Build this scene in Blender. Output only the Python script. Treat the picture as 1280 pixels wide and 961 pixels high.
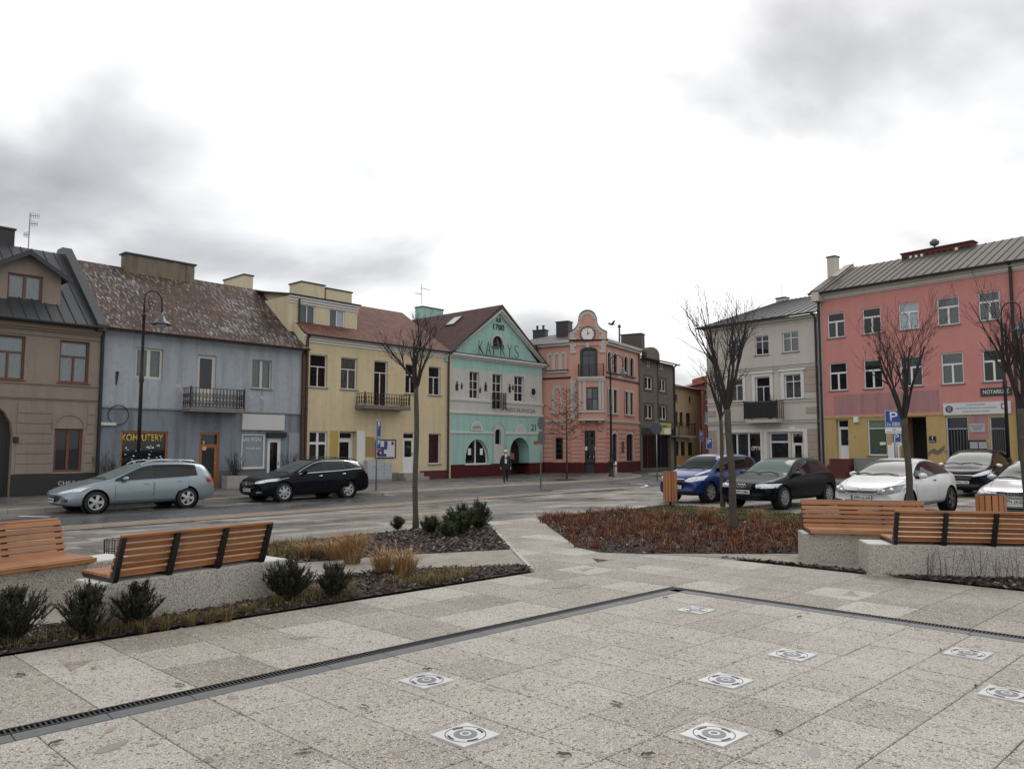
import bpy, bmesh, math, random
from math import sin, cos, pi, radians, sqrt, atan2, hypot
from mathutils import Vector, Matrix
from mathutils.bvhtree import BVHTree
random.seed(7)
for o in list(bpy.data.objects): bpy.data.objects.remove(o)
scene = bpy.context.scene
COL = scene.collection

# ---------------------------------------------------------------- camera
FPX, CX, CY, HZ, EYE = 950.0, 640.0, 480.5, 558.0, 1.75
PITCH = math.atan((HZ - CY) / FPX)
cam_data = bpy.data.cameras.new('camera'); cam = bpy.data.objects.new('camera', cam_data); COL.objects.link(cam)
cam_data.sensor_width = 36.0; cam_data.lens = 36.0 * FPX / 1280.0; cam_data.clip_end = 6000; cam_data.clip_start = 0.1
cam.location = (0, 0, EYE); cam.rotation_euler = (pi / 2 + PITCH, 0, 0)
scene.camera = cam

# ---------------------------------------------------------------- sky, sun, exposure
world = bpy.data.worlds.new('World'); scene.world = world; world.use_nodes = True
wn, wl = world.node_tree.nodes, world.node_tree.links
wn.clear()
CLX, CLY, CLR, CLS = 15.53, 1.06, 82.0, 1.4     # where the cloud pattern lies
SUN_EL, SUN_AZ = radians(48), radians(25)      # the sun stands high behind the cloud
sky = wn.new('ShaderNodeTexSky'); sky.sky_type = 'NISHITA'; sky.sun_disc = False
sky.sun_elevation = SUN_EL; sky.sun_rotation = SUN_AZ; sky.dust_density = 3.0
tc = wn.new('ShaderNodeTexCoord')
sep = wn.new('ShaderNodeSeparateXYZ'); wl.new(tc.outputs['Generated'], sep.inputs[0])
def wmath(op, a, b=None, c=None):
    n = wn.new('ShaderNodeMath'); n.operation = op
    for i, v in enumerate((a, b, c)):
        if v is None: continue
        if isinstance(v, (int, float)): n.inputs[i].default_value = v
        else: wl.new(v, n.inputs[i])
    return n.outputs[0]
zz = wmath('ADD', wmath('ABSOLUTE', sep.outputs[2]), 0.45)
comb = wn.new('ShaderNodeCombineXYZ')
wl.new(wmath('DIVIDE', sep.outputs[0], zz), comb.inputs[0]); wl.new(wmath('DIVIDE', sep.outputs[1], zz), comb.inputs[1])
mp = wn.new('ShaderNodeMapping'); wl.new(comb.outputs[0], mp.inputs[0])
mp.inputs['Location'].default_value = (CLX, CLY, 0.0); mp.inputs['Rotation'].default_value = (0, 0, radians(CLR)); mp.inputs['Scale'].default_value = (1.0, 1.35, 1.0)
nz = wn.new('ShaderNodeTexNoise'); wl.new(mp.outputs[0], nz.inputs['Vector'])
nz.inputs['Scale'].default_value = CLS; nz.inputs['Detail'].default_value = 6; nz.inputs['Roughness'].default_value = 0.47; nz.inputs['Distortion'].default_value = 0.25
rmp = wn.new('ShaderNodeValToRGB'); wl.new(nz.outputs[0], rmp.inputs[0])
cr = rmp.color_ramp
cr.elements[0].position = 0.28; cr.elements[0].color = (0.33, 0.34, 0.36, 1)
cr.elements[1].position = 0.57; cr.elements[1].color = (1.08, 1.08, 1.09, 1)
e = cr.elements.new(0.385); e.color = (0.58, 0.59, 0.61, 1)
e = cr.elements.new(0.465); e.color = (0.90, 0.905, 0.915, 1)
bg_sky = wn.new('ShaderNodeBackground'); wl.new(sky.outputs[0], bg_sky.inputs[0]); bg_sky.inputs[1].default_value = 0.1
bg_cl = wn.new('ShaderNodeBackground'); wl.new(rmp.outputs[0], bg_cl.inputs[0]); bg_cl.inputs[1].default_value = 1.0
mixw = wn.new('ShaderNodeMixShader'); mixw.inputs[0].default_value = 0.94
wl.new(bg_sky.outputs[0], mixw.inputs[1]); wl.new(bg_cl.outputs[0], mixw.inputs[2])
wout = wn.new('ShaderNodeOutputWorld'); wl.new(mixw.outputs[0], wout.inputs[0])
sun_d = bpy.data.lights.new('sun', 'SUN'); sun_d.energy = 0.9; sun_d.angle = radians(25); sun_d.color = (1.0, 0.97, 0.93)
sun = bpy.data.objects.new('sun', sun_d); COL.objects.link(sun)
# direction the light comes from: ahead of the camera, a little to the right, high
sd = Vector((sin(SUN_AZ) * cos(SUN_EL), cos(SUN_AZ) * cos(SUN_EL), sin(SUN_EL)))
sun.rotation_euler = sd.to_track_quat('Z', 'Y').to_euler()
scene.view_settings.view_transform = 'Standard'; scene.view_settings.look = 'None'
scene.view_settings.exposure = 0.22; scene.view_settings.gamma = 1.0; scene.view_settings.use_curve_mapping = False
scene.render.engine = 'CYCLES'

# ---------------------------------------------------------------- measuring helpers
_c, _s = cos(PITCH), sin(PITCH)
def ray(px, py):
    x = (px - CX) / FPX; v = -(py - CY) / FPX
    return Vector((x, _c - v * _s, _s + v * _c))
def gnd(px, py, z=0.0):
    d = ray(px, py); t = (z - EYE) / d.z
    return Vector((d.x * t, d.y * t, z))
def along(px, y, z=0.0):                       # point in column px at distance y
    return Vector(((px - CX) / FPX * y * 1.0, y, z))
def smooth(a, b, x):
    t = max(0.0, min(1.0, (x - a) / (b - a))); return t * t * (3 - 2 * t)
# the square's own axes: U runs along the left drain, V along the right drain
OU = Vector((2.01, 9.71, 0)); UU = Vector((.731, .683, 0)); VV = Vector((.736, -.677, 0))
def uvp(u, v, z=0.0): return OU + UU * u + VV * v + Vector((0, 0, z))
# the left row of houses: a straight line of fronts
K0 = Vector((-3.65, 45.0, 0)); DL = Vector((.667, .745, 0)).normalized(); NL = Vector((DL.y, -DL.x, 0))
def lw(t, w, z=0.0): return K0 + DL * t + NL * w + Vector((0, 0, z))   # t along the row, w out towards the square
def gz(x, y):                                  # the square falls a little towards the street on the left
    p = Vector((x, y, 0)) - K0; w = p.dot(NL); t = p.dot(DL)
    return -0.2 * (1 - smooth(12.0, 20.0, w)) * (1 - smooth(3.0, 16.0, t))
def at_row(px, w):                             # t of the point at distance w from the row in column px
    k = (px - CX) / FPX; b = K0 + NL * w
    return (k * b.y - b.x) / (DL.x - k * DL.y)

# ---------------------------------------------------------------- object helpers
def tag(o, label=None, cat=None, group=None, kind=None):
    if label: o['label'] = label
    if cat: o['category'] = cat
    if group: o['group'] = group
    if kind: o['kind'] = kind
    return o
def empty(name, loc=(0, 0, 0), rz=0.0, label=None, cat=None, group=None):
    o = bpy.data.objects.new(name, None); COL.objects.link(o); o.empty_display_size = 0.2
    o.location = loc; o.rotation_euler = (0, 0, rz)
    return tag(o, label, cat, group)
def link(name, me, parent=None, loc=None, rz=None):
    o = bpy.data.objects.new(name, me); COL.objects.link(o)
    if parent: o.parent = parent
    if loc is not None: o.location = loc
    if rz is not None: o.rotation_euler = (0, 0, rz)
    return o
def copy_tree(o, parent=None):
    c = o.copy(); COL.objects.link(c)
    if parent is not None: c.parent = parent
    for ch in [x for x in o.children]: copy_tree(ch, c)
    return c

class MB:
    """collects faces for one mesh"""
    def __init__(s): s.v = []; s.f = []; s.mi = []; s.cur = 0
    def add(s, vs, fs):
        b = len(s.v); s.v += [tuple(p) for p in vs]
        for f in fs: s.f.append(tuple(i + b for i in f)); s.mi.append(s.cur)
        return s
    def box(s, x0, x1, y0, y1, z0, z1):
        vs = [(x, y, z) for z in (z0, z1) for y in (y0, y1) for x in (x0, x1)]
        return s.add(vs, [(0, 2, 3, 1), (4, 5, 7, 6), (0, 1, 5, 4), (2, 6, 7, 3), (0, 4, 6, 2), (1, 3, 7, 5)])
    def hexa(s, p):                            # eight corners: bottom ring of 4, top ring of 4
        return s.add(p, [(3, 2, 1, 0), (4, 5, 6, 7), (0, 1, 5, 4), (1, 2, 6, 5), (2, 3, 7, 6), (3, 0, 4, 7)])
    def chbox(s, x0, x1, y0, y1, z0, z1, b=0.005):   # box with bevelled upper rim
        lo = [(x0, y0, z0), (x1, y0, z0), (x1, y1, z0), (x0, y1, z0)]
        mid = [(x, y, z1 - b) for x, y, z in lo]
        hi = [(x0 + b, y0 + b, z1), (x1 - b, y0 + b, z1), (x1 - b, y1 - b, z1), (x0 + b, y1 - b, z1)]
        fs = [(3, 2, 1, 0), (8, 9, 10, 11)]
        for k in range(4):
            n = (k + 1) % 4; fs += [(k, n, 4 + n, 4 + k), (4 + k, 4 + n, 8 + n, 8 + k)]
        return s.add(lo + mid + hi, fs)
    def quad(s, a, b, c, d): return s.add([a, b, c, d], [(0, 1, 2, 3)])
    def poly(s, pts): return s.add(pts, [tuple(range(len(pts)))])
    def prism_y(s, pts, y0, y1):               # polygon (x,z), counter-clockwise seen from -y, extruded along y
        n = len(pts)
        vs = [(x, y0, z) for x, z in pts] + [(x, y1, z) for x, z in pts]
        fs = [tuple(range(n)), tuple(range(2 * n - 1, n - 1, -1))]
        fs += [(i, i + n, (i + 1) % n + n, (i + 1) % n) for i in range(n)]
        return s.add(vs, fs)
    def prism_z(s, pts, z0, z1):
        n = len(pts)
        vs = [(x, y, z0) for x, y in pts] + [(x, y, z1) for x, y in pts]
        fs = [tuple(range(n - 1, -1, -1)), tuple(range(n, 2 * n))]
        fs += [(i, (i + 1) % n, (i + 1) % n + n, i + n) for i in range(n)]
        return s.add(vs, fs)
    def prism_x(s, pts, x0, x1):               # polygon (y,z)
        n = len(pts)
        vs = [(x0, y, z) for y, z in pts] + [(x1, y, z) for y, z in pts]
        fs = [tuple(range(n - 1, -1, -1)), tuple(range(n, 2 * n))]
        fs += [(i, (i + 1) % n, (i + 1) % n + n, i + n) for i in range(n)]
        return s.add(vs, fs)
    def tube(s, pts, rad, n=6, cap=True):
        pts = [Vector(p) for p in pts]
        if isinstance(rad, (int, float)): rad = [rad] * len(pts)
        rings = []; ref = Vector((0.3, 0.2, 1)).normalized()
        up = None
        for i, p in enumerate(pts):
            a = pts[max(0, i - 1)]; b = pts[min(len(pts) - 1, i + 1)]
            d = (b - a)
            if d.length < 1e-9: d = Vector((0, 0, 1))
            d.normalize()
            if up is None:
                r = Vector((1, 0, 0)) if abs(d.x) < 0.8 else Vector((0, 1, 0))
                up = (r - d * r.dot(d)).normalized()
            else:
                up = (up - d * up.dot(d))
                if up.length < 1e-6: up = Vector((1, 0, 0))
                up.normalize()
            w = d.cross(up)
            rings.append([p + (up * cos(2 * pi * k / n) + w * sin(2 * pi * k / n)) * rad[i] for k in range(n)])
        vs = [q for r in rings for q in r]; fs = []
        for i in range(len(rings) - 1):
            for k in range(n):
                k2 = (k + 1) % n
                fs.append((i * n + k, i * n + k2, (i + 1) * n + k2, (i + 1) * n + k))
        if cap:
            fs.append(tuple(range(n - 1, -1, -1))); fs.append(tuple((len(rings) - 1) * n + k for k in range(n)))
        return s.add(vs, fs)
    def lathe(s, prof, n=20, c=(0, 0, 0), axis='z', caps=(1, 1)):   # profile (r, h)
        vs = []; fs = []; m = len(prof)
        for r, h in prof:
            for k in range(n):
                a = 2 * pi * k / n; x, y = r * cos(a), r * sin(a)
                if axis == 'z': vs.append((c[0] + x, c[1] + y, c[2] + h))
                elif axis == 'y': vs.append((c[0] + x, c[1] + h, c[2] - y))
                else: vs.append((c[0] + h, c[1] + x, c[2] + y))
        for i in range(m - 1):
            for k in range(n):
                k2 = (k + 1) % n
                fs.append((i * n + k, i * n + k2, (i + 1) * n + k2, (i + 1) * n + k))
        if caps[0]: fs.append(tuple(range(n - 1, -1, -1)))
        if caps[1]: fs.append(tuple((m - 1) * n + k for k in range(n)))
        return s.add(vs, fs)
    def ball(s, c, r, n=10, m=6):
        if isinstance(r, (int, float)): r = (r, r, r)
        vs = [(c[0], c[1], c[2] - r[2])]; fs = []
        for i in range(1, m):
            a = -pi / 2 + pi * i / m
            for k in range(n):
                t = 2 * pi * k / n
                vs.append((c[0] + r[0] * cos(a) * cos(t), c[1] + r[1] * cos(a) * sin(t), c[2] + r[2] * sin(a)))
        vs.append((c[0], c[1], c[2] + r[2]))
        for k in range(n):
            k2 = (k + 1) % n
            fs.append((0, 1 + k2, 1 + k)); fs.append((len(vs) - 1, 1 + (m - 2) * n + k, 1 + (m - 2) * n + k2))
            for i in range(m - 2): fs.append((1 + i * n + k, 1 + i * n + k2, 1 + (i + 1) * n + k2, 1 + (i + 1) * n + k))
        return s.add(vs, fs)
    def mesh(s, name, mat, smooth=False):
        me = bpy.data.meshes.new(name); me.from_pydata(s.v, [], s.f)
        for m in (mat if isinstance(mat, (list, tuple)) else [mat]): me.materials.append(m)
        if isinstance(mat, (list, tuple)): me.polygons.foreach_set('material_index', s.mi)
        if smooth: me.polygons.foreach_set('use_smooth', [True] * len(me.polygons))
        me.update(); return me
    def build(s, name, mat, parent=None, smooth=False, loc=None, rz=None):
        return link(name, s.mesh(name, mat, smooth), parent, loc, rz)
def fixn(o):
    bm = bmesh.new(); bm.from_mesh(o.data); bmesh.ops.recalc_face_normals(bm, faces=bm.faces); bm.to_mesh(o.data); bm.free(); return o
def autosmooth(o, ang=35):
    me = o.data; bm = bmesh.new(); bm.from_mesh(me)
    for f in bm.faces: f.smooth = True
    for e in bm.edges:
        if len(e.link_faces) == 2 and e.calc_face_angle(0) > radians(ang): e.smooth = False
    bm.to_mesh(me); bm.free(); return o

# ---------------------------------------------------------------- materials
MATS = {}
class NT:
    def __init__(s, name):
        s.m = bpy.data.materials.new(name); s.m.use_nodes = True; s.n = s.m.node_tree.nodes; s.l = s.m.node_tree.links
        s.n.clear(); s.out = s.n.new('ShaderNodeOutputMaterial'); s.b = s.n.new('ShaderNodeBsdfPrincipled')
        s.l.new(s.b.outputs[0], s.out.inputs[0]); s.tc = s.n.new('ShaderNodeTexCoord'); s._obj = None
    def set(s, **k):
        for a, v in k.items():
            i = s.b.inputs[a.replace('_', ' ')]
            if hasattr(v, 'is_linked') or hasattr(v, 'links'): s.l.new(v, i)
            else: i.default_value = (*v, 1) if isinstance(v, tuple) and len(v) == 3 else v
    def map(s, scale=(1, 1, 1), rot=(0, 0, 0), coord='Object', loc=(0, 0, 0)):
        n = s.n.new('ShaderNodeMapping'); s.l.new(s.tc.outputs[coord], n.inputs[0])
        n.inputs['Scale'].default_value = scale; n.inputs['Rotation'].default_value = rot; n.inputs['Location'].default_value = loc
        return n.outputs[0]
    def noise(s, scale, vec=None, detail=3, rough=0.55, dist=0):
        n = s.n.new('ShaderNodeTexNoise'); s.l.new(vec or s.tc.outputs['Object'], n.inputs['Vector'])
        n.inputs['Scale'].default_value = scale; n.inputs['Detail'].default_value = detail; n.inputs['Roughness'].default_value = rough; n.inputs['Distortion'].default_value = dist
        return n.outputs[0]
    def vor(s, scale, vec=None, out='Color', feature='F1', rnd=1.0):
        n = s.n.new('ShaderNodeTexVoronoi'); s.l.new(vec or s.tc.outputs['Object'], n.inputs['Vector']); n.feature = feature
        n.inputs['Scale'].default_value = scale; n.inputs['Randomness'].default_value = rnd; return n.outputs[out]
    def ramp(s, fac, stops, const=False):
        n = s.n.new('ShaderNodeValToRGB'); s.l.new(fac, n.inputs[0]); r = n.color_ramp
        if const: r.interpolation = 'CONSTANT'
        while len(r.elements) < len(stops): r.elements.new(0.5)
        for e, (p, c) in zip(r.elements, stops):
            e.position = p; e.color = (c, c, c, 1) if isinstance(c, (int, float)) else (*c, 1)
        return n.outputs[0]
    def mix(s, fac, a, b, mode='MIX'):
        n = s.n.new('ShaderNodeMix'); n.data_type = 'RGBA'; n.blend_type = mode
        for i, v in ((0, fac), (6, a), (7, b)):
            if isinstance(v, (int, float)): n.inputs[i].default_value = v if i == 0 else (v, v, v, 1)
            elif isinstance(v, tuple): n.inputs[i].default_value = (*v, 1) if len(v) == 3 else v
            else: s.l.new(v, n.inputs[i])
        return n.outputs[2]
    def math(s, op, a, b=0.0):
        n = s.n.new('ShaderNodeMath'); n.operation = op
        for i, v in enumerate((a, b)):
            if isinstance(v, (int, float)): n.inputs[i].default_value = v
            else: s.l.new(v, n.inputs[i])
        return n.outputs[0]
    def rand(s):
        n = s.n.new('ShaderNodeObjectInfo'); return n.outputs['Random']
    def sep(s, vec=None):
        n = s.n.new('ShaderNodeSeparateXYZ'); s.l.new(vec or s.tc.outputs['Object'], n.inputs[0]); return n.outputs
    def bump(s, h, strength=0.3, dist=0.01):
        n = s.n.new('ShaderNodeBump'); s.l.new(h, n.inputs['Height']); n.inputs['Strength'].default_value = strength; n.inputs['Distance'].default_value = dist
        s.l.new(n.outputs[0], s.b.inputs['Normal'])
def mul(c, k): return tuple(min(1, x * k) for x in c)
def flat(name, col, rough=0.6, metal=0.0, spec=0.5, var=0.12, scale=6.0, bump=0.0, coat=0.0):
    """plain material with gentle mottling"""
    if name in MATS: return MATS[name]
    t = NT(name); nf = t.noise(scale, detail=4)
    t.set(Base_Color=t.mix(nf, mul(col, 1 - var), mul(col, 1 + var)), Roughness=rough, Metallic=metal)
    t.b.inputs['Specular IOR Level'].default_value = spec
    if coat: t.b.inputs['Coat Weight'].default_value = coat; t.b.inputs['Coat Roughness'].default_value = 0.03
    if bump: t.bump(t.noise(scale * 8), bump, 0.01)
    MATS[name] = t.m; return t.m
def plaster(name, col, stain=(0.25, 0.24, 0.23), amt=0.35, patch=None, pamt=0.0, rough=0.9):
    """painted render: mottling, fine grain, faint run-down streaks, peeled patches"""
    t = NT(name)
    big = t.noise(0.55, detail=5, rough=0.6)
    col1 = t.mix(big, mul(col, 0.84), mul(col, 1.12))
    streak = t.noise(1.0, t.map((2.6, 2.6, 0.22)), detail=5, rough=0.65)
    sf = t.ramp(streak, [(0.46, 0.0), (0.72, min(1, amt * 1.35))])
    c = t.mix(sf, col1, mul(stain, 1.0))
    if patch:
        pf = t.ramp(t.noise(1.3, detail=6, rough=0.62, dist=0.6), [(0.60 - pamt, 0.0), (0.615 - pamt, 1.0)])
        c = t.mix(pf, c, patch)
    grain = t.noise(28, detail=3)
    c = t.mix(0.22, c, grain, 'OVERLAY'); mid = t.noise(3.5, detail=6, rough=0.7)
    c = t.mix(t.ramp(mid, [(0.52, 0.0), (0.75, 0.32)]), c, mul(stain, 0.9))
    t.set(Base_Color=c, Roughness=rough); t.b.inputs['Specular IOR Level'].default_value = 0.25
    t.bump(grain, 0.25, 0.01)
    MATS[name] = t.m; return t.m
def glassmat(name, col=(0.006, 0.007, 0.009), rough=0.03):
    t = NT(name)
    wob = t.noise(1.6, detail=2)
    rnd = t.rand()
    t.set(Base_Color=t.ramp(rnd, [(0.0, mul(col, .7)), (0.55, mul(col, 1.5)), (0.8, mul(col, 3.5)), (1.0, mul(col, 6.5))]), Roughness=rough)
    t.b.inputs['IOR'].default_value = 1.42
    t.bump(wob, 0.03, 0.05)
    MATS[name] = t.m; return t.m

# ================================================================ GROUND
from mathutils.geometry import tessellate_polygon
GA = atan2(UU.y, UU.x)
def inside(p, poly):
    x, y = p; c = False; n = len(poly)
    for i in range(n):
        x0, y0 = poly[i]; x1, y1 = poly[i - 1]
        if (y0 > y) != (y1 > y) and x < (x1 - x0) * (y - y0) / (y1 - y0) + x0: c = not c
    return c
def clip(poly, a, b):                          # keep the part of poly left of the line a->b
    out = []; n = len(poly)
    sd_ = lambda p: (b[0] - a[0]) * (p[1] - a[1]) - (b[1] - a[1]) * (p[0] - a[0])
    for i in range(n):
        p, q = poly[i], poly[(i + 1) % n]; sp, sq = sd_(p), sd_(q)
        if sp >= 0: out.append(p)
        if (sp >= 0) != (sq >= 0):
            k = sp / (sp - sq); out.append((p[0] + k * (q[0] - p[0]), p[1] + k * (q[1] - p[1])))
    return out
def area(poly): return 0.5 * sum(poly[i - 1][0] * poly[i][1] - poly[i][0] * poly[i - 1][1] for i in range(len(poly)))
def W(pts): return [tuple(uvp(u, v).xy) for u, v in pts]

def paving_mat(name, c1, c2, c3, bw, rh, mortar=(0.09, 0.085, 0.08), rot=0.0, msize=0.012, wet=True):
    t = NT(name); vec = t.map(rot=(0, 0, rot))
    br = t.n.new('ShaderNodeTexBrick'); t.l.new(vec, br.inputs['Vector'])
    br.offset = 0.5; br.inputs['Scale'].default_value = 1.0; br.inputs['Brick Width'].default_value = bw; br.inputs['Row Height'].default_value = rh
    br.inputs['Mortar Size'].default_value = msize; br.inputs['Mortar Smooth'].default_value = 0.1; br.inputs['Bias'].default_value = 0.0
    br.inputs['Color1'].default_value = (0, 0, 0, 1); br.inputs['Color2'].default_value = (1, 1, 1, 1); br.inputs['Mortar'].default_value = (0.5, 0.5, 0.5, 1)
    tone = t.ramp(br.outputs['Color'], [(0.0, c1), (0.45, c2), (0.8, c3)])
    tone = t.mix(br.outputs['Fac'], tone, mortar)
    sp = t.ramp(t.vor(70, vec), [(0.25, 0.55), (0.5, 1.0), (0.8, 1.15)])
    c = t.mix(0.7, tone, sp, 'MULTIPLY')
    dirt = t.noise(0.45, vec, detail=7, rough=0.68)
    c = t.mix(t.ramp(dirt, [(0.45, 0.0), (0.68, 0.6)]), c, (0.10, 0.085, 0.07))
    r = t.ramp(t.noise(0.28, vec, detail=5, rough=0.6), [(0.42, 0.6), (0.60, 0.20)]) if wet else 0.8
    t.set(Base_Color=c, Roughness=r)
    t.bump(t.math('SUBTRACT', t.noise(60, vec), br.outputs['Fac']), 0.25, 0.006)
    MATS[name] = t.m; return t.m
def slab_mat(name, tones, speck=1.0):
    """exposed-aggregate concrete; each slab takes its own tone"""
    t = NT(name); vec = t.map(coord='Object')
    gc = t.n.new('ShaderNodeNewGeometry').outputs['Position']
    tone = t.ramp(t.math('FRACT', t.math('ADD', t.rand(), t.n.new('ShaderNodeNewGeometry').outputs['Random Per Island'])), tones, const=True)
    blot = t.noise(2.2, gc, detail=5, rough=0.6)
    c = t.mix(t.ramp(blot, [(0.42, 0.0), (0.68, 0.6)]), tone, mul(tones[-1][1], 0.8))
    vc = t.vor(150, gc); s3 = t.sep(vc)
    c = t.mix(t.ramp(s3[0], [(0.17, speck * .9), (0.20, 0.0)], const=False), c, (0.11, 0.10, 0.088))       # dark chips
    c = t.mix(t.ramp(s3[1], [(0.80, 0.0), (0.82, 0.7)]), c, (0.68, 0.62, 0.52))                          # pale chips
    c = t.mix(t.ramp(s3[2], [(0.86, 0.0), (0.88, 0.55)]), c, (0.36, 0.25, 0.16))                         # brown chips
    v2 = t.sep(t.vor(62, gc))
    c = t.mix(t.ramp(v2[0], [(0.05, 0.85 * speck), (0.06, 0.0)]), c, (0.07, 0.065, 0.06))
    fine = t.noise(220, gc, detail=2)
    c = t.mix(0.25, c, fine, 'OVERLAY')
    wet = t.noise(0.5, gc, detail=4)
    t.set(Base_Color=c, Roughness=t.ramp(wet, [(0.45, 0.72), (0.68, 0.42)]))
    t.b.inputs['Specular IOR Level'].default_value = 0.35
    t.bump(t.math('ADD', t.vor(150, gc, 'Distance'), fine), 0.35, 0.004)
    MATS[name] = t.m; return t.m

M_plaza = paving_mat('plaza_paving', (0.37, 0.345, 0.30), (0.20, 0.183, 0.158), (0.125, 0.114, 0.103), 1.1, 0.55, rot=-GA)
M_street = paving_mat('street_paving', (0.20, 0.19, 0.175), (0.16, 0.15, 0.14), (0.115, 0.11, 0.105), 0.6, 0.3, rot=-atan2(DL.y, DL.x))
M_walk = paving_mat('sidewalk_paving', (0.17, 0.165, 0.155), (0.14, 0.135, 0.125), (0.11, 0.105, 0.10), 0.35, 0.35, rot=-atan2(DL.y, DL.x))
M_buff = paving_mat('buff_setts', (0.36, 0.26, 0.18), (0.30, 0.22, 0.155), (0.24, 0.185, 0.14), 0.2, 0.1, rot=-atan2(DL.y, DL.x), wet=False)

t = NT('asphalt')
c = t.mix(t.noise(0.5, detail=5), (0.035, 0.037, 0.04), (0.07, 0.072, 0.075))
c = t.mix(t.ramp(t.vor(130), [(0.6, 0.0), (0.95, 0.35)]), c, (0.2, 0.2, 0.2))
t.set(Base_Color=c, Roughness=t.ramp(t.noise(0.4, detail=5), [(0.4, 0.55), (0.62, 0.22)])); t.bump(t.noise(120), 0.3, 0.006); M_asphalt = t.m

# far ground sheet: one surface to the horizon, finer where the square slopes
def sheet(name, mat, xs, ys, dz, keep=None):
    m = MB(); idx = {}
    for j, y in enumerate(ys):
        for i, x in enumerate(xs): m.v.append((x, y, gz(x, y) + dz))
    nx = len(xs)
    for j in range(len(ys) - 1):
        for i in range(nx - 1):
            m.f.append((j * nx + i, j * nx + i + 1, (j + 1) * nx + i + 1, (j + 1) * nx + i)); m.mi.append(0)
    return m.build(name, mat, smooth=True)
xs = [-3000, -800, -200, -90] + [x * 1.5 for x in range(-32, 36)] + [90, 200, 800, 3000]
ys = [-300, -60, -15] + [y * 1.5 for y in range(-4, 60)] + [120, 250, 800, 3000]
tag(sheet('ground', M_plaza, xs, ys, -0.03), kind='structure')

def strip_lw(name, mat, edge, dz, parent=None, step=1.5, kind='structure'):
    """a band of paving along the left street: edge = [(t, w0, w1)]"""
    pts = []
    for k in range(len(edge) - 1):
        t0, a0, b0 = edge[k]; t1, a1, b1 = edge[k + 1]; n = max(1, int((t1 - t0) / step))
        for q in range(n): s_ = q / n; pts.append((t0 + (t1 - t0) * s_, a0 + (a1 - a0) * s_, b0 + (b1 - b0) * s_))
    pts.append(edge[-1]); m = MB(); ns = 5
    for (tt, a, b) in pts:
        for q in range(ns + 1):
            p = lw(tt, a + (b - a) * q / ns); m.v.append((p.x, p.y, gz(p.x, p.y) + dz))
    for i in range(len(pts) - 1):
        for q in range(ns):
            k = i * (ns + 1) + q; m.f.append((k, k + 1, k + ns + 2, k + ns + 1)); m.mi.append(0)
    o = m.build(name, mat, parent, smooth=True); fixn(o)
    if kind and not parent: tag(o, kind=kind)
    return o
TPK = at_row(470, 8.3)                         # where the parking bay ends
road = strip_lw('road', M_asphalt, [(-45, 6.6, 11.7), (TPK, 6.6, 11.7), (8, 6.6, 11.9), (11.5, 5.5, 13.5), (16, -2, 17.5), (22, -9, 19)], -0.018)
# the side street leaving between the clock house and the white house
SSD = Vector((0.52, 0.854, 0)); SSN = Vector((SSD.y, -SSD.x, 0)); SS0 = Vector((8.6, 44.5, 0))
m = MB()
for k in range(20):
    for w_ in (1.4, 6.2):
        p = SS0 + SSD * (k * 4 - 6) + SSN * w_; m.v.append((p.x, p.y, gz(p.x, p.y) - 0.014))
for k in range(19): m.f.append((2 * k, 2 * k + 1, 2 * k + 3, 2 * k + 2)); m.mi.append(0)
tag(fixn(m.build('side_street', M_asphalt)), kind='structure')
tag(strip_lw('verge_of_buff_setts', M_buff, [(-45, 11.7, 12.9), (TPK, 11.7, 12.9), (2, 11.9, 12.7)], -0.012), kind='structure')
tag(strip_lw('parking_lane', M_street, [(-45, 6.6, 8.75), (TPK - 0.6, 6.6, 8.75)], -0.010), kind='structure')

# sidewalk before the left row with a real kerb step
M_kerb = flat('kerb_granite', (0.30, 0.28, 0.25), 0.8, var=0.25, scale=20)
sidewalk_edge = [(-45, -1.5, 6.45), (TPK - 1.2, -1.5, 6.45), (TPK + 0.4, -1.5, 8.3), (6.5, -1.5, 8.35), (9.0, -1.5, 7.4), (10.8, -1.0, 5.4), (12.0, -1.0, 2.2), (13.0, -1.2, -0.8)]
SIDE = strip_lw('sidewalk', M_walk, sidewalk_edge, 0.10); tag(SIDE, kind='structure')
tag(strip_lw('sidewalk_edging', M_buff, [(TPK + 0.4, 7.35, 8.25), (6.4, 7.4, 8.3)], 0.104), kind='structure')
# kerb stones, one by one
def polyline_points(pts, step):
    out = []; 
    for (a, b) in zip(pts[:-1], pts[1:]):
        n = max(1, round((b - a).length / step))
        for k in range(n): out.append((a + (b - a) * k / n, a + (b - a) * (k + 1) / n))
    return out
kerb = empty('kerb', (0, 0, 0)); tag(kerb, kind='structure')
kme = MB().chbox(0, 0.985, -0.06, 0.06, -0.16, 0, 0.012).mesh('kerb_stone', M_kerb)
vis_edge = [lw(t_, b_) for t_, a_, b_ in sidewalk_edge]
for a, b in polyline_points(vis_edge, 1.0):
    if (a.x / max(a.y, 1)) < -0.85 or a.y < 8: continue
    o = link('kerb_stone', kme, kerb); d = b - a
    o.location = (a.x, a.y, gz(a.x, a.y) + 0.108); o.rotation_euler = (0, 0, atan2(d.y, d.x)); o.scale = (d.length, 1, 1)

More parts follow.
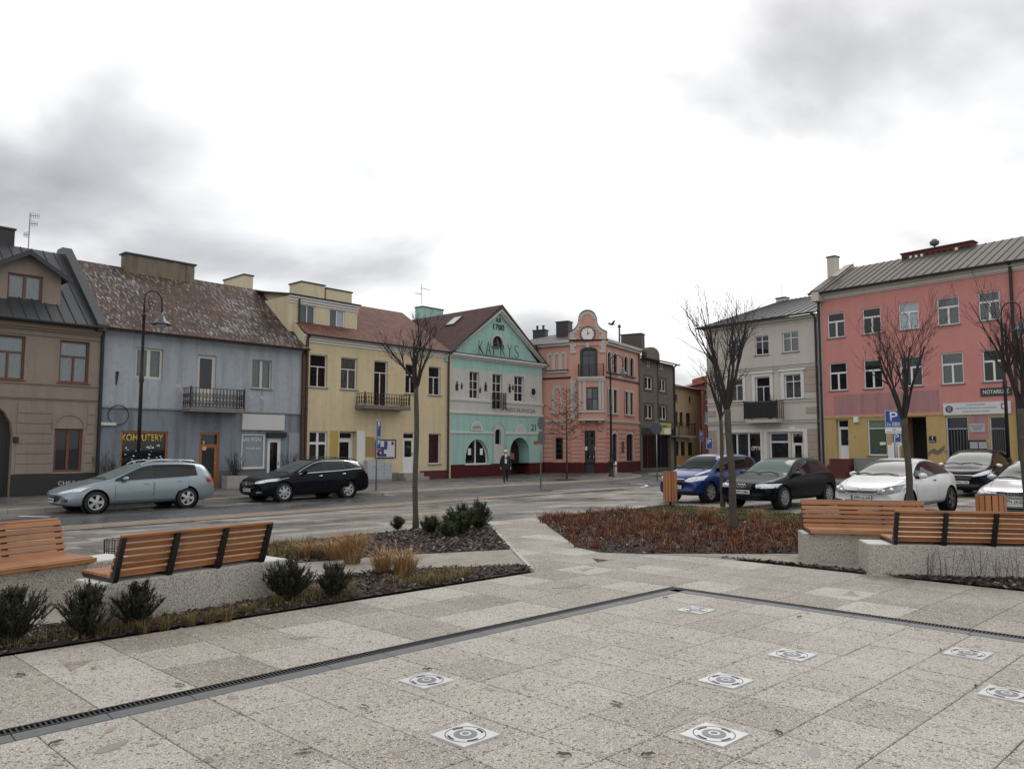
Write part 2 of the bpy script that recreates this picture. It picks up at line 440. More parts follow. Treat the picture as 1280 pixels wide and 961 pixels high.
# painted markings
M_paint = flat('road_paint', (0.72, 0.71, 0.68), 0.7, var=0.2, scale=9)
def marking(name, pts, wd, label, dz=-0.006):
    m = MB()
    for i, p in enumerate(pts):
        a = pts[max(0, i - 1)]; b = pts[min(len(pts) - 1, i + 1)]; d = (b - a).normalized(); n = Vector((d.y, -d.x, 0)) * wd / 2
        for q in (p - n, p + n): m.v.append((q.x, q.y, gz(q.x, q.y) + dz))
    for i in range(len(pts) - 1): m.f.append((2 * i, 2 * i + 1, 2 * i + 3, 2 * i + 2)); m.mi.append(0)
    o = fixn(m.build(name, M_paint)); tag(o, kind='structure'); return o
for px in (60, 320, 485):
    tt = at_row(px, 8.2); marking('parking_bay_line', [lw(tt - 0.5, 7.9), lw(tt, 8.75)], 0.12, '')
marking('curved_road_line', [gnd(690, 611.5, -.15), gnd(730, 608.5, -.1), gnd(770, 606, -.05), gnd(800, 604, 0), gnd(809, 602.2, 0), gnd(807, 600.8, 0), gnd(798, 599.8, 0), gnd(788, 599.6, 0)], 0.14, '')

# ---------------------------------------------------------------- the square: slabs laid one by one
M_slab_in = slab_mat('slab_inner', [(0.0, (0.385, 0.365, 0.328)), (0.35, (0.335, 0.315, 0.28)), (0.62, (0.275, 0.257, 0.228)), (0.85, (0.36, 0.34, 0.305))])
M_slab_out = slab_mat('slab_outer', [(0.0, (0.40, 0.382, 0.345)), (0.22, (0.215, 0.198, 0.172)), (0.5, (0.27, 0.25, 0.218)), (0.72, (0.175, 0.159, 0.138)), (0.92, (0.35, 0.33, 0.295))], 1.0)
M_grout = flat('grout', (0.06, 0.052, 0.043), 0.95, var=0.3, scale=15)
M_grey = flat('dark_granite', (0.105, 0.108, 0.112), 0.55, var=0.3, scale=25, bump=0.2)
M_iron = flat('cast_iron', (0.03, 0.03, 0.032), 0.5, metal=0.4, var=0.3, scale=30)
pav = MB(); pav.poly([tuple(uvp(u, v, -0.018)) for u, v in ((-12, -2.0), (-12, 11), (2.66, 11), (3.3, -2.0))]).poly([tuple(uvp(u, v, -0.0185)) for u, v in ((-1.2, -2.0), (2.66, -2.0), (6.2, -8.0), (3.2, -8.0))])
PAV = fixn(pav.build('plaza_pavement', M_grout)); tag(PAV, kind='structure')
def shown(p, m=60):
    d = Vector((p[0], p[1], -EYE)); y = d.y * _c + d.z * _s; zc = -d.y * _s + d.z * _c
    if y < 1: return False
    return -m < CX + FPX * d.x / y < 1280 + m and CY - FPX * zc / y < 961 + m + 40
def slab_mesh(du, dv, mat, gap=0.006, h=0.03, bev=0.005):
    a, b = du / 2 - gap / 2, dv / 2 - gap / 2; m = MB()
    ring = lambda s_, z: [tuple(UU * x + VV * y + Vector((0, 0, z))) for x, y in ((-a + s_, -b + s_), (a - s_, -b + s_), (a - s_, b - s_), (-a + s_, b - s_))]
    vs = ring(0, -h) + ring(0, -bev) + ring(bev, 0); fs = [(8, 9, 10, 11)]
    for k in range(4):
        n = (k + 1) % 4; fs += [(k, n, 4 + n, 4 + k), (4 + k, 4 + n, 8 + n, 8 + k)]
    m.add(vs, fs); o = m.mesh('slab', mat)
    bm = bmesh.new(); bm.from_mesh(o); bmesh.ops.recalc_face_normals(bm, faces=bm.faces)
    for f in bm.faces:
        if abs(f.normal.z) > 0.95 and f.normal.z < 0: bmesh.ops.reverse_faces(bm, faces=bm.faces[:]); break
    bm.to_mesh(o); bm.free(); return o
T1 = 0.515; nsl = 0
far_slabs = []
me_in = slab_mesh(T1, T1, M_slab_in)
for i in range(24):
    for j in range(21):
        p = uvp(-0.265 - T1 * (i + .5), 0.265 + T1 * (j + .5))
        if not shown(p, 130):
            far_slabs.append((-0.265 - T1 * (i + .5), 0.265 + T1 * (j + .5), T1)); continue
        o = link('slab', me_in, PAV, (p.x, p.y, random.uniform(-0.0015, 0.0015))); nsl += 1
G = 0.653; me_out = slab_mesh(G, G, M_slab_out); me_wide = slab_mesh(2 * G, G, M_slab_out); me_thin = slab_mesh(G, G / 2, M_slab_out)
la, lb = (4.04, -7.55), (-0.25, -2.08)         # right edge of the left bed
ra, rb = (2.15, -3.32), (5.73, -7.55)          # left edge of the right bed
def clipped_slab(poly):
    c = [(sum(p[0] for p in poly) / len(poly)), (sum(p[1] for p in poly) / len(poly))]
    sh = [(c[0] + (p[0] - c[0]) * 0.992, c[1] + (p[1] - c[1]) * 0.992) for p in poly]
    ctr = uvp(*c); m = MB(); ring = [tuple((uvp(u, v) - ctr).xy) for u, v in sh]
    if area(ring) < 0: ring.reverse()
    m.prism_z(ring, -0.03, 0.0); return m.build('slab', M_slab_out, PAV, loc=(ctr.x, ctr.y, random.uniform(-0.001, 0.001)))
for i in range(-12, 16):
    for j in range(-13, 20):
        u, v = G * i, -1.96 + G * j
        if v > 11 or u > 8.5: continue
        cu, cv = u + G / 2, v + G / 2
        p = uvp(cu, cv)
        if cv > 0 and cu < 0: continue          # inside the drain
        if not shown(p, 110):
            if cv > -2.0 and cu < 2.62: far_slabs.append((cu, cv, G))
            continue
        if cv > -2.0:
            if cu < 2.62 or (cu < 3.3 and cv < -.6):
                link('slab', me_out, PAV, (p.x, p.y, random.uniform(-0.001, 0.001))); nsl += 1
            elif cv > -1.0: continue
            continue
        if cv < -8: continue
        q = [(u, v), (u + G, v), (u + G, v + G), (u, v + G)]
        q = clip(q, lb, la) if True else q
        if len(q) > 2 and not (cv > -3.6 and cu > 1.6): q = clip(q, rb, ra)
        if cu > 3.0 and cv > -3.0: continue
        if len(q) > 2: q = clip(q, (-5, -1.96), (5, -1.96)) if False else q
        if len(q) > 2 and abs(area(q)) > 0.02: clipped_slab(q); nsl += 1
fs_ = MB()                                      # slabs that lie outside the view
for (u, v, s_) in far_slabs:
    h_ = s_ / 2 - .003; fs_.poly([tuple(uvp(u + a, v + b)) for a, b in ((-h_, h_), (h_, h_), (h_, -h_), (-h_, -h_))])
if far_slabs: tag(fixn(fs_.build('slab_field', M_slab_out, PAV)), kind='stuff')
# small dark make-up pieces between the slabs
M_dark_slab = slab_mat('slab_dark', [(0.0, (0.20, 0.165, 0.13)), (0.5, (0.17, 0.14, 0.11))], 0.5)
for tri in ([(78, 829), (117, 824), (89, 839)], [(355, 796), (402, 795), (374, 800)], [(722, 711), (744, 709), (730, 714)], [(786, 708), (797, 703), (796, 712)], [(1052, 744), (1064, 738), (1075, 745)], [(690, 735), (735, 729), (722, 735)]):
    ps = [gnd(x, y, 0.0) for x, y in tri]; c = sum(ps, Vector()) / 3
    ring = [tuple((p - c).xy) for p in ps]
    if area(ring) < 0: ring.reverse()
    MB().prism_z(ring, -0.01, 0.003).build('corner_piece', M_dark_slab, PAV, loc=(c.x, c.y, 0))
# large flat pebbles set in the concrete
M_peb = NT('embedded_pebble'); M_peb.set(Base_Color=M_peb.ramp(M_peb.rand(), [(0.0, (0.21, 0.205, 0.20)), (0.35, (0.27, 0.20, 0.145)), (0.6, (0.30, 0.29, 0.28)), (0.8, (0.20, 0.15, 0.12)), (1.0, (0.25, 0.245, 0.25))]), Roughness=0.5); M_peb = M_peb.m
pm_ = MB(); ring = [(0.5 * cos(a) * (1 + 0.18 * sin(2 * a + 1)), 0.24 * sin(a) * (1 + 0.2 * cos(3 * a))) for a in [2 * pi * k / 12 for k in range(12)]]
pm_.prism_z(ring, -0.02, 0.0); pme = pm_.mesh('embedded_pebble', M_peb)
rp = random.Random(5)
for px, py, s_ in [(337, 901, .12), (1018, 940, .16), (500, 937, .12), (497, 944, .1), (612, 861, .1), (663, 862, .1), (1010, 766, .1), (742, 819, .1), (1095, 890, .12), (1127, 891, .1), (1208, 833, .1), (1169, 850, .1), (140, 933, .2), (288, 872, .1), (238, 886, .1), (60, 851, .1), (824, 793, .09), (857, 815, .09), (905, 790, .1)] + [(rp.uniform(0, 1280), rp.uniform(770, 960), rp.uniform(.05, .1)) for _ in range(46)]:
    p = gnd(px, py); o = link('embedded_pebble', pme, PAV, (p.x, p.y, 0.0022)); o.rotation_euler = (0, 0, rp.uniform(0, 3.1)); o.scale = (s_, s_, 1)

# ---------------------------------------------------------------- the slot drain, two arms meeting in a corner
def drain(name, label, base, d, n_, length, side):
    root = empty(name, base, 0, label, 'drain')
    ang = atan2(d.y, d.x); loc = lambda k: d * k
    # grate segments half a metre long
    g = MB(); L = 0.5; wg = 0.115
    for y in (0, wg - 0.014): g.box(0, L - 0.004, y, y + 0.014, -0.03, 0.002)
    for k in range(16): x = 0.006 + k * (L - 0.02) / 15.5; g.box(x, x + 0.011, 0.014, wg - 0.014, -0.02, 0.0)
    g.box(0, L, 0.0, wg, -0.05, -0.035)
    gme = g.mesh('grate', M_iron); sgn = 1 if side > 0 else -1
    for k in range(int(length / L)):
        o = link('grate', gme, root, tuple(d * (k * L))); o.rotation_euler = (0, 0, ang); o.scale = (1, sgn, 1)
    smesh = MB().chbox(0, 0.531, 0.119, 0.258, -0.04, 0.0, 0.004).mesh('edge_stone', M_grey)
    for k in range(int(length / 0.535)):
        o = link('edge_stone', smesh, root, tuple(d * (k * 0.535 + 0.1))); o.rotation_euler = (0, 0, ang); o.scale = (1, sgn, 1)
    return root
drain('slot_drain', 'black slot drain with granite edging running towards the evergreen bushes', uvp(0, 0), -UU, VV, 9.5, 1)
drain('slot_drain', 'black slot drain with granite edging in front of the concrete bench blocks', uvp(0, 0), VV, -UU, 9.5, -1)

# ---------------------------------------------------------------- fountain nozzle plates
M_plate = flat('stainless_plate', (0.55, 0.55, 0.55), 0.38, metal=0.35, var=0.08, scale=14)
M_ring = flat('nozzle_dark_ring', (0.17, 0.175, 0.19), 0.4, metal=0.4, var=0.1)
M_slot = flat('slot_black', (0.02, 0.02, 0.02), 0.7)
def ringmesh(name, r0, r1, z0, z1, mat, a0=0, a1=2 * pi, n=32):
    m = MB(); full = abs(a1 - a0 - 2 * pi) < 1e-6
    for k in range(n + (0 if full else 1)):
        a = a0 + (a1 - a0) * k / n
        for r, z in ((r0, z0), (r0, z1), (r1, z1), (r1, z0)): m.v.append((r * cos(a), r * sin(a), z))
    cnt = n if full else n
    tot = n if full else n + 1
    for k in range(cnt):
        k2 = (k + 1) % tot
        for q in range(4):
            q2 = (q + 1) % 4; m.f.append((k * 4 + q, k2 * 4 + q, k2 * 4 + q2, k * 4 + q2)); m.mi.append(0)
    me = m.mesh(name, mat); bm = bmesh.new(); bm.from_mesh(me); bmesh.ops.recalc_face_normals(bm, faces=bm.faces); bm.to_mesh(me); bm.free()
    return me
npl = None
for (u, v) in ((-5.2, 2.05), (-4.17, 3.08), (-4.65, 1.02), (-3.13, 2.55), (-2.1, 2.55), (-1.07, 1.0), (-1.05, 3.55), (-2.07, 4.08)):
    if npl is None:
        npl = empty('fountain_nozzle_plate', (0, 0, 0)); h = 0.145
        pl = MB(); a = [UU * x + VV * y for x, y in ((-h, -h), (h, -h), (h, h), (-h, h))]
        ring = [tuple(p.xy) for p in a]
        if area(ring) < 0: ring.reverse()
        pl.prism_z(ring, -0.01, 0.012).build('plate', M_plate, npl)
        link('outer_groove', ringmesh('outer_groove', 0.122, 0.127, 0.010, 0.0132, M_slot), npl)
        link('dark_ring', ringmesh('dark_ring', 0.036, 0.072, 0.010, 0.0145, M_ring), npl)
        link('inner_rim', ringmesh('inner_rim', 0.022, 0.036, 0.010, 0.017, M_plate), npl)
        MB().lathe([(0.0215, 0.010), (0.0215, 0.0135), (0.001, 0.014)], 16).build('nozzle', M_ring, npl)
        for a0 in (0.55, 2.1, 3.69, 5.2): link('water_slot', ringmesh('water_slot', 0.098, 0.113, 0.010, 0.0136, M_slot, a0 - 0.34, a0 + 0.34, 8), npl)
        o = npl
    else: o = copy_tree(npl)
    o.location = uvp(u, v); tag(o, 'square steel fountain nozzle plate with concentric rings set in the paving', 'nozzle plate', 'fountain nozzle plates'); o.rotation_euler = (0, 0, random.uniform(-.02, .02))

# twigs and leaves lying about
M_twig = flat('dead_leaf', (0.06, 0.045, 0.035), 0.8, var=0.4, scale=30)
for px, py in [(832, 748), (1095, 794), (1220, 859), (1176, 813), (534, 838), (456, 884), (296, 893), (840, 799), (1089, 880), (1000, 810), (973, 917), (810, 945), (1000, 772), (1148, 787), (25, 845), (225, 857), (640, 800), (70, 930), (380, 940), (705, 945), (770, 880)]:
    p = gnd(px, py); a = rp.uniform(0, 6.28); L = rp.uniform(.02, .06)
    m = MB(); n = 5
    for k in range(n + 1):
        x = (k / n - .5) * 2 * L; wd = 0.35 * L * sin(pi * (k + .3) / (n + .6)); z = 0.006 + 0.012 * abs(sin(k * 1.3))
        m.v += [(x, -wd, z), (x, wd, z + 0.006)]
    for k in range(n): m.f.append((2 * k, 2 * k + 2, 2 * k + 3, 2 * k + 1)); m.mi.append(0)
    o = m.build('dead_leaf', M_twig, loc=(p.x, p.y, 0), rz=a); tag(o, 'small dark dead leaf lying on the pale paving slabs', 'leaf', 'fallen leaves on the paving')

# ================================================================ PLANTING BEDS
t = NT('bed_soil'); c = t.mix(t.noise(9, detail=5), (0.022, 0.015, 0.012), (0.075, 0.05, 0.04)); c = t.mix(t.ramp(t.vor(40), [(0.75, 0.0), (0.9, 0.6)]), c, (0.16, 0.12, 0.10))
t.set(Base_Color=c, Roughness=0.95); t.bump(t.noise(45), 0.8, 0.03); M_soil = t.m
t = NT('gravel_path'); c = t.mix(t.noise(2, detail=5), (0.23, 0.21, 0.17), (0.36, 0.33, 0.28)); c = t.mix(t.ramp(t.vor(85), [(0.15, 0.8), (0.3, 0.0)]), c, (0.10, 0.09, 0.075)); c = t.mix(t.ramp(t.noise(1.7, detail=6), [(0.58, 0.0), (0.7, 0.65)]), c, (0.12, 0.11, 0.10))
t.set(Base_Color=c, Roughness=0.9); t.bump(t.vor(85, out='Distance'), 0.5, 0.01); M_gravel = t.m
t = NT('winter_turf'); c = t.mix(t.noise(1.4, detail=5), (0.055, 0.058, 0.022), (0.13, 0.105, 0.05)); c = t.mix(t.noise(40), c, (0.05, 0.045, 0.02)); t.set(Base_Color=c, Roughness=0.95); t.bump(t.noise(70), 0.6, 0.02); M_turf = t.m
def tri_sheet(name, pts, z, mat, kind='structure', parent=None):
    ps = [Vector((x, y, z)) for x, y in pts]; m = MB(); m.v = [tuple(p) for p in ps]
    for f in tessellate_polygon([ps]): m.f.append(tuple(f)); m.mi.append(0)
    o = m.build(name, mat, parent); fixn(o)
    if o.data.polygons and o.data.polygons[0].normal.z < 0:
        bm = bmesh.new(); bm.from_mesh(o.data); bmesh.ops.reverse_faces(bm, faces=bm.faces); bm.to_mesh(o.data); bm.free()
    if kind: tag(o, kind=kind)
    return o
BED_L = W([(-13, -1.985), (-0.28, -2.06), (4.04, -7.5), (0.8, -7.45), (-1.3, -7.25), (-13, -6.8)])
PATH_L = W([(-13, -2.95), (-5, -3.0), (-3, -3.45), (-1.57, -3.5), (0.02, -2.44), (1.12, -3.85), (-0.71, -4.63), (-2.2, -4.95), (-4, -5.0), (-13, -5.2)])
BED_R = W([(5.73, -7.55), (2.15, -3.32), (1.9, -2.65), (2.25, -2.02), (3.1, -1.15), (3.97, -0.27), (4.7, 0.6), (8.4, -1.6), (8.24, -3.05), (8.35, -4.92), (8.55, -6.68), (9.4, -7.6)])
LAWN_R = W([(9.45, -7.62), (8.56, -6.66), (8.36, -4.9), (8.26, -3.0), (8.4, -1.6), (8.6, 4), (11.5, 4), (11.3, -3.6), (11.6, -7.9)])
PATH_R = W([(2.72, -0.98), (2.3, -1.98), (3.1, -1.14), (3.97, -0.26), (4.7, 0.62), (8.4, -1.55), (8.6, 4), (8.6, 8), (5, 8), (3.9, 2.95), (2.9, 1.2)])
STRIP_R = W([(2.68, -1.02), (2.62, 9), (5.2, 9), (3.8, 2.9), (2.9, 1.18)])
tri_sheet('planting_bed', BED_L, 0.006, M_soil); tri_sheet('gravel_path', PATH_L, 0.012, M_gravel)
tri_sheet('planting_bed', BED_R, 0.009, M_soil); tri_sheet('lawn', LAWN_R, 0.013, M_turf)
tri_sheet('gravel_path', PATH_R, 0.005, M_gravel); tri_sheet('planting_bed', STRIP_R, 0.017, M_soil)
M_edge = flat('steel_edging', (0.05, 0.048, 0.045), 0.6, metal=0.3, var=0.3)
def edging(pts, label):
    m = MB()
    for a, b in zip(pts[:-1], pts[1:]):
        a = Vector((*a, 0)); b = Vector((*b, 0)); d = (b - a).normalized(); n = Vector((d.y, -d.x, 0)) * 0.006
        m.hexa([tuple(q) for q in (a - n + Vector((0, 0, -.02)), b - n + Vector((0, 0, -.02)), b + n + Vector((0, 0, -.02)), a + n + Vector((0, 0, -.02)), a - n + Vector((0, 0, .028)), b - n + Vector((0, 0, .028)), b + n + Vector((0, 0, .028)), a + n + Vector((0, 0, .028)))])
    o = fixn(m.build('bed_edging', M_edge)); tag(o, label, 'edging'); return o
edging(W([(-13, -6.8), (-1.3, -7.25), (0.8, -7.45), (4.04, -7.5)]), 'thin black edging along the back of the bed with the dwarf pines')
edging(W([(5.73, -7.55), (9.4, -7.6), (11.6, -7.9)]), 'thin black edging along the back of the red grass bed')
M_pale_edge = flat('pale_concrete_edging', (0.42, 0.40, 0.36), 0.85, var=0.15)
def curb(pts, label, wd=0.05, h=0.03):
    root = empty('concrete_edging', (0, 0, 0), 0, label, 'edging')
    for a, b in polyline_points([Vector((*p, 0)) for p in pts], 1.0):
        d = b - a; o = MB().chbox(0.002, d.length - 0.002, -wd / 2, wd / 2, -0.05, h, 0.006).build('edging_stone', M_pale_edge, root, loc=tuple(a), rz=atan2(d.y, d.x))
curb(W([(-0.28, -2.06), (4.04, -7.5)]), 'pale concrete edging along the slanted end of the bark bed', 0.06, 0.035)

# bark chips as loose geometry
def chips(name, polys, holes, n, seed, mat, smin=.012, smax=.035, zbase=0.012, dens=None, zfun=None):
    r = random.Random(seed); m = MB(); made = 0
    xs_ = [p[0] for q in polys for p in q]; ys_ = [p[1] for q in polys for p in q]; tries = 0
    while made < n and tries < n * 60:
        tries += 1
        # spread in the picture rather than on the plan: the far chips are too small to see
        x, y = r.uniform(max(min(xs_), -7), min(max(xs_), 9)), r.uniform(min(ys_), max(ys_))
        if not any(inside((x, y), q) for q in polys) or any(inside((x, y), q) for q in holes): continue
        if abs(x) > 0.75 * y: continue
        if dens and r.random() > dens(x, y): continue
        s_ = r.uniform(smin, smax) * (1 + max(0, (y - 8)) * 0.04); a = r.uniform(0, pi); ti = r.uniform(-.5, .5); tj = r.uniform(-.4, .4); w_ = s_ * r.uniform(.3, .6)
        ca, sa = cos(a), sin(a); z = zbase + s_ * (abs(ti) * .8 + abs(tj) * .5) + r.uniform(0, .015); vs = []
        for k, (u, v) in enumerate(((-s_, -w_), (s_, -w_ * .7), (s_ * .9, w_), (-s_ * .8, w_ * .8))):
            vs.append((x + u * ca - v * sa, y + u * sa + v * ca, z + u * ti + v * tj))
        m.add(vs + [(p[0], p[1], p[2] - 0.006) for p in vs], [(0, 1, 2, 3), (0, 4, 5, 1), (1, 5, 6, 2), (2, 6, 7, 3), (3, 7, 4, 0)]); made += 1
    o = m.build(name, mat); return o
t = NT('bark_chip'); gp = t.n.new('ShaderNodeNewGeometry').outputs
t.set(Base_Color=t.ramp(gp['Random Per Island'], [(0.0, (0.012, 0.008, 0.006)), (0.5, (0.035, 0.021, 0.017)), (0.8, (0.07, 0.045, 0.035)), (0.95, (0.15, 0.11, 0.09)), (1.0, (0.38, 0.33, 0.28))]), Roughness=0.8); M_bark = t.m
tag(chips('bark_mulch', [BED_L], [PATH_L], 15000, 3, M_bark), 'dark brown bark chips covering the bed around the yew bushes', 'mulch', kind='stuff')
tag(chips('bark_mulch', [BED_R], [], 9000, 4, M_bark), 'brown bark chips between the tufts of red grass', 'mulch', kind='stuff')
tag(chips('bark_mulch', [STRIP_R], [], 2500, 6, M_bark), 'dark bark chips in front of the pebbled bench block', 'mulch', kind='stuff')

# blades of grass
def blades(name, spots, mat, seed):
    """spots: (x, y, n, spread, height, lean, width)"""
    r = random.Random(seed); m = MB()
    for (x, y, n, sp, h, ln, wd) in spots:
        for _ in range(n):
            a = r.uniform(0, 2 * pi); rr = sp * sqrt(r.random()); bx, by = x + rr * cos(a), y + rr * sin(a)
            da = r.gauss(a, 0.9); hh = h * r.uniform(.45, 1.1); le = ln * r.uniform(.1, 1.0) * hh; w_ = wd * r.uniform(.7, 1.3)
            px, py = -sin(da) * w_, cos(da) * w_; tw = r.uniform(-1, 1)
            p0 = (bx, by, 0.0); p1 = (bx + cos(da) * le * .3, by + sin(da) * le * .3, hh * .6); p2 = (bx + cos(da) * le, by + sin(da) * le, hh * (1 - .25 * ln * r.random()))
            m.add([(p0[0] - px, p0[1] - py, 0), (p0[0] + px, p0[1] + py, 0), (p1[0] + px, p1[1] + py, p1[2]), (p1[0] - px, p1[1] - py, p1[2]), p2], [(0, 1, 2, 3), (3, 2, 4)])
    return m.build(name, mat)
def blade_mat(name, stops):
    t = NT(name); g = t.n.new('ShaderNodeNewGeometry').outputs['Random Per Island']
    t.set(Base_Color=t.ramp(g, stops), Roughness=0.75); t.b.inputs['Specular IOR Level'].default_value = 0.2; return t.m
M_red = blade_mat('red_grass', [(0.0, (0.035, 0.014, 0.009)), (0.35, (0.10, 0.030, 0.014)), (0.65, (0.17, 0.055, 0.024)), (0.88, (0.24, 0.105, 0.052)), (1.0, (0.36, 0.25, 0.16))])
M_straw = blade_mat('straw_grass', [(0.0, (0.16, 0.095, 0.04)), (0.5, (0.32, 0.19, 0.085)), (1.0, (0.46, 0.31, 0.16))])
M_sedge = blade_mat('sedge', [(0.0, (0.05, 0.045, 0.018)), (0.4, (0.12, 0.10, 0.04)), (0.75, (0.20, 0.14, 0.06)), (1.0, (0.30, 0.22, 0.11))])
M_grass = blade_mat('short_grass', [(0.0, (0.04, 0.045, 0.015)), (0.5, (0.085, 0.085, 0.03)), (1.0, (0.16, 0.125, 0.055))])
r = random.Random(21); spots = []
rx = [p[0] for p in BED_R]; ry = [p[1] for p in BED_R]; cols = 0
while len(spots) < 900:
    x, y = r.uniform(min(rx), max(rx)), r.uniform(min(ry), max(ry))
    if not inside((x, y), BED_R): continue
    # tufts thin out towards the kerb of the path
    e = min(abs((Vector((x, y, 0)) - uvp(2.15, -3.32)).length), 9)
    if e < 1.5 and r.random() > 0.25: continue
    k = 0.5 + 0.5 * sin(x * 3.1 + 1.7 * sin(y * 1.3)) * cos(y * 2.3 + x)
    if r.random() > 0.35 + 0.65 * k: continue
    spots.append((x, y, r.randint(9, 22), r.uniform(.06, .15), r.uniform(.11, .27), r.uniform(.7, 1.5), 0.0045))
tag(blades('red_grass', spots, M_red, 22), 'rust red ornamental grass filling the bed around the twin trees', 'grass', kind='stuff')
spots = []; lx = [p[0] for p in LAWN_R]; ly = [p[1] for p in LAWN_R]
while len(spots) < 2400:
    x, y = r.uniform(min(lx), min(max(lx), 14)), r.uniform(min(ly), max(ly))
    if inside((x, y), LAWN_R): spots.append((x, y, 9, .2, .07, .6, .006))
tag(blades('lawn_grass', spots, M_grass, 23), 'short yellowed lawn between the red grass and the parked cars', 'grass', kind='stuff')
# sedge tufts in the left bed
spots = []
for _ in range(760):
    u = r.uniform(-9, -0.35); v = r.uniform(-2.75, -2.12)
    if v < -2.4 and u < -3.4: continue
    if r.random() > 0.55 + 0.45 * sin(u * 3): continue
    p = uvp(u, v); spots.append((p.x, p.y, r.randint(16, 30), .08, r.uniform(.08, .17), 1.4, .0026))
for _ in range(330):
    u = r.uniform(-3.6, -0.6); v = r.uniform(-7.0, -5.2); p = uvp(u, v)
    if inside((p.x, p.y), BED_L) and not inside((p.x, p.y), PATH_L): spots.append((p.x, p.y, 20, .1, r.uniform(.1, .24), 1.1, .004))
tag(blades('sedge', spots, M_sedge, 24), 'low yellow brown sedge creeping through the bark beside the bench', 'grass', kind='stuff')
def tuft(px, py, n, sp, h, ln, mat, label, cat='grass', group=None, seed=1, z=0.0, wd=0.003):
    p = gnd(px, py); o = blades('ornamental_grass', [(0, 0, n, sp, h, ln, wd)], mat, seed); o.location = (p.x, p.y, z)
    return tag(o, label, cat, group)
tuft(440, 705, 620, .11, .58, 1.15, M_straw, 'large straw coloured ornamental grass tuft behind the pair of yew bushes', seed=31)
tuft(505, 722, 480, .12, .46, 1.1, M_straw, 'straw coloured ornamental grass tuft at the edge of the gravel path', seed=32)
tuft(385, 697, 320, .10, .30, 1.4, M_straw, 'small straw tuft between bench end and large straw grass', seed=33)
tuft(418, 700, 300, .10, .42, 1.5, M_straw, 'straw grass tuft leaning over the back of the gravel path', seed=36)
tuft(478, 716, 320, .10, .44, 1.4, M_straw, 'straw grass tuft between the two larger straw tufts', seed=37)
tuft(885, 652, 520, .12, .44, 1.1, M_straw, 'straw coloured grass clump left of the front twin tree trunk', seed=34)
tuft(947, 654, 420, .10, .42, .95, M_straw, 'straw coloured grass clump right of the front twin tree trunk', seed=35)
for k, (px, py) in enumerate([(238, 782), (283, 776), (345, 757), (180, 790), (310, 768), (262, 778), (205, 786)]):
    tuft(px, py, 150, .05, .15, 1.2, M_sedge, 'small pale sedge tuft at the foot of the bench block', group='pale sedge tufts by the bench block', seed=40 + k, wd=.002)

# ---------------------------------------------------------------- evergreen bushes
M_yew = blade_mat('yew_needles', [(0.0, (0.008, 0.013, 0.007)), (0.5, (0.018, 0.026, 0.012)), (0.85, (0.035, 0.044, 0.02)), (1.0, (0.07, 0.06, 0.03))])
M_pine = blade_mat('pine_needles', [(0.0, (0.014, 0.022, 0.009)), (0.5, (0.035, 0.05, 0.018)), (1.0, (0.085, 0.10, 0.035))])
M_stem = flat('bush_stem', (0.05, 0.036, 0.026), 0.9, var=0.3, scale=30)
def bush(px, py, h, rad, mat, label, cat, seed, name='yew_bush', nb=46, upright=0.75, needle=.027, z=0.0):
    r = random.Random(seed); p = gnd(px, py); nb = int(nb * 1.25) if name == 'dwarf_pine' else nb
    root = empty(name, (p.x, p.y, z), 0, label, cat)
    st = MB(); fo = MB(); shoots = []
    for k in range(nb):
        a = r.uniform(0, 2 * pi); f = (k + .5) / nb; el = (0.30 + upright * (1 - f) * .95 + .1 * r.random()) * pi / 2; L = (h if el > 1.0 else rad * 1.05 + (h - rad) * sin(el)) * r.uniform(.72, 1.02)
        pts = [Vector((0, 0, .01))]; d = Vector((cos(a) * cos(el), sin(a) * cos(el), sin(el)))
        for q in range(1, 7):
            d2 = (d + Vector((0, 0, .07 * q)) + Vector((r.gauss(0, .06), r.gauss(0, .06), 0))).normalized(); pts.append(pts[-1] + d2 * L / 6)
        st.tube(pts, [.007 * (1 - q / 8) + .001 for q in range(7)], 4, False)
        shoots.append((pts, 2))
        for _ in range(9):
            q = r.randint(1, 5); b = pts[q]; dd = (d + Vector((r.gauss(0, .6), r.gauss(0, .6), r.uniform(0, .7)))).normalized(); l2 = L * r.uniform(.14, .3)
            sp = [b, b + dd * l2 * .5, b + (dd + Vector((0, 0, .2))).normalized() * l2]; st.tube(sp, [.003, .002, .001], 3, False); shoots.append((sp, 0))
    for pts, s0 in shoots:
        for i in range(max(0, s0 - 1), len(pts) - 1):
            a, b = pts[i], pts[i + 1]; seg = (b - a).length; d = (b - a).normalized()
            for _ in range(max(3, int(seg / 0.0036))):
                c = a + (b - a) * r.random(); n = Vector((r.gauss(0, 1), r.gauss(0, 1), r.gauss(0, 1))); n = (n - d * n.dot(d)).normalized()
                tip = c + (n * .9 + d * .5).normalized() * needle * r.uniform(.6, 1.25); w_ = d.cross(n) * 0.0042
                fo.add([tuple(c - w_), tuple(c + w_), tuple(tip)], [(0, 1, 2)])
    st.build('stem', M_stem, root); f = fo.build('foliage', mat, root); return root
bush(14, 806, .50, .34, M_yew, 'tall dark yew bush at the end of the bed before the slatted bench', 'bush', 51, nb=90)
bush(108, 797, .47, .26, M_yew, 'slim dark yew bush in front of the bench end support', 'bush', 52, nb=70, upright=.9)
bush(170, 785, .43, .25, M_yew, 'dark yew bush against the corner of the pebbled bench block', 'bush', 53, nb=70, upright=.9)
bush(360, 752, .46, .36, M_yew, 'wide dark yew bush at the far end of the bench block', 'bush', 54, nb=100, upright=.6)
bush(417, 748, .40, .26, M_yew, 'round dark yew bush beside the straw coloured grass', 'bush', 55, nb=76, upright=.7)
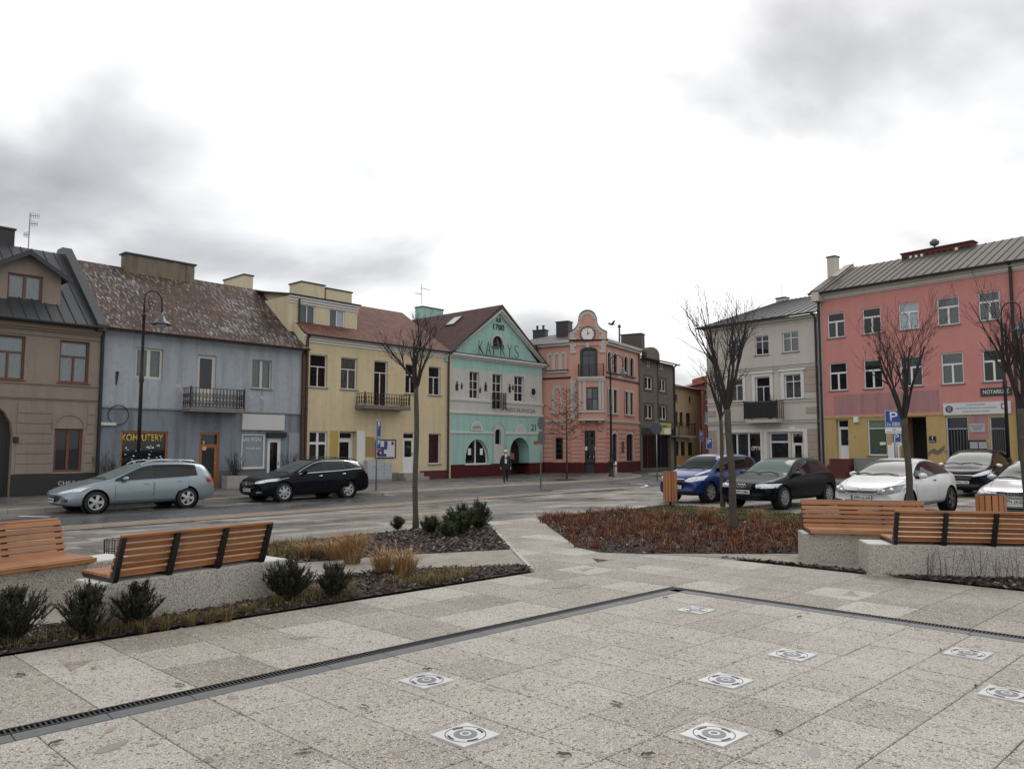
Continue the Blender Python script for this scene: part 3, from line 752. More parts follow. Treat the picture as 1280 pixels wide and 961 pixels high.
def pine(px, py, h, rad, label, seed, nb=30): return bush(px, py, h, rad, M_pine, label, 'bush', seed, 'dwarf_pine', nb, .62, .065)
pine(497, 663, .30, .16, 'small dwarf pine standing alone beyond the bark bed edge', 61, 18)
pine(537, 668, .36, .24, 'low dwarf pine right behind the bare tree trunk', 62)
pine(577, 668, .58, .42, 'broad dark green dwarf pine in the bark bed', 63, 46)
pine(598, 662, .62, .26, 'upright dwarf pine at the slanted corner of the bark bed', 64, 30)
pine(560, 672, .34, .28, 'low dwarf pine in front of the broad dwarf pine', 65, 26)
def bare_shrub(loc, h, sp, n, label, seed, rz=0.0, tm=None, tip=.0018, cat='shrub', group=None):
    r = random.Random(seed); root = empty('bare_shrub', loc, rz, label, cat, group); m = MB()
    for _ in range(n):
        a = r.uniform(0, 2 * pi); rr = sp * .35 * r.random(); b = Vector((rr * cos(a), rr * sin(a), 0)); L = h * r.uniform(.5, 1.05); ln = r.uniform(.1, .55) * sp / h
        pts = [b]; d = Vector((cos(a) * ln, sin(a) * ln, 1)).normalized()
        for q in range(5): d = (d + Vector((r.gauss(0, .09), r.gauss(0, .09), .02))).normalized(); pts.append(pts[-1] + d * L / 5)
        m.tube(pts, [.004 * h + .001 - (.004 * h) * q / 6 + tip * .5 for q in range(6)], 4, False)
        for _ in range(4):
            q = r.randint(1, 4); d2 = (d + Vector((r.gauss(0, .55), r.gauss(0, .55), .1))).normalized(); l2 = L * r.uniform(.15, .35); m.tube([pts[q], pts[q] + d2 * l2 * .5, pts[q] + d2 * l2 + Vector((0, 0, l2 * .15))], [tip * 1.3, tip, tip * .6], 3, False)
    m.build('stems', tm or M_redtwig, root); return root
M_redtwig = flat('red_twig', (0.07, 0.035, 0.028), 0.8, var=0.35, scale=20)
for k, (px, py) in enumerate([(1160, 722), (1182, 724), (1222, 728), (1252, 730), (1268, 730), (1205, 722)]):
    p = gnd(px, py); bare_shrub((p.x, p.y, 0), .46, .30, 6, 'thin bare red twigs in front of the pebbled bench block', 70 + k, tip=.0012, group='bare twig shrubs before the bench block')

# ================================================================ BENCHES
t = NT('bench_timber'); g = t.noise(3.0, t.map((1.2, 22, 22)), detail=5, rough=0.6); rn = t.rand()
c = t.mix(g, (0.15, 0.048, 0.016), (0.36, 0.145, 0.05)); c = t.mix(t.ramp(rn, [(0.0, 0.0), (1.0, 0.55)]), c, (0.46, 0.215, 0.08)); c = t.mix(t.ramp(t.noise(2.5, t.map((1, 6, 6)), detail=4), [(0.55, 0.0), (0.72, 0.6)]), c, (0.09, 0.045, 0.022))
t.set(Base_Color=c, Roughness=0.42); t.bump(g, 0.15, 0.004); M_timber = t.m
t = NT('pebbled_concrete'); gp = t.n.new('ShaderNodeNewGeometry').outputs['Position']
c = t.mix(t.noise(3, gp, detail=4), (0.34, 0.32, 0.28), (0.44, 0.42, 0.37)); s3 = t.sep(t.vor(125, gp))
c = t.mix(t.ramp(s3[0], [(0.19, 0.85), (0.22, 0.0)]), c, (0.075, 0.07, 0.065)); c = t.mix(t.ramp(s3[1], [(0.75, 0.0), (0.78, 0.7)]), c, (0.58, 0.55, 0.48)); c = t.mix(t.ramp(s3[2], [(0.85, 0.0), (0.87, 0.6)]), c, (0.26, 0.20, 0.15))
t.set(Base_Color=c, Roughness=0.8); t.bump(t.vor(125, gp, 'Distance'), 0.4, 0.005); M_pebconc = t.m
M_lit_top = flat('smooth_concrete_top', (0.52, 0.51, 0.48), 0.75, var=0.1, scale=8, bump=.1)  # smooth block top, its light from above put into the paler colour
M_bsteel = flat('bench_steel', (0.018, 0.019, 0.021), 0.45, metal=0.3, var=0.2)
def bench(label, origin, xdir, L, b0, b1, nsup, dep=0.52, blk=0.42):
    """origin: foot of the backrest, left end seen from behind; x runs along the bench, y towards the seat front"""
    root = empty('park_bench', (origin.x, origin.y, 0), atan2(xdir.y, xdir.x), label, 'bench')
    bk = MB(); bk.chbox(b0, b1, -0.02, dep, -0.05, blk, 0.012); bk.build('concrete_block', M_pebconc, root)
    MB().box(b0 + .012, b1 - .012, -0.008, dep - .012, blk, blk + 0.003).build('block_top', M_lit_top, root)
    lean = 0.16; z0 = blk + 0.045; zt = 0.87
    for k in range(nsup):                      # bent steel flats
        x = k * (L - 0.05) / (nsup - 1)
        prof = [(-0.018, blk + .003), (0.60, blk + .003), (0.615, blk + .043), (0.02, blk + .045), (-lean + .03, zt), (-lean - .015, zt), (-.045, blk + .06)]
        s_ = MB(); s_.prism_x(prof, x, x + 0.05); fixn(s_.build('steel_support', M_bsteel, root))
    n = 7; sw = 0.062; gap = 0.007
    seg = [(k * (L - .05) / (nsup - 1), (k + 1) * (L - .05) / (nsup - 1)) for k in range(nsup - 1)]
    for (xa, xb) in [(-0.05, L + .002)]:
        # backrest slats, each a board between two supports
        for q in range(6):
            f0 = 0.10 + q * 0.167; zc = z0 + (zt - z0) * f0; yc = 0.02 - (lean + .01) * f0
            s_ = MB(); s_.chbox(0, xb - xa - 0.052, -0.012, 0.014, -0.027, 0.027, 0.004); o = s_.build('slat', M_timber, root, loc=(xa + 0.051, yc + .034, zc)); o.rotation_euler = (0.36, 0, 0)
        for q in range(6):
            y = 0.075 + q * 0.092
            s_ = MB(); s_.chbox(0, xb - xa - 0.052, -0.041, 0.041, 0, 0.03, 0.005); s_.build('slat', M_timber, root, loc=(xa + 0.051, y, blk + 0.046))
    # a top board and a front board run through
    s_ = MB(); s_.chbox(0, L, -.02, .02, 0, .026, .006); s_.build('top_board', M_timber, root, loc=(0, -lean + .008, zt + .001))
    s_ = MB(); s_.chbox(0, L, -.014, .014, 0, .05, .006); s_.build('front_board', M_timber, root, loc=(0, .635, blk + .02)); return root
def bench_px(label, a, b, z, back, b0, b1, L=None, nsup=4):
    pa, pb = gnd(a[0], a[1], z), gnd(b[0], b[1], z); d = (pb - pa); Ln = L or d.length; d.normalize(); n = Vector((-d.y, d.x, 0))
    org = pa + n * back
    return bench(label, org, d, Ln, b0, b1, nsup)
# two seen from behind
bench_px('slatted timber bench seen from behind with yew bushes at its back', (152, 672), (341, 654), .87, .16, -.12, 2.05)
bench_px('slatted timber bench seen from behind with bare red twigs at its back', (1119, 640), (1251, 642), .87, .16, -.32, 2.3, L=1.88)
# two facing the camera: left end seen from behind lies on the right
bench_px('slatted timber bench with open seat facing the back of the yew bench', (72, 650), (0, 656), .87, .16, -.55, 2.3, L=1.88)
bench_px('slatted timber bench facing the camera beside the red grass bed', (1153, 628), (1003, 626), .87, .16, -.4, 1.9, L=1.82)

# ================================================================ BUILDING KIT
class Front:
    """a house front: local x runs left to right, y into the house, z up from the house's base"""
    def __init__(s, name, label, p0, p1, z0, cat='building', group=None):
        d = (p1 - p0); d.z = 0; s.L = d.length; d.normalize(); s.d = d; s.n = Vector((d.y, -d.x, 0)); s.p0 = Vector((p0.x, p0.y, z0)); s.z0 = z0
        s.root = empty(name, s.p0, atan2(d.y, d.x), label, cat, group); s.holes = []
    def loc(s, px, py, y=0.0):
        r = ray(px, py); o = Vector((0, 0, EYE)); c = s.p0 - s.n * y
        t_ = (c - o).dot(s.n) / r.dot(s.n); p = o + r * t_ - s.p0
        return p.dot(s.d), p.z
    def rect(s, xl, yt, yb, xr, y=0.0):
        a, z1 = s.loc(xl, yt, y); _, z0 = s.loc(xl, yb, y); b, _ = s.loc(xr, yt, y); return a, b, z0, z1
def outline(a, b, z0, z1, rise=0.0, n=10):
    if rise <= 0: return [(a, z0), (b, z0), (b, z1), (a, z1)]
    m_, h = (a + b) / 2, (b - a) / 2
    return [(a, z0), (b, z0)] + [(m_ + h * cos(pi * k / n), z1 - rise + rise * sin(pi * k / n)) for k in range(n + 1)]
def wall_mesh(m, x0, x1, z0, z1, holes, rd=0.16, y=0.0):
    """rectangle of wall with openings (s0,s1,z0,z1,rise) and their reveals"""
    xs_ = sorted({x0, x1} | {h[0] for h in holes} | {h[1] for h in holes}); zs_ = sorted({z0, z1} | {h[2] for h in holes} | {h[3] for h in holes})
    xs_ = [x for x in xs_ if x0 - 1e-6 <= x <= x1 + 1e-6]; zs_ = [z for z in zs_ if z0 - 1e-6 <= z <= z1 + 1e-6]
    for i in range(len(xs_) - 1):
        for k in range(len(zs_) - 1):
            cx_, cz_ = (xs_[i] + xs_[i + 1]) / 2, (zs_[k] + zs_[k + 1]) / 2
            if any(h[0] < cx_ < h[1] and h[2] < cz_ < h[3] for h in holes): continue
            m.quad((xs_[i], y, zs_[k]), (xs_[i + 1], y, zs_[k]), (xs_[i + 1], y, zs_[k + 1]), (xs_[i], y, zs_[k + 1]))
    for h in holes:
        a, b, c, d = h[:4]; rise = h[4] if len(h) > 4 else 0
        o = outline(a, b, c, d, rise)
        if rise > 0:
            arc = o[2:]; n = len(arc); mid = n // 2
            for q in range(mid): m.add([(b, y, d), (arc[q][0], y, arc[q][1]), (arc[q + 1][0], y, arc[q + 1][1])], [(0, 2, 1)])
            for q in range(mid, n - 1): m.add([(a, y, d), (arc[q][0], y, arc[q][1]), (arc[q + 1][0], y, arc[q + 1][1])], [(0, 2, 1)])
        r_ = h[5] if len(h) > 5 else rd
        for q in range(len(o)):
            p, w_ = o[q], o[(q + 1) % len(o)]
            m.quad((p[0], y, p[1]), (p[0], y + r_, p[1]), (w_[0], y + r_, w_[1]), (w_[0], y, w_[1]))
def shell(F, x0, x1, z0, z1, D, mat, holes=None, rd=0.16, name='wall', y=0.0, sides=True, parent=None):
    m = MB(); wall_mesh(m, x0, x1, z0, z1, F.holes if holes is None else holes, rd, y)
    if sides:
        m.quad((x0, y + D, z0), (x0, y, z0), (x0, y, z1), (x0, y + D, z1)); m.quad((x1, y, z0), (x1, y + D, z0), (x1, y + D, z1), (x1, y, z1))
        m.quad((x1, y + D, z0), (x0, y + D, z0), (x0, y + D, z1), (x1, y + D, z1)); m.quad((x0, y, z1), (x1, y, z1), (x1, y + D, z1), (x0, y + D, z1))
    return m.build(name, mat, parent or F.root)
def plate(m, pts, th):
    """a thick sheet: polygon of 3-D points, thickness below"""
    P_ = [Vector(p) for p in pts]; n = (P_[1] - P_[0]).cross(P_[2] - P_[0]).normalized()
    if n.z < 0: P_.reverse(); n = -n
    k = len(P_); vs = [tuple(p) for p in P_] + [tuple(p - n * th) for p in P_]
    m.add(vs, [tuple(range(k)), tuple(range(2 * k - 1, k - 1, -1))] + [(i, i + k, (i + 1) % k + k, (i + 1) % k) for i in range(k)])
def bx(F, name, mat, x0, x1, y0, y1, z0, z1, parent=None, label=None, bev=0.0):
    m = MB(); m.chbox(x0, x1, y0, y1, z0, z1, bev) if bev else m.box(x0, x1, y0, y1, z0, z1)
    o = m.build(name, mat, parent or F.root)
    if label: o['label'] = label
    return o
def moulding(F, name, mat, x0, x1, zs_, parent=None, ret=0.0):
    """stepped horizontal profile: zs_ = [(z0, z1, projection)]"""
    m = MB()
    for z0, z1, p in zs_: m.box(x0 - ret * p, x1 + ret * p, -p, 0.0, z0, z1)
    return m.build(name, mat, parent or F.root)
def frame_poly(m, o_, i_, y0, y1):
    n = len(o_)
    for k in range(n):
        k2 = (k + 1) % n; a, b, c, d = o_[k], o_[k2], i_[k2], i_[k]
        m.quad((a[0], y0, a[1]), (b[0], y0, b[1]), (c[0], y0, c[1]), (d[0], y0, d[1]))
        m.quad((d[0], y0, d[1]), (c[0], y0, c[1]), (c[0], y1, c[1]), (d[0], y1, d[1]))
def window(F, h, style='T', fm=None, gm=None, fw=0.055, rd=0.16, sill=None, parent=None, name='window', top=0.33, mull=0.045, label=None, curtain=None, panel=0.0, glow=None):
    """frame in the opening, panes and sill as its pieces"""
    a, b, c, d = h[:4]; rise = h[4] if len(h) > 4 else 0.0
    rd = h[5] if len(h) > 5 else rd
    y0 = rd - 0.07; y1 = rd - 0.01; fm = fm or M_wframe; gm = gm or M_glass
    if gm is M_glass and name == 'window' and not rise and style in ('T', 'TT', '2') and CURT.random() < .33: gm, curtain = M_clear, M_dimcurtain
    m = MB(); oo = outline(a + .002, b - .002, c + .002, d - .002, rise); ii = outline(a + fw, b - fw, c + fw, d - fw, max(0, rise - fw * .4) if rise else 0)
    frame_poly(m, oo, ii, y0, y1)
    A, B, C, D = a + fw, b - fw, c + fw, d - fw; panes = []; w2 = mull / 2
    vb = []; hb = []
    if style == 'T':
        zt = D - top * (D - C); hb = [zt]; vb = [((A + B) / 2, C, zt)]
        panes = [(A, (A + B) / 2, C, zt), ((A + B) / 2, B, C, zt), (A, B, zt, D)]
    elif style == 'TT':
        zt = D - top * (D - C); hb = [zt]; vb = [((A + B) / 2, C, D)]
        panes = [(A, (A + B) / 2, C, zt), ((A + B) / 2, B, C, zt), (A, (A + B) / 2, zt, D), ((A + B) / 2, B, zt, D)]
    elif style == '2':
        vb = [((A + B) / 2, C, D)]; panes = [(A, (A + B) / 2, C, D), ((A + B) / 2, B, C, D)]
    elif style == '1': panes = [(A, B, C, D)]
    elif style == 'H':                         # one light with a top light
        zt = D - top * (D - C); hb = [zt]; panes = [(A, B, C, zt), (A, B, zt, D)]
    elif style == 'P':                         # door: solid lower panel
        zt = C + panel * (D - C); hb = [zt]; panes = [(A, B, zt, D)]; m.box(A, B, y0 + .012, y1, C, zt)
    elif isinstance(style, tuple):
        nc, nr = style
        vb = [(A + (B - A) * k / nc, C, D) for k in range(1, nc)]; hb = [C + (D - C) * k / nr for k in range(1, nr)]
        panes = [(A + (B - A) * i / nc, A + (B - A) * (i + 1) / nc, C + (D - C) * k / nr, C + (D - C) * (k + 1) / nr) for i in range(nc) for k in range(nr)]
    for x, q0, q1 in vb: m.box(x - w2, x + w2, y0 + .004, y1, q0, min(q1, D - (0.02 if rise else 0)))
    for z in hb: m.box(A, B, y0 + .002, y1, z - w2, z + w2)
    o = m.build(name, fm, parent or F.root)
    if label: o['label'] = label
    yg = y1 - .012
    if rise:
        p = MB(); p.poly([(x, yg, z) for x, z in outline(a + fw * .6, b - fw * .6, c + fw * .6, d - fw * .6, rise - fw * .3)]); p.build('pane', gm, o)
    else:
        for (p0, p1, q0, q1) in panes:
            p = MB(); p.box(p0, p1, yg, yg + .008, q0, q1); p.build('pane', gm, o)
    if curtain:
        p = MB(); n = 14
        for k in range(n + 1): x = A + (B - A) * k / n; yy = y1 + .035 + .012 * (k % 2); p.v += [(x, yy, C), (x, yy, D)]
        for k in range(n): p.f.append((2 * k, 2 * k + 2, 2 * k + 3, 2 * k + 1)); p.mi.append(0)
        p.build('curtain', curtain, o)
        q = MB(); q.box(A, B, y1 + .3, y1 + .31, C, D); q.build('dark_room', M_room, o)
    if sill: s_ = MB(); s_.box(a - .06, b + .06, -.07, rd - .07, c - .05, c - .001); s_.build('sill', sill, o)
    return o
def door(F, h, fm, gm, glass=(0.12, 0.88, 0.35, 0.95), rd=0.16, fw=0.07, transom=0.0, name='door', handle=True, double=False, parent=None):
    a, b, c, d = h[:4]; rise = h[4] if len(h) > 4 else 0; rd = h[5] if len(h) > 5 else rd
    y0, y1 = rd - .08, rd - .01; m = MB(); frame_poly(m, outline(a + .002, b - .002, c, d - .002, rise), outline(a + fw, b - fw, c + .01, d - fw, max(0, rise - fw * .4) if rise else 0), y0, y1)
    A, B, C, D = a + fw, b - fw, c + .01, d - fw; zt = D - transom * (D - C)
    if transom: m.box(A, B, y0, y1, zt - .03, zt + .03)
    leafs = [(A, (A + B) / 2 - .004), ((A + B) / 2 + .004, B)] if double else [(A, B)]
    o = m.build(name, fm, parent or F.root)
    for (p, q) in leafs:
        w_ = q - p; g0, g1, k0, k1 = p + glass[0] * w_, p + glass[1] * w_, C + glass[2] * (zt - C), C + glass[3] * (zt - C)
        l_ = MB()
        top_ = zt - .03 if transom else (D - (rise * .35 if rise else 0))
        k1 = min(k1, top_ - .08)
        for r_ in ((p, g0, C, top_), (g1, q, C, top_), (g0, g1, C, k0), (g0, g1, k1, top_)): l_.box(r_[0], r_[1], y0 + .02, y1 - .005, r_[2], r_[3])
        lf = l_.build('leaf', fm, o); g_ = MB(); g_.box(g0, g1, y0 + .035, y0 + .045, k0, k1); g_.build('pane', gm, o)
        if handle: hh = MB(); hh.box(q - .12 * w_, q - .12 * w_ + .02, y0 - .04, y0 + .02, C + .95, C + 1.12); hh.build('handle', M_chrome, o)
    if transom: g_ = MB(); g_.box(A, B, y0 + .035, y0 + .045, zt + .03, D); g_.build('pane', gm, o)
    return o
def text(F, s_, x, z, h, mat, y=-0.02, width=None, ext=0.006, parent=None, name='lettering', align='LEFT', bold=0.0, spacing=1.0):
    cu = bpy.data.curves.new('txt', 'FONT'); cu.body = s_; cu.size = 1.0; cu.extrude = ext / h if False else 0.0; cu.align_x = align; cu.offset = bold; cu.space_character = spacing
    ob = bpy.data.objects.new('txt', cu); me = bpy.data.meshes.new_from_object(ob); bpy.data.objects.remove(ob)
    xs_ = [v.co.x for v in me.vertices] or [0]; ys_ = [v.co.y for v in me.vertices] or [0]
    w0 = max(xs_) - min(xs_) or 1; h0 = max(ys_) - min(ys_) or 1; kx = (width / w0) if width else h / h0; kz = h / h0; ox, oy = min(xs_), min(ys_)
    if align == 'CENTER': ox = (max(xs_) + min(xs_)) / 2
    bm = bmesh.new(); bm.from_mesh(me); r_ = bmesh.ops.extrude_face_region(bm, geom=bm.faces[:]); 
    ev = [v for v in r_['geom'] if isinstance(v, bmesh.types.BMVert)]
    for v in ev: v.co.z += 1.0
    for v in bm.verts: v.co = Vector((x + (v.co.x - ox) * kx, y - v.co.z * ext, z + (v.co.y - oy) * kz))
    bmesh.ops.recalc_face_normals(bm, faces=bm.faces); bm.to_mesh(me); bm.free(); me.materials.clear(); me.materials.append(mat)
    return link(name, me, parent or F.root)
def downpipe(F, mat, x, z0, z1, r=0.05, y=-0.09, name='downpipe', kink=None):
    m = MB(); pts = [(x, y, z0), (x, y, z1 - .25), (x, y - .02, z1 - .15), (x + (kink or 0), y - .25, z1)]
    m.tube(pts, r, 8)
    for k in range(3): z = z0 + .4 + k * (z1 - z0 - .8) / 2; m.tube([(x, y, z - .02), (x, y, z + .02)], r * 1.25, 8)
    return m.build(name, mat, F.root, smooth=False)
def gutter(F, mat, x0, x1, y, z, r=0.07, name='gutter', z1=None):
    m = MB(); n = 8; z1 = z if z1 is None else z1
    for x, zz_ in ((x0, z), (x1, z1)):
        for k in range(n + 1): a = pi + pi * k / n; m.v.append((x, y + r * cos(a), zz_ + r * sin(a)))
    for k in range(n): m.f.append((k, k + 1, n + 2 + k, n + 1 + k)); m.mi.append(0)
    m.box(x0, x1, y + r - .012, y + r + .006, z - .03, z + .03) if z1 == z else None
    m.box(x0, x1, y - r - .006, y - r + .006, z - .02, z + .012) if z1 == z else None
    return m.build(name, mat, F.root)
def seam_roof(F, el, er, rr, rl, n, mat, name='roof', th=0.05, rib=0.035, parent=None):
    """standing-seam sheet roof: every sheet a piece, with a raised seam"""
    el, er, rr, rl = map(Vector, (el, er, rr, rl)); m = MB(); plate(m, [el - Vector((0, 0, .02)), er - Vector((0, 0, .02)), rr - Vector((0, 0, .02)), rl - Vector((0, 0, .02))], th); o = m.build(name, mat, parent or F.root)
    for k in range(n):
        a, b = k / n, (k + 1) / n; e0, e1 = el.lerp(er, a), el.lerp(er, b); r0, r1 = rl.lerp(rr, a), rl.lerp(rr, b)
        q = MB(); plate(q, [e0, e1, r1, r0], 0.012)
        nn = (er - el).cross(rl - el).normalized(); nn = nn if nn.z > 0 else -nn; s_ = (e1 - e0) * 0.06
        q.hexa([tuple(v) for v in (e0 - s_ * .3, e0 + s_ * .7, r0 + s_ * .7, r0 - s_ * .3, e0 - s_ * .3 + nn * rib, e0 + s_ * .7 + nn * rib, r0 + s_ * .7 + nn * rib, r0 - s_ * .3 + nn * rib)])
        q.build('roof_sheet', mat, o)
    return o
def railing(F, x0, x1, y0, y1, z0, z1, mat, nb=10, ornate=False, parent=None, name='railing'):
    """balcony railing round three sides: y0 outer (negative), y1 at the wall"""
    m = MB(); rb = 0.012
    for z in (z1 - .02, z0 + .06): m.box(x0, x1, y0, y0 + .025, z, z + .025); m.box(x0, x0 + .025, y0, y1, z, z + .025); m.box(x1 - .025, x1, y0, y1, z, z + .025)
    ns = max(3, int(nb * (y1 - y0) / (x1 - x0)))
    spots = [(x0 + (x1 - x0) * (k + .5) / nb, y0 + .012, 0) for k in range(nb)] + [(xx, y0 + (y1 - y0) * (k + .5) / ns, 1) for k in range(ns) for xx in (x0 + .012, x1 - .012)]
    for (x, y, sd_) in spots:
        m.box(x - rb, x + rb, y - rb, y + rb, z0 + .06, z1 - .02)
        if ornate:
            h = z1 - z0
            for zc in (z0 + .3 * h, z0 + .62 * h):
                ring = [(cos(2 * pi * q / 8) * .055, sin(2 * pi * q / 8) * h * .13) for q in range(9)]
                m.tube([(x + (0 if sd_ else a), y + (a if sd_ else 0), zc + b) for a, b in ring], .014, 4, False)
    for (x, y) in ((x0 + .015, y0 + .015), (x1 - .015, y0 + .015)): m.box(x - .02, x + .02, y - .02, y + .02, z0, z1 + .07)
    return m.build(name, mat, parent or F.root)
def chimney(F, mat, x0, x1, y0, y1, z0, z1, capm, name='chimney', over=0.05, parent=None, pots=0):
    m = MB(); m.box(x0, x1, y0, y1, z0, z1 - .08); o = m.build(name, mat, parent or F.root)
    c_ = MB(); c_.chbox(x0 - over, x1 + over, y0 - over, y1 + over, z1 - .08, z1, .015)
    for k in range(pots): xx = x0 + (x1 - x0) * (k + .5) / pots; c_.lathe([(.09, z1), (.08, z1 + .25), (.12, z1 + .27), (.1, z1 + .33)], 8, (xx, (y0 + y1) / 2, 0))
    c_.build('cap', capm, o); return o

CURT = random.Random(77)
# shared building materials
M_wframe = flat('white_window_frame', (0.66, 0.66, 0.64), 0.45, var=0.05)
M_oldframe = flat('weathered_white_frame', (0.52, 0.50, 0.45), 0.7, var=0.25, scale=12)
M_brownframe = flat('brown_window_frame', (0.125, 0.04, 0.02), 0.5, var=0.2, scale=10)
M_darkframe = flat('black_window_frame', (0.022, 0.020, 0.020), 0.45, var=0.2)
M_orange = flat('orange_brown_joinery', (0.33, 0.11, 0.015), 0.5, var=0.2, scale=9)
M_glass = glassmat('window_glass'); M_glass_b = glassmat('bluish_window_glass', (0.045, 0.055, 0.062))
t = NT('clear_glass'); tr = t.n.new('ShaderNodeBsdfTransparent'); gl = t.n.new('ShaderNodeBsdfGlossy'); gl.inputs['Roughness'].default_value = .02; fr = t.n.new('ShaderNodeFresnel'); fr.inputs[0].default_value = 1.5; mx = t.n.new('ShaderNodeMixShader')
tr.inputs[0].default_value = (.82, .86, .86, 1); t.l.new(fr.outputs[0], mx.inputs[0]); t.l.new(tr.outputs[0], mx.inputs[1]); t.l.new(gl.outputs[0], mx.inputs[2]); t.l.new(mx.outputs[0], t.out.inputs[0]); M_clear = t.m
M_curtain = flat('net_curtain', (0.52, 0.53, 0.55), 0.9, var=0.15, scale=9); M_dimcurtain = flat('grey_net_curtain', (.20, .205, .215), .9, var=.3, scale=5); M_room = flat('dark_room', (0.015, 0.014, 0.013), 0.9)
M_chrome = flat('chrome', (0.6, 0.6, 0.6), 0.2, metal=0.9, var=0.05)
M_zinc = flat('grey_zinc', (0.10, 0.105, 0.11), 0.5, metal=0.4, var=0.2)
M_black = flat('black_metal', (0.02, 0.02, 0.022), 0.5, metal=0.3, var=0.25)
M_brownpipe = flat('brown_downpipe', (0.07, 0.03, 0.022), 0.5, metal=0.3, var=0.2)
M_sill = flat('stone_sill', (0.20, 0.19, 0.18), 0.8, var=0.2)
M_whitetrim = flat('white_moulding', (0.62, 0.61, 0.57), 0.8, var=0.1, bump=.1)
M_lead = flat('dark_capping', (0.04, 0.04, 0.042), 0.5, metal=.3, var=.25)
def roof_sheet_mat(name, col, rust=None, amt=0.3, rough=0.55, metal=0.2):
    t = NT(name); n1 = t.noise(0.8, detail=5, rough=.6); c = t.mix(n1, mul(col, .78), mul(col, 1.2)); rn = t.rand(); c = t.mix(t.ramp(rn, [(0, 0.0), (1, .35)]), c, mul(col, .7))
    if rust: c = t.mix(t.ramp(t.noise(2.4, t.map((1, 1, .4)), detail=6, rough=.65), [(.5, 0.0), (.72, amt)]), c, rust)
    t.set(Base_Color=c, Roughness=rough, Metallic=metal); t.bump(t.noise(7), .1, .02); return t.m
def tile_mat(name, cols, sc=3.2, stretch=(1, 1, 1), rough=.8, pale=None, pamt=0.0):
    """small overlapping tiles or shingles, too small to build singly"""
    t = NT(name)
    br = t.n.new('ShaderNodeTexBrick'); 
    uvm = t.n.new('ShaderNodeUVMap'); t.l.new(uvm.outputs[0], br.inputs['Vector'])
    br.offset = .5; br.inputs['Scale'].default_value = 1; br.inputs['Brick Width'].default_value = stretch[0]; br.inputs['Row Height'].default_value = stretch[1]; br.inputs['Mortar Size'].default_value = .018; br.inputs['Bias'].default_value = 0
    br.inputs['Color1'].default_value = (0, 0, 0, 1); br.inputs['Color2'].default_value = (1, 1, 1, 1); br.inputs['Mortar'].default_value = (0, 0, 0, 1)
    c = t.ramp(br.outputs['Color'], [(0, cols[0]), (.5, cols[1]), (1, cols[2])]); c = t.mix(t.ramp(t.noise(.8, detail=5), [(.4, 0.0), (.7, .5)]), c, cols[0])
    if pale:
        mp2 = t.n.new('ShaderNodeMapping'); t.l.new(uvm.outputs[0], mp2.inputs[0]); mp2.inputs['Scale'].default_value = (9.0, 2.0, 1); mp2.inputs['Rotation'].default_value = (0, 0, 0)
        pn = t.noise(1.0, mp2.outputs[0], detail=4, rough=.7); big = t.noise(.5, detail=3)
        pf = t.ramp(t.math('ADD', pn, t.math('MULTIPLY', t.math('SUBTRACT', big, .5), .35)), [(.55 - pamt, 0.0), (.58 - pamt, 1.0)]); c = t.mix(pf, c, pale)
    c = t.mix(t.math('MULTIPLY', br.outputs['Fac'], .75), c, (.015, .012, .01))
    t.set(Base_Color=c, Roughness=rough); t.bump(br.outputs['Fac'], -.6, .02); return t.m
def uv_quad(o, axis_u, axis_v):
    """lay metric UVs along two directions, for tiled roofs"""
    me = o.data; uvl = me.uv_layers.new(name='UVMap'); au, av = Vector(axis_u).normalized(), Vector(axis_v).normalized()
    for lp in me.loops: co = me.vertices[lp.vertex_index].co; uvl.data[lp.index].uv = (co.dot(au), co.dot(av))
    return o
def tiled_plane(F, pts, mat, name='roof', th=.08, parent=None):
    m = MB(); plate(m, pts, th); o = m.build(name, mat, parent or F.root); P_ = [Vector(p) for p in pts]; u = (P_[1] - P_[0]).normalized(); n = (P_[1] - P_[0]).cross(P_[2] - P_[0]).normalized(); uv_quad(o, u, n.cross(u)); return o

# ================================================================ THE LEFT ROW
ZL = -0.13
def row_front(name, label, pxa, pxb): return Front(name, label, lw(at_row(pxa, 0), 0), lw(at_row(pxb, 0), 0), ZL)
# ---------------------------------------------------------------- taupe house with dormer
M_taupe = plaster('taupe_render', (0.255, 0.212, 0.175), (0.13, 0.11, 0.09), .25); M_taupe2 = plaster('taupe_trim', (0.25, 0.20, 0.155), (0.14, 0.12, 0.1), .2)
M_plinth_k = flat('black_plinth', (0.016, 0.016, 0.017), .6, var=.3, scale=4)
M_slate = roof_sheet_mat('dark_sheet_roof', (0.055, 0.058, 0.063), None, rough=.45, metal=.35)
F = row_front('taupe_house', 'taupe house with brown windows, dark sheet roof and a gabled dormer', -150, 122)
L = F.L; a, b, c, d = F.rect(75.5, 424.7, 477.8, 112.6); ww = b - a; zE = F.loc(120, 411)[1]
sp = a - F.loc(31 - 37 * 1.06, 420)[0]
wins = [(a, b, c, d)]; x = a
s31 = F.loc(31, 450)[0]; step = b - s31
for k in range(1, 4):
    if a - k * step > .4: wins.append((a - k * step, b - k * step, c, d))
g = F.rect(68.6, 535.5, 590, 104); gz1 = F.loc(68.6, 518.5)[1]
gate_r = F.loc(15, 560)[0]; gate = (gate_r - 2.9, gate_r, 0.02, F.loc(0, 512)[1] + .45, 1.35, .35)
shell(F, 0, L, 0, zE - .05, 8, M_taupe, wins + [(g[0], g[1], g[2], g[3]), gate])
for i, w in enumerate(wins): window(F, w, 'T', M_brownframe, M_clear, .07, sill=M_brownframe, top=.36, mull=.07, curtain=M_curtain)
window(F, g, '2', M_brownframe, M_glass, .09, mull=.10)
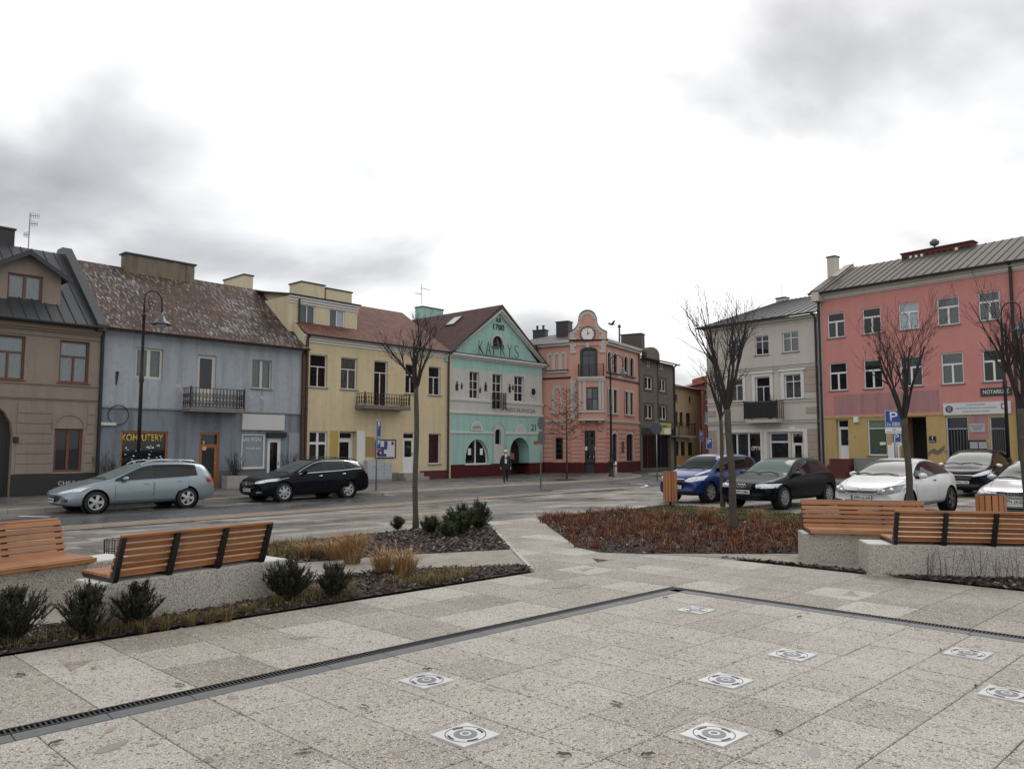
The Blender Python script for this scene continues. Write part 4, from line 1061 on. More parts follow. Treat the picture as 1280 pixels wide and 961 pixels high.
go = MB(); frame_poly(go, outline(*gate[:5]), outline(gate[0] + .1, gate[1] - .1, gate[2], gate[3] - .1, gate[4] - .06), .28, .34); gt = go.build('gate', M_darkframe, F.root)
gg = MB(); gg.poly([(x_, .30, z_) for x_, z_ in outline(gate[0] + .08, gate[1] - .08, gate[2], gate[3] - .08, gate[4] - .05)]); gg.build('gate_leaf', M_black, gt)
# blind arch above the ground floor window
bl = MB(); o_ = outline(g[0], g[1], g[3] + .02, gz1, gz1 - g[3] - .1); i_ = outline(g[0] + .001, g[1] - .001, g[3] + .021, gz1 - .001, gz1 - g[3] - .1)
ar = [(x_, z_) for x_, z_ in outline(g[0] - .10, g[1] + .10, g[3], gz1 + .10, gz1 - g[3])]; fr_ = MB(); frame_poly(fr_, ar, o_, -.035, .0); fr_.build('blind_arch', M_taupe2, F.root)
zp = F.loc(60, 592)[1]; F.zp = zp
mp_ = MB(); 
for (p, q) in ((0, gate[0]), (gate[1], L)): bx(F, 'plinth', M_plinth_k, p, q, -.03, 0, -.15, min(zp, g[2] - .02))
zs1, zs2 = F.loc(60, 479)[1], F.loc(60, 497)[1]
moulding(F, 'string_course', M_taupe2, 0, L - .05, [(zs1 - .06, zs1, .05)]); moulding(F, 'string_course', M_taupe2, 0, L - .05, [(zs2 - .10, zs2 - .04, .03), (zs2 - .04, zs2, .07)])
moulding(F, 'cornice', M_taupe2, 0, L - .02, [(zE - .5, zE - .42, .05), (zE - .30, zE - .22, .09), (zE - .22, zE - .05, .18)])
# rusticated bands on the ground floor
bh = (zs2 - .25 - zp) / 7
for k in range(7):
    z0 = zp + k * bh + .02; z1 = z0 + bh - .035
    arch_pad = .14 if z1 > g[3] else .06
    for (p, q) in ((gate[1] + .12, g[0] - arch_pad), (g[1] + arch_pad, L - .1)):
        if q - p > .1 and not (z0 > gz1 - .1 and False): bx(F, 'rusticated_band', M_taupe, p, q, -.028, 0, z0, z1)
    if z0 > gz1 + .12: bx(F, 'rusticated_band', M_taupe, g[0] - .13, g[1] + .13, -.028, 0, z0, z1)
text(F, 'CHILE FC', F.loc(72, 606)[0], F.loc(72, 606)[1], .14, flat('graffiti_white', (.55, .55, .55), .7), y=-.032, width=.95, name='graffiti')
bx(F, 'wall_lamp', M_black, F.loc(16, 552)[0], F.loc(20, 552)[0] + .05, -.12, 0, F.loc(16, 553)[1], F.loc(16, 546)[1])
# roof: lower skirt, main slope, gable parapet towards the blue house
YR = 4.3; zR = F.loc(20, 308, YR)[1]; xR0 = F.loc(44, 309, YR)[0]
seam_roof(F, (-.2, -.35, zE), (L - .15, -.35, zE), (L - .15, YR, zR), (-.2, YR, zR), 16, M_slate)
mm = MB(); plate(mm, [(-.2, YR, zR), (L - .15, YR, zR), (L - .15, 8.3, zE), (-.2, 8.3, zE)], .06); mm.build('rear_roof', M_slate, F.root)
mm = MB(); mm.prism_x([(-.45, zE - .12), (-.45, zE + .14), (YR - .15, zR + .28), (YR + .5, zR + .28), (8.4, zE + .1), (8.4, zE - .2)], L - .28, L + .10); fixn(mm.build('parapet', M_lead, F.root))
gutter(F, M_lead, -.2, L - .1, -.45, zE + .03, .09)
yd = 0.75; da = F.loc(-8, 376, yd)[0]; 
dx1, dz0 = F.loc(75, 385, yd); ax, az = F.loc(34, 314, yd); dx0 = 2 * ax - dx1; ez = F.loc(84, 346, yd)[1]
wd_ = F.rect(10.3, 340, 379, 54.4, yd)
dm = empty; 
m = MB(); wall_mesh(m, dx0, dx1, dz0 - .3, ez + .05, [wd_], .14, yd); m.add([(dx0, yd, ez + .05), (dx1, yd, ez + .05), (ax, yd, az - .05)], [(0, 1, 2)])
m.quad((dx1, yd, dz0 - .3), (dx1, 4.0, dz0 - .3), (dx1, 4.0, ez + .05), (dx1, yd, ez + .05)); m.quad((dx0, 4.0, dz0 - .3), (dx0, yd, dz0 - .3), (dx0, yd, ez + .05), (dx0, 4.0, ez + .05))
DORM = m.build('dormer', M_taupe, F.root)
class Sub:  # a front shifted back
    pass
wo = window(F, (wd_[0], wd_[1], wd_[2], wd_[3]), '2', M_brownframe, M_clear, .07, .14, curtain=M_curtain, mull=.09, parent=DORM); wo.location = (0, yd, 0)
ov = .28
for sx in (-1, 1):
    e_x = ax + sx * (dx1 - ax + ov); e_z = ez - ov * (az - ez) / (dx1 - ax)
    m = MB(); plate(m, [(ax, yd - .4, az), (e_x, yd - .4, e_z), (e_x, 5.5, e_z), (ax, 5.5, az)], .06); m.build('dormer_roof', M_slate, DORM)
    m = MB(); m.hexa([(ax, yd - .42, az - .2), (e_x, yd - .42, e_z - .2), (e_x, yd - .36, e_z - .2), (ax, yd - .36, az - .2), (ax, yd - .42, az), (e_x, yd - .42, e_z), (e_x, yd - .36, e_z), (ax, yd - .36, az)]); fixn(m.build('barge_board', M_lead, DORM))
cx0, cz = F.loc(-30, 312, 4.6); cx1 = F.loc(15, 312, 4.6)[0]; chimney(F, flat('dark_chimney', (.035, .033, .032), .7), cx0, cx1, 4.3, 5.0, zR - .5, F.loc(10, 285, 4.4)[1], M_lead)
def aerial(name, base, h, label, bars, rz=0.3, parent=None):
    root = empty(name, base, rz, label, 'aerial'); m = MB(); m.tube([(0, 0, 0), (0, 0, h)], .018, 5); m.build('mast', M_zinc, root)
    for (z, ln, hor) in bars:
        m = MB(); m.box(-.02, ln, -.008, .008, z - .01, z + .01)
        for k in range(6): x_ = ln * k / 5; l2 = .16 - .012 * k; m.box(x_ - .006, x_ + .006, -l2 if hor else -.006, l2 if hor else .006, z - (.006 if hor else l2), z + (.006 if hor else l2))
        m.build('element', M_zinc, root)
    return root
bp = F.p0 + F.d * F.loc(36, 300, YR)[0] - F.n * YR
aerial('television_aerial', (bp.x, bp.y, F.z0 + zR), 1.55, 'tall thin aerial mast on the ridge of the taupe house', [(1.45, .35, False), (1.1, .3, False), (.6, -.2, False)])

# ---------------------------------------------------------------- blue-grey house
M_blue = plaster('blue_grey_render', (0.34, 0.372, 0.40), (0.13, 0.13, 0.13), .35, (0.40, 0.41, 0.42), -.05); M_blue_d = plaster('blue_grey_lower', (0.20, 0.228, 0.26), (0.085, 0.085, 0.09), .5, (0.26, 0.27, 0.28), -.07)
M_rustroof = tile_mat('rusty_shingle_roof', [(0.03, 0.015, 0.009), (0.072, 0.035, 0.018), (0.105, 0.054, 0.028)], stretch=(.20, .34), pale=(0.22, 0.225, 0.23), pamt=.0)
F = row_front('blue_grey_house', 'weathered blue grey house with rusty roof and a computer shop', 123, 378); L = F.L
zE = F.loc(137, 411)[1]; zB = F.loc(123.4, 507.9)[1]; zB2 = F.loc(373, 517)[1]
h = {}
h['w1'] = F.rect(170.3, 433.6, 472.2, 204.3); h['bd'] = F.rect(247.6, 443, 503, 271); h['w3'] = F.rect(315.6, 448.8, 485, 340.2)
h['shop'] = F.rect(152, 538.3, 590, 210.6); h['door'] = F.rect(250, 540.7, 600, 274.6); h['shop2'] = F.rect(302.7, 541.9, 586, 332.5); h['door2'] = F.rect(335, 547.7, 599, 352)
h['door'] = (*h['door'][:2], .05, h['door'][3]); h['door2'] = (*h['door2'][:2], .05, h['door2'][3])
m = MB(); up = [h[k] for k in ('w1', 'w3')] + [(h['bd'][0], h['bd'][1], max(h['bd'][2], zB + .02), h['bd'][3])]
shell(F, 0, L, zB, zE, 8, M_blue, up, .17)
shell(F, 0, L, -.05, zB - .001, 8, M_blue_d, [h[k] for k in ('shop', 'door', 'shop2', 'door2')], .12, name='lower_wall', y=.02)
window(F, h['w1'], '2', M_oldframe, M_glass, .09, .17, mull=.14); window(F, h['w3'], '2', M_oldframe, M_glass, .05, .17, M_sill, mull=.12)
o = door(F, up[2], M_oldframe, M_glass, (.12, .88, .30, .97), .17, .06, handle=False, name='balcony_door')
window(F, h['shop'], '1', M_orange, M_glass, .07, .14, name='shop_window')
M_gold = flat('gold_lettering', (.62, .42, .06), .5, var=.1); M_white = flat('white_lettering', (.72, .72, .70), .6, var=.05)
s0, s1, z0, z1 = h['shop']; text(F, 'KOMPUTERY', s0 + .05, z1 - .42, .30, M_gold, y=.10, width=(s1 - s0) - .22, bold=.02, name='shop_lettering')
r = random.Random(3)
for k in range(34):
    x_, z_ = r.uniform(s0 + .15, s1 - .2), r.uniform(z0 + .1, z1 - .6); bx(F, 'price_tag', M_white, x_, x_ + r.uniform(.03, .12), .104, .108, z_, z_ + r.uniform(.02, .06))
door(F, h['door'], M_orange, M_glass, (.10, .86, .06, .95), .14, .075, .2)
s0, s1, z0, z1 = h['door']; 
m = MB(); m.lathe([(.001, 0), (.10, 0), (.10, .008), (.001, .008)], 14, (s0 + .25, .065, z0 + 1.75), 'y'); m.build('round_sticker', flat('peach_sticker', (.62, .36, .25), .6), F.root)
text(F, '7', s0 + .16, z0 + 1.9, .16, M_white, y=.066)
window(F, h['shop2'], '1', M_wframe, flat('whitewashed_pane', (.20, .235, .27), .35, var=.3, scale=2.5), .075, .14, M_sill, name='shop_window')
s0, s1, z0, z1 = h['shop2']; text(F, 'LAS VEGAS', s0 + .12, z1 - .34, .17, M_white, y=.10, width=s1 - s0 - .3, ext=.003, name='shop_lettering'); text(F, 'POKER BAR', s0 + .28, z1 - .72, .09, M_white, y=.10, width=.75, ext=.003)
door(F, h['door2'], M_wframe, M_glass, (.16, .84, .05, .94), .14, .06)
s0, s1, z0, z1 = F.rect(302, 517, 537, 354.7); bx(F, 'blank_sign_board', flat('blank_white_board', (.50, .50, .48), .6, var=.06), s0, s1, -.10, .02, z0, z1)
s0, s1, z0, z1 = F.rect(333, 540, 546.5, 357); bx(F, 'shutter_box', M_black, s0, s1, -.14, .02, z0, z1)
s0, s1, z0, z1 = F.rect(361, 541, 600, 375); bx(F, 'roller_shutter', flat('grey_shutter', (.24, .265, .295), .6, var=.12), s0, s1, -.02, .02, .1, z1)
bx(F, 'ledge', M_sill, 0, L, -.05, 0, zB - .05, zB + .01)
bx(F, 'plinth', flat('grey_plinth', (.12, .12, .125), .85, var=.3), h['door'][1] + .06, h['shop2'][1] + .02, -.03, .02, -.1, h['shop2'][2] - .06)
moulding(F, 'cornice', M_blue, 0, L, [(zE - .28, zE - .2, .04), (zE - .2, zE, .12)])
# tile joints on the lower wall
s0, s1, z0, z1 = F.rect(214, 545, 595, 245)
# iron ring left from a sign, lamp, bracket
cx_, cz_ = F.loc(147.3, 518.7); rr_ = abs(F.loc(160, 518.7)[0] - cx_)
m = MB(); m.tube([(cx_ + rr_ * cos(2 * pi * k / 28), -.06, cz_ + rr_ * sin(2 * pi * k / 28)) for k in range(29)], .018, 5, False); m.build('iron_ring', M_black, F.root)
s0, z0 = F.loc(124, 529.5); s1 = F.loc(144, 529.5)[0]; bx(F, 'tube_lamp', M_oldframe, s0, s1, -.12, -.04, z0 - .06, z0 + .06)
s0, z0 = F.loc(144.5, 481); m = MB(); m.prism_y([(s0, z0), (s0 + .03, z0), (s0 + .1, z0 + .55), (s0 - .02, z0 + .55)], -.05, -.0); m.build('wall_bracket', M_black, F.root)
# balcony
s0, s1 = F.loc(236, 509, -.7)[0], F.loc(306, 511, -.7)[0]; zf = zB + .04; zr = F.loc(236, 483.5, -.75)[1]
bal = bx(F, 'balcony', flat('stained_concrete', (.17, .16, .145), .9, var=.35, scale=3), s0, s1, -.8, 0, zf - .14, zf); bal['label'] = 'balcony with rusty ornamental railing'
M_rustiron = flat('rusty_iron', (.055, .032, .022), .7, metal=.3, var=.4, scale=12)
railing(F, s0 + .04, s1 - .04, -.76, -.0, zf, zr, M_rustiron, 16, True, bal)
YR = 4.3; zR = F.loc(158, 335, YR)[1]; zRr = zR
tiled_plane(F, [(0.05, -.35, zE + .02), (L + .12, -.35, zE + .02), (L + .12, YR, zR), (0.05, YR, zR)], M_rustroof)
tiled_plane(F, [(0.05, YR, zR), (L + .12, YR, zR), (L + .12, 8.4, zE), (0.05, 8.4, zE)], M_rustroof, 'rear_roof')
gutter(F, M_brownpipe, 0, L + .05, -.44, zE + .0, .075)
M_stainwall = plaster('stained_chimney', (0.20, 0.165, 0.12), (0.06, 0.055, 0.045), .8, (0.30, 0.26, 0.2), -.06)
s0, za = F.loc(157, 317, YR - .3); s1, zb = F.loc(243, 329, YR - .3); chimney(F, M_stainwall, s0, s1, YR - .35, YR + .2, zR - .6, (za + zb) / 2, M_lead, over=.08)
for k, (xa, xb) in enumerate(((376.5, 381), )):
    sx = L - .07; downpipe(F, M_brownpipe, sx, 0, zE - .05, .075, -.10)
downpipe(F, M_black, .02, 0, zE + .1, .06, -.10)
# planters and bare shrubs along the blue house
M_planter = flat('concrete_planter', (.30, .295, .28), .85, var=.2, scale=5)
M_dtwig = flat('dark_twigs', (.028, .022, .02), .8, var=.3)
for k, (px, w_, lab) in enumerate([(137, 1.1, 'left of the computer shop window'), (237, .9, 'between the computer shop window and the orange door'), (296, 1.0, 'right of the orange door'), (366, .9, 'before the grey roller shutter')]):
    p = lw(at_row(px, .55), .55, -.10); rt = empty('concrete_planter', (p.x, p.y, p.z), atan2(DL.y, DL.x), 'grey concrete planter box ' + lab, 'planter')
    m = MB(); m.chbox(-w_ / 2, w_ / 2, -.25, .25, 0, .55, .02); m.build('box', M_planter, rt); m = MB(); m.box(-w_ / 2 + .06, w_ / 2 - .06, -.19, .19, .545, .558); m.build('soil', M_soil, rt)
    bare_shrub((p.x, p.y, p.z + .55), 1.05 if k != 1 else .8, .75, 34, 'leafless dark shrub in the planter ' + lab, 90 + k, tm=M_dtwig, tip=.005)

# ---------------------------------------------------------------- yellow house
M_yel = plaster('cream_yellow_render', (0.58, 0.485, 0.31), (0.30, 0.24, 0.15), .25); M_yel_l = plaster('pale_cream_render', (0.58, 0.51, 0.35), (0.34, 0.29, 0.2), .2)
M_redroof = tile_mat('red_roof_tiles', [(0.085, 0.026, 0.016), (0.135, 0.042, 0.024), (0.18, 0.062, 0.034)], stretch=(.25, .33))
F = row_front('yellow_house', 'cream yellow house with balcony, red tiled roof and attic storey', 378, 561); L = F.L
zE = F.loc(376, 426)[1]; zC = F.loc(376, 417.5)[1]
U = [F.rect(388, 442, 483.4, 409.6), F.rect(426.5, 446.5, 487.7, 447), F.rect(468, 453.4, 509, 485), F.rect(507, 457, 494.6, 521.5), F.rect(536, 459, 496.5, 551)]
z_lo, z_hi = U[0][2], U[0][3]
U = [(u[0], u[1], (z_lo if i != 2 else F.loc(468, 507)[1]), z_hi) for i, u in enumerate(U)]
Gw = F.rect(386.8, 538.7, 590, 409.6); Gd = F.rect(424.6, 538.7, 598, 446); Gd = (Gd[0], Gd[1], .1, Gd[3], 0, .45); G3 = F.rect(504, 540.5, 591, 518.3); G4 = F.rect(536, 541.5, 579.9, 551)
shell(F, 0, L, -.1, zE, 8, M_yel, U + [Gw, Gd, G3, G4], .18)
for i in (0, 1, 3, 4): window(F, U[i], 'T', M_wframe, M_glass, .05, .18, M_sill, top=.36)
window(F, U[2], 'T', M_wframe, M_glass, .05, .18, top=.25, name='balcony_door')
window(F, Gw, 'TT', M_wframe, M_glass, .07, .16, top=.28, mull=.12); door(F, Gd, M_wframe, M_glass, (.14, .86, .06, .92), .4, .09, .12)
o = door(F, G3, M_wframe, M_glass, (.14, .86, .46, .95), .14, .06, .13); window(F, G4, '1', M_wframe, glassmat('maroon_display_pane', (.035, .012, .014)), .05, .18, M_sill, name='shop_window')
s0, z0 = F.loc(509, 560); text(F, 'XXL', s0 - .03, z0, .13, flat('green_neon', (.10, .22, .12), .5), y=.07)
s0, s1, z0, z1 = F.rect(446.5, 538, 600, 456); bx(F, 'white_reveal', M_whitetrim, s0, s1, -.012, 0, .1, z1)
s0, s1, z0, z1 = F.rect(412.5, 538, 600, 423); bx(F, 'ochre_panel', flat('ochre_paint', (.40, .285, .075), .8), s0, s1, -.010, 0, .1, z1)
moulding(F, 'cornice', M_whitetrim, -.05, L + .02, [(zE - .02, zE + .08, .06), (zE + .10, zE + .2, .12), (zE + .22, zC, .2)])
yd = .95
# attic storey set back over the skirt roof
ax0 = F.loc(361, 385, yd)[0]; ax1 = F.loc(446.5, 395, yd)[0]; az1 = F.loc(361, 369, yd)[1]; A1 = F.rect(374.3, 379.3, 405.3, 394.4, yd); A2 = F.rect(411.9, 385.4, 410.8, 431, yd); A2 = (A2[0], A2[1], A1[2], A1[3])
m = MB(); wall_mesh(m, ax0, ax1, zC - .1, az1, [A1, A2], .12, yd)
m.quad((ax1, yd, zC - .1), (ax1, 6, zC - .1), (ax1, 6, az1), (ax1, yd, az1)); m.quad((ax0, yd, az1), (ax1, yd, az1), (ax1, 6, az1), (ax0, 6, az1)); m.quad((ax0, 6, zC - .1), (ax0, yd, zC - .1), (ax0, yd, az1), (ax0, 6, az1))
ATT = m.build('attic_storey', M_yel_l, F.root)
for w in (A1, A2): o = window(F, w, '2', M_wframe, M_glass_b, .06, .12, parent=ATT); o.location = (0, yd, 0)
o = moulding(F, 'attic_cornice', M_whitetrim, ax0 - .02, ax1 + .03, [(az1 - .34, az1 - .26, .05), (az1 - .22, az1 - .12, .10), (az1 - .09, az1 + .02, .16)], parent=ATT); o.location = (0, yd, 0)
m = MB(); plate(m, [(ax0 - .1, yd - .24, az1 + .08), (ax1 + .1, yd - .24, az1 + .08), (ax1 + .1, 6.0, az1 + 1.0), (ax0 - .1, 6.0, az1 + 1.0)], .06); m.build('attic_roof', M_lead, ATT); m = MB(); m.prism_x([(yd, az1 + .02), (5.9, az1 + .02), (5.9, az1 + .92)], ax1 - .1, ax1); fixn(m.build('attic_side', M_yel_l, ATT))
# gable wall towards the blue house
YR = 4.3; zR = F.loc(485, 388, YR)[1]
gx = ax0; m = MB(); m.prism_x([(-.05, zE - .6), (-.05, zC), (yd - .02, zC + (zR - zC) * (yd + .29) / (YR + .26)), (yd - .02, az1 + .04), (5.9, az1 + 1.0), (8, az1 - 1.0), (8, zE - .6)], -.02, ax0 + .14 if ax0 > .05 else .3); fixn(m.build('gable_wall', M_yel_l, F.root))
m = MB(); m.prism_x([(yd - .05, az1 + .04), (yd - .05, az1 + .10), (5.95, az1 + 1.07), (5.95, az1 + 1.0)], -.06, ax0 + .18 if ax0 > .05 else .34); fixn(m.build('gable_capping', M_lead, F.root))
tiled_plane(F, [(ax1 - .02, -.26, zC + .02), (L - .05, -.26, zC + .02), (L - .05, YR, zR), (ax1 - .02, YR, zR)], M_redroof)
tiled_plane(F, [(.0, -.26, zC + .02), (ax1 - .02, -.26, zC + .02), (ax1 - .02, yd + .05, zC + .02 + (zR - zC) * (yd + .31) / (YR + .26)), (.0, yd + .05, zC + .02 + (zR - zC) * (yd + .31) / (YR + .26))], M_redroof, 'skirt_roof')
tiled_plane(F, [(ax1, YR, zR), (L - .05, YR, zR), (L - .05, 8.4, zC), (ax1, 8.4, zC)], M_redroof, 'rear_roof')
gutter(F, M_lead, -.02, L, -.32, zC + .0, .06)
cm = M_yel_l
for (xa, ya, xb, yb_, yy) in ((377, 353.5, 406, 367, 3.2), (408, 362, 440, 372, 3.2)):
    s0, za = F.loc(xa, ya, yy); s1, _ = F.loc(xb, ya, yy); zt = F.loc((xa + xb) / 2, ya, yy)[1]
    chimney(F, cm, s0, s1, yy, yy + 1.2, az1 - .6 if s0 > 0 else zR - 1.2, zt, M_lead, over=.05)
s0, zt = F.loc(303, 344.5, 6.0); chimney(F, cm, -.05, .5, 6.0, 8.3, zR - 1.5, F.loc(286, 344, 7.0)[1], M_lead)
# balcony
s0, s1 = F.loc(454.6, 508, -.75)[0], F.loc(512, 512, -.75)[0]; zf = U[2][2] - .02; zr = F.loc(454.6, 490.5, -.75)[1]
bal = bx(F, 'balcony', flat('stained_concrete2', (.15, .14, .125), .9, var=.35, scale=3), s0, s1, -.85, 0, zf - .2, zf); railing(F, s0 + .03, s1 - .03, -.82, 0, zf, zr, M_rustiron, 18, True, bal)
# poster board, cabinets, steps
s0, s1, z0, z1 = F.rect(469, 550, 571.8, 493.4); pb = bx(F, 'poster_board', flat('poster_white', (.55, .56, .58), .5, var=.06), s0, s1, -.05, 0, z0, z1)
M_pblue = flat('poster_blue', (.04, .055, .2), .5); M_pred = flat('poster_red', (.28, .03, .04), .5)
w_ = s1 - s0; hh = z1 - z0
for (x0_, x1_, q0, q1, mt) in ((.12, .55, .05, .22, M_pblue), (.2, .58, .45, .62, M_pblue), (.42, .6, .62, .95, M_pblue), (.1, .3, .3, .5, M_pred), (.3, .42, .2, .45, M_pblue), (.8, .92, .72, .92, M_pblue), (.08, .2, .12, .3, M_black)):
    bx(F, 'poster_print', mt, s0 + x0_ * w_, s0 + x1_ * w_, -.054, -.051, z0 + q0 * hh, z0 + q1 * hh, pb)
m = MB(); frame_poly(m, outline(s0 - .04, s1 + .04, z0 - .04, z1 + .04), outline(s0 + .02, s1 - .02, z0 + .02, z1 - .02), -.07, -.05); m.build('board_frame', M_darkframe, pb)
s0, s1, z0, z1 = F.rect(457, 546, 571, 468); bx(F, 'old_panel', flat('old_ochre_panel', (.30, .20, .09), .85, var=.2), s0, s1, -.012, 0, z0, z1)
M_step = flat('worn_concrete_step', (.27, .255, .235), .9, var=.25, scale=7)
s0, s1 = G3[0] - .25, G3[1] + .35
for k in range(2): bx(F, 'step', M_step, s0 - .1 * (1 - k), s1 + .12 * (1 - k), -.75 + .32 * k, 0 - .001, 0, G3[2] * (k + 1) / 2 - .002)
bx(F, 'plinth', flat('maroon_plinth', (.085, .018, .016), .8, var=.25), G3[1] + .4, L - .02, -.03, 0, -.05, F.loc(540, 588)[1]); bx(F, 'plinth', flat('grey_plinth2', (.14, .14, .14), .85, var=.25), F.loc(456, 590)[0], G3[0] - .3, -.03, 0, -.05, F.loc(490, 591)[1])
downpipe(F, M_brownpipe, .14, 0, zC, .075, -.10); downpipe(F, M_lead, L - .12, 0, zC, .06, -.10); xx = F.loc(372.5, 400, yd)[0]; m = MB(); m.tube([(xx, yd - .1, zC + .25), (xx, yd - .1, az1)], .05, 8); m.build('attic_downpipe', M_black, F.root)
p = F.p0 + F.d * F.loc(472, 590, -.5)[0] + F.n * .42
cab = empty('utility_cabinet', (p.x, p.y, -.1), atan2(DL.y, DL.x), 'light grey electricity cabinets standing under the poster board', 'cabinet')
M_cab = flat('cabinet_grey', (.36, .38, .39), .55, var=.08); ca, cb = F.loc(456.5, 590, -.4)[0] - F.loc(472, 590, -.5)[0], F.loc(487.4, 590, -.4)[0] - F.loc(472, 590, -.5)[0]; cw = cb - ca; zt = F.loc(457, 576, -.4)[1]
for k in range(3):
    m = MB(); m.chbox(ca + cw * k / 3 + .005, ca + cw * (k + 1) / 3 - .005, -.16, .16, .12, zt - (.12 if k == 2 else 0), .01); m.build('cabinet_box', M_cab, cab); m = MB(); m.box(ca + cw * k / 3 + .03, ca + cw * (k + 1) / 3 - .03, -.172, -.16, .16, zt * .55); m.box(ca + cw * k / 3 + .03, ca + cw * (k + 1) / 3 - .03, -.172, -.16, zt * .57, zt - .16); m.build('cabinet_door', M_cab, cab)
    m = MB(); m.box(ca + cw * (k + .72) / 3, ca + cw * (k + .8) / 3, -.178, -.171, zt * .7, zt * .74); m.build('lock', M_black, cab)
m = MB(); m.box(ca, cb, -.15, .15, 0, .12); m.build('base', flat('cabinet_base', (.22, .22, .22), .8), cab)

# ---------------------------------------------------------------- turquoise gabled restaurant
M_turq = plaster('turquoise_render', (0.33, 0.51, 0.46), (0.14, 0.22, 0.2), .22); M_kw = plaster('greyish_white_render', (0.50, 0.485, 0.455), (0.33, 0.32, 0.3), .25); M_maroon = plaster('maroon_plinth_render', (0.075, 0.013, 0.013), (0.04, 0.015, 0.013), .4)
M_brroof = tile_mat('dark_red_roof_tiles', [(0.035, 0.010, 0.008), (0.062, 0.016, 0.012), (0.085, 0.024, 0.018)], stretch=(.25, .33))
F = row_front('restaurant_house', 'turquoise and white gabled restaurant with dark red plinth and roof', 561, 678); L = F.L
zE = F.loc(563.7, 446)[1]; apx, apz = F.loc(625.6, 382); apx = L / 2 - .02
zpl = F.loc(563, 580.8)[1]; zw0 = F.loc(563, 516)[1]; zw1 = F.loc(563, 459)[1]
w1 = F.rect(587, 464, 497.7, 599); w2 = F.rect(615.7, 467.8, 511, 628); w3 = F.rect(643, 470, 502.4, 655)
tp = w1[3]; w1 = (w1[0], w1[1], w1[2], tp); w2 = (w2[0], w2[1], max(w2[2], zw0 + .05), tp); w3 = (w3[0], w3[1], w1[2], tp)
a1 = F.rect(582, 548.7, 580.8, 611); a1 = (a1[0], a1[1], zpl + .01, a1[3], (a1[3] - zpl) * .82, .25); a2 = F.rect(637.7, 546.5, 594, 661.5); a2 = (a2[0], a2[1], .06, a2[3], (a2[1] - a2[0]) / 2, .9)
slot = F.rect(618.8, 536, 555, 626); slot = (slot[0], slot[1], slot[2], slot[3], (slot[1] - slot[0]) / 2, .2)
shell(F, 0, L, zpl, zw0, 8, M_turq, [a1, (a2[0], a2[1], zpl, a2[3], a2[4], a2[5]), slot], .2, 'lower_wall')
shell(F, 0, L, zw0, zw1, 8, M_kw, [w1, w2, w3], .2, 'upper_wall', sides=True)
shell(F, 0, L, zw1, zE, 8, M_turq, [], .2, 'frieze')
pl_ = MB(); wall_mesh(pl_, 0, L, -.1, zpl, [(a2[0], a2[1], -.1, zpl)], .9, -.03); pl_.box(0, L, .9, .95, -.1, zpl); pl_.build('plinth', M_maroon, F.root)
# gable
gm = MB(); aw = F.rect(615.4, 419, 432.8, 628.5); aw = (aw[0], aw[1], aw[2], aw[3], (aw[1] - aw[0]) / 2, .15)
def gable_wall(m, x0, x1, z0, ax_, az_, y, hole):
    """triangle with one arched opening: strips left and right of the hole, sill and head"""
    a, b, c, d = hole[:4]; rise = hole[4]; f = lambda x: z0 + (az_ - z0) * ((x - x0) / (ax_ - x0) if x < ax_ else (x1 - x) / (x1 - ax_))
    m.add([(x0, y, z0), (a, y, z0), (a, y, f(a))], [(0, 1, 2)]); m.add([(b, y, z0), (x1, y, z0), (b, y, f(b))], [(0, 1, 2)]); m.quad((a, y, z0), (b, y, z0), (b, y, c), (a, y, c))
    o = outline(a, b, c, d, rise, 10); arc = o[2:]; top_ = [(arc[k][0], f(arc[k][0])) for k in range(len(arc))]
    for k in range(len(arc) - 1):
        p, q, s_, u = arc[k], arc[k + 1], top_[k + 1], top_[k]; m.quad((q[0], y, q[1]), (p[0], y, p[1]), (u[0], y, u[1]), (s_[0], y, s_[1]))
    for k in range(len(o)):
        p, q = o[k], o[(k + 1) % len(o)]; m.quad((p[0], y, p[1]), (p[0], y + .15, p[1]), (q[0], y + .15, q[1]), (q[0], y, q[1]))
gable_wall(gm, .2, L - .2, zE + .12, apx, apz - .25, 0.02, aw); fixn(gm.build('gable', M_turq, F.root))
window(F, aw, '2', M_darkframe, M_glass, .04, .13, M_sill)
for (hh_, nm) in ((aw, 'window_surround'),):
    m = MB(); frame_poly(m, outline(aw[0] - .16, aw[1] + .16, aw[2] - .02, aw[3] + .16, aw[4] + .14), outline(*aw[:5]), -.03, .03); m.build(nm, M_kw, F.root)
moulding(F, 'cornice', M_whitetrim, -.1, L + .12, [(zE - .02, zE + .06, .08), (zE + .06, zE + .14, .2), (zE + .14, zE + .24, .32)])
bx(F, 'cornice_capping', M_brroof, -.12, L + .14, -.34, .1, zE + .242, zE + .29)
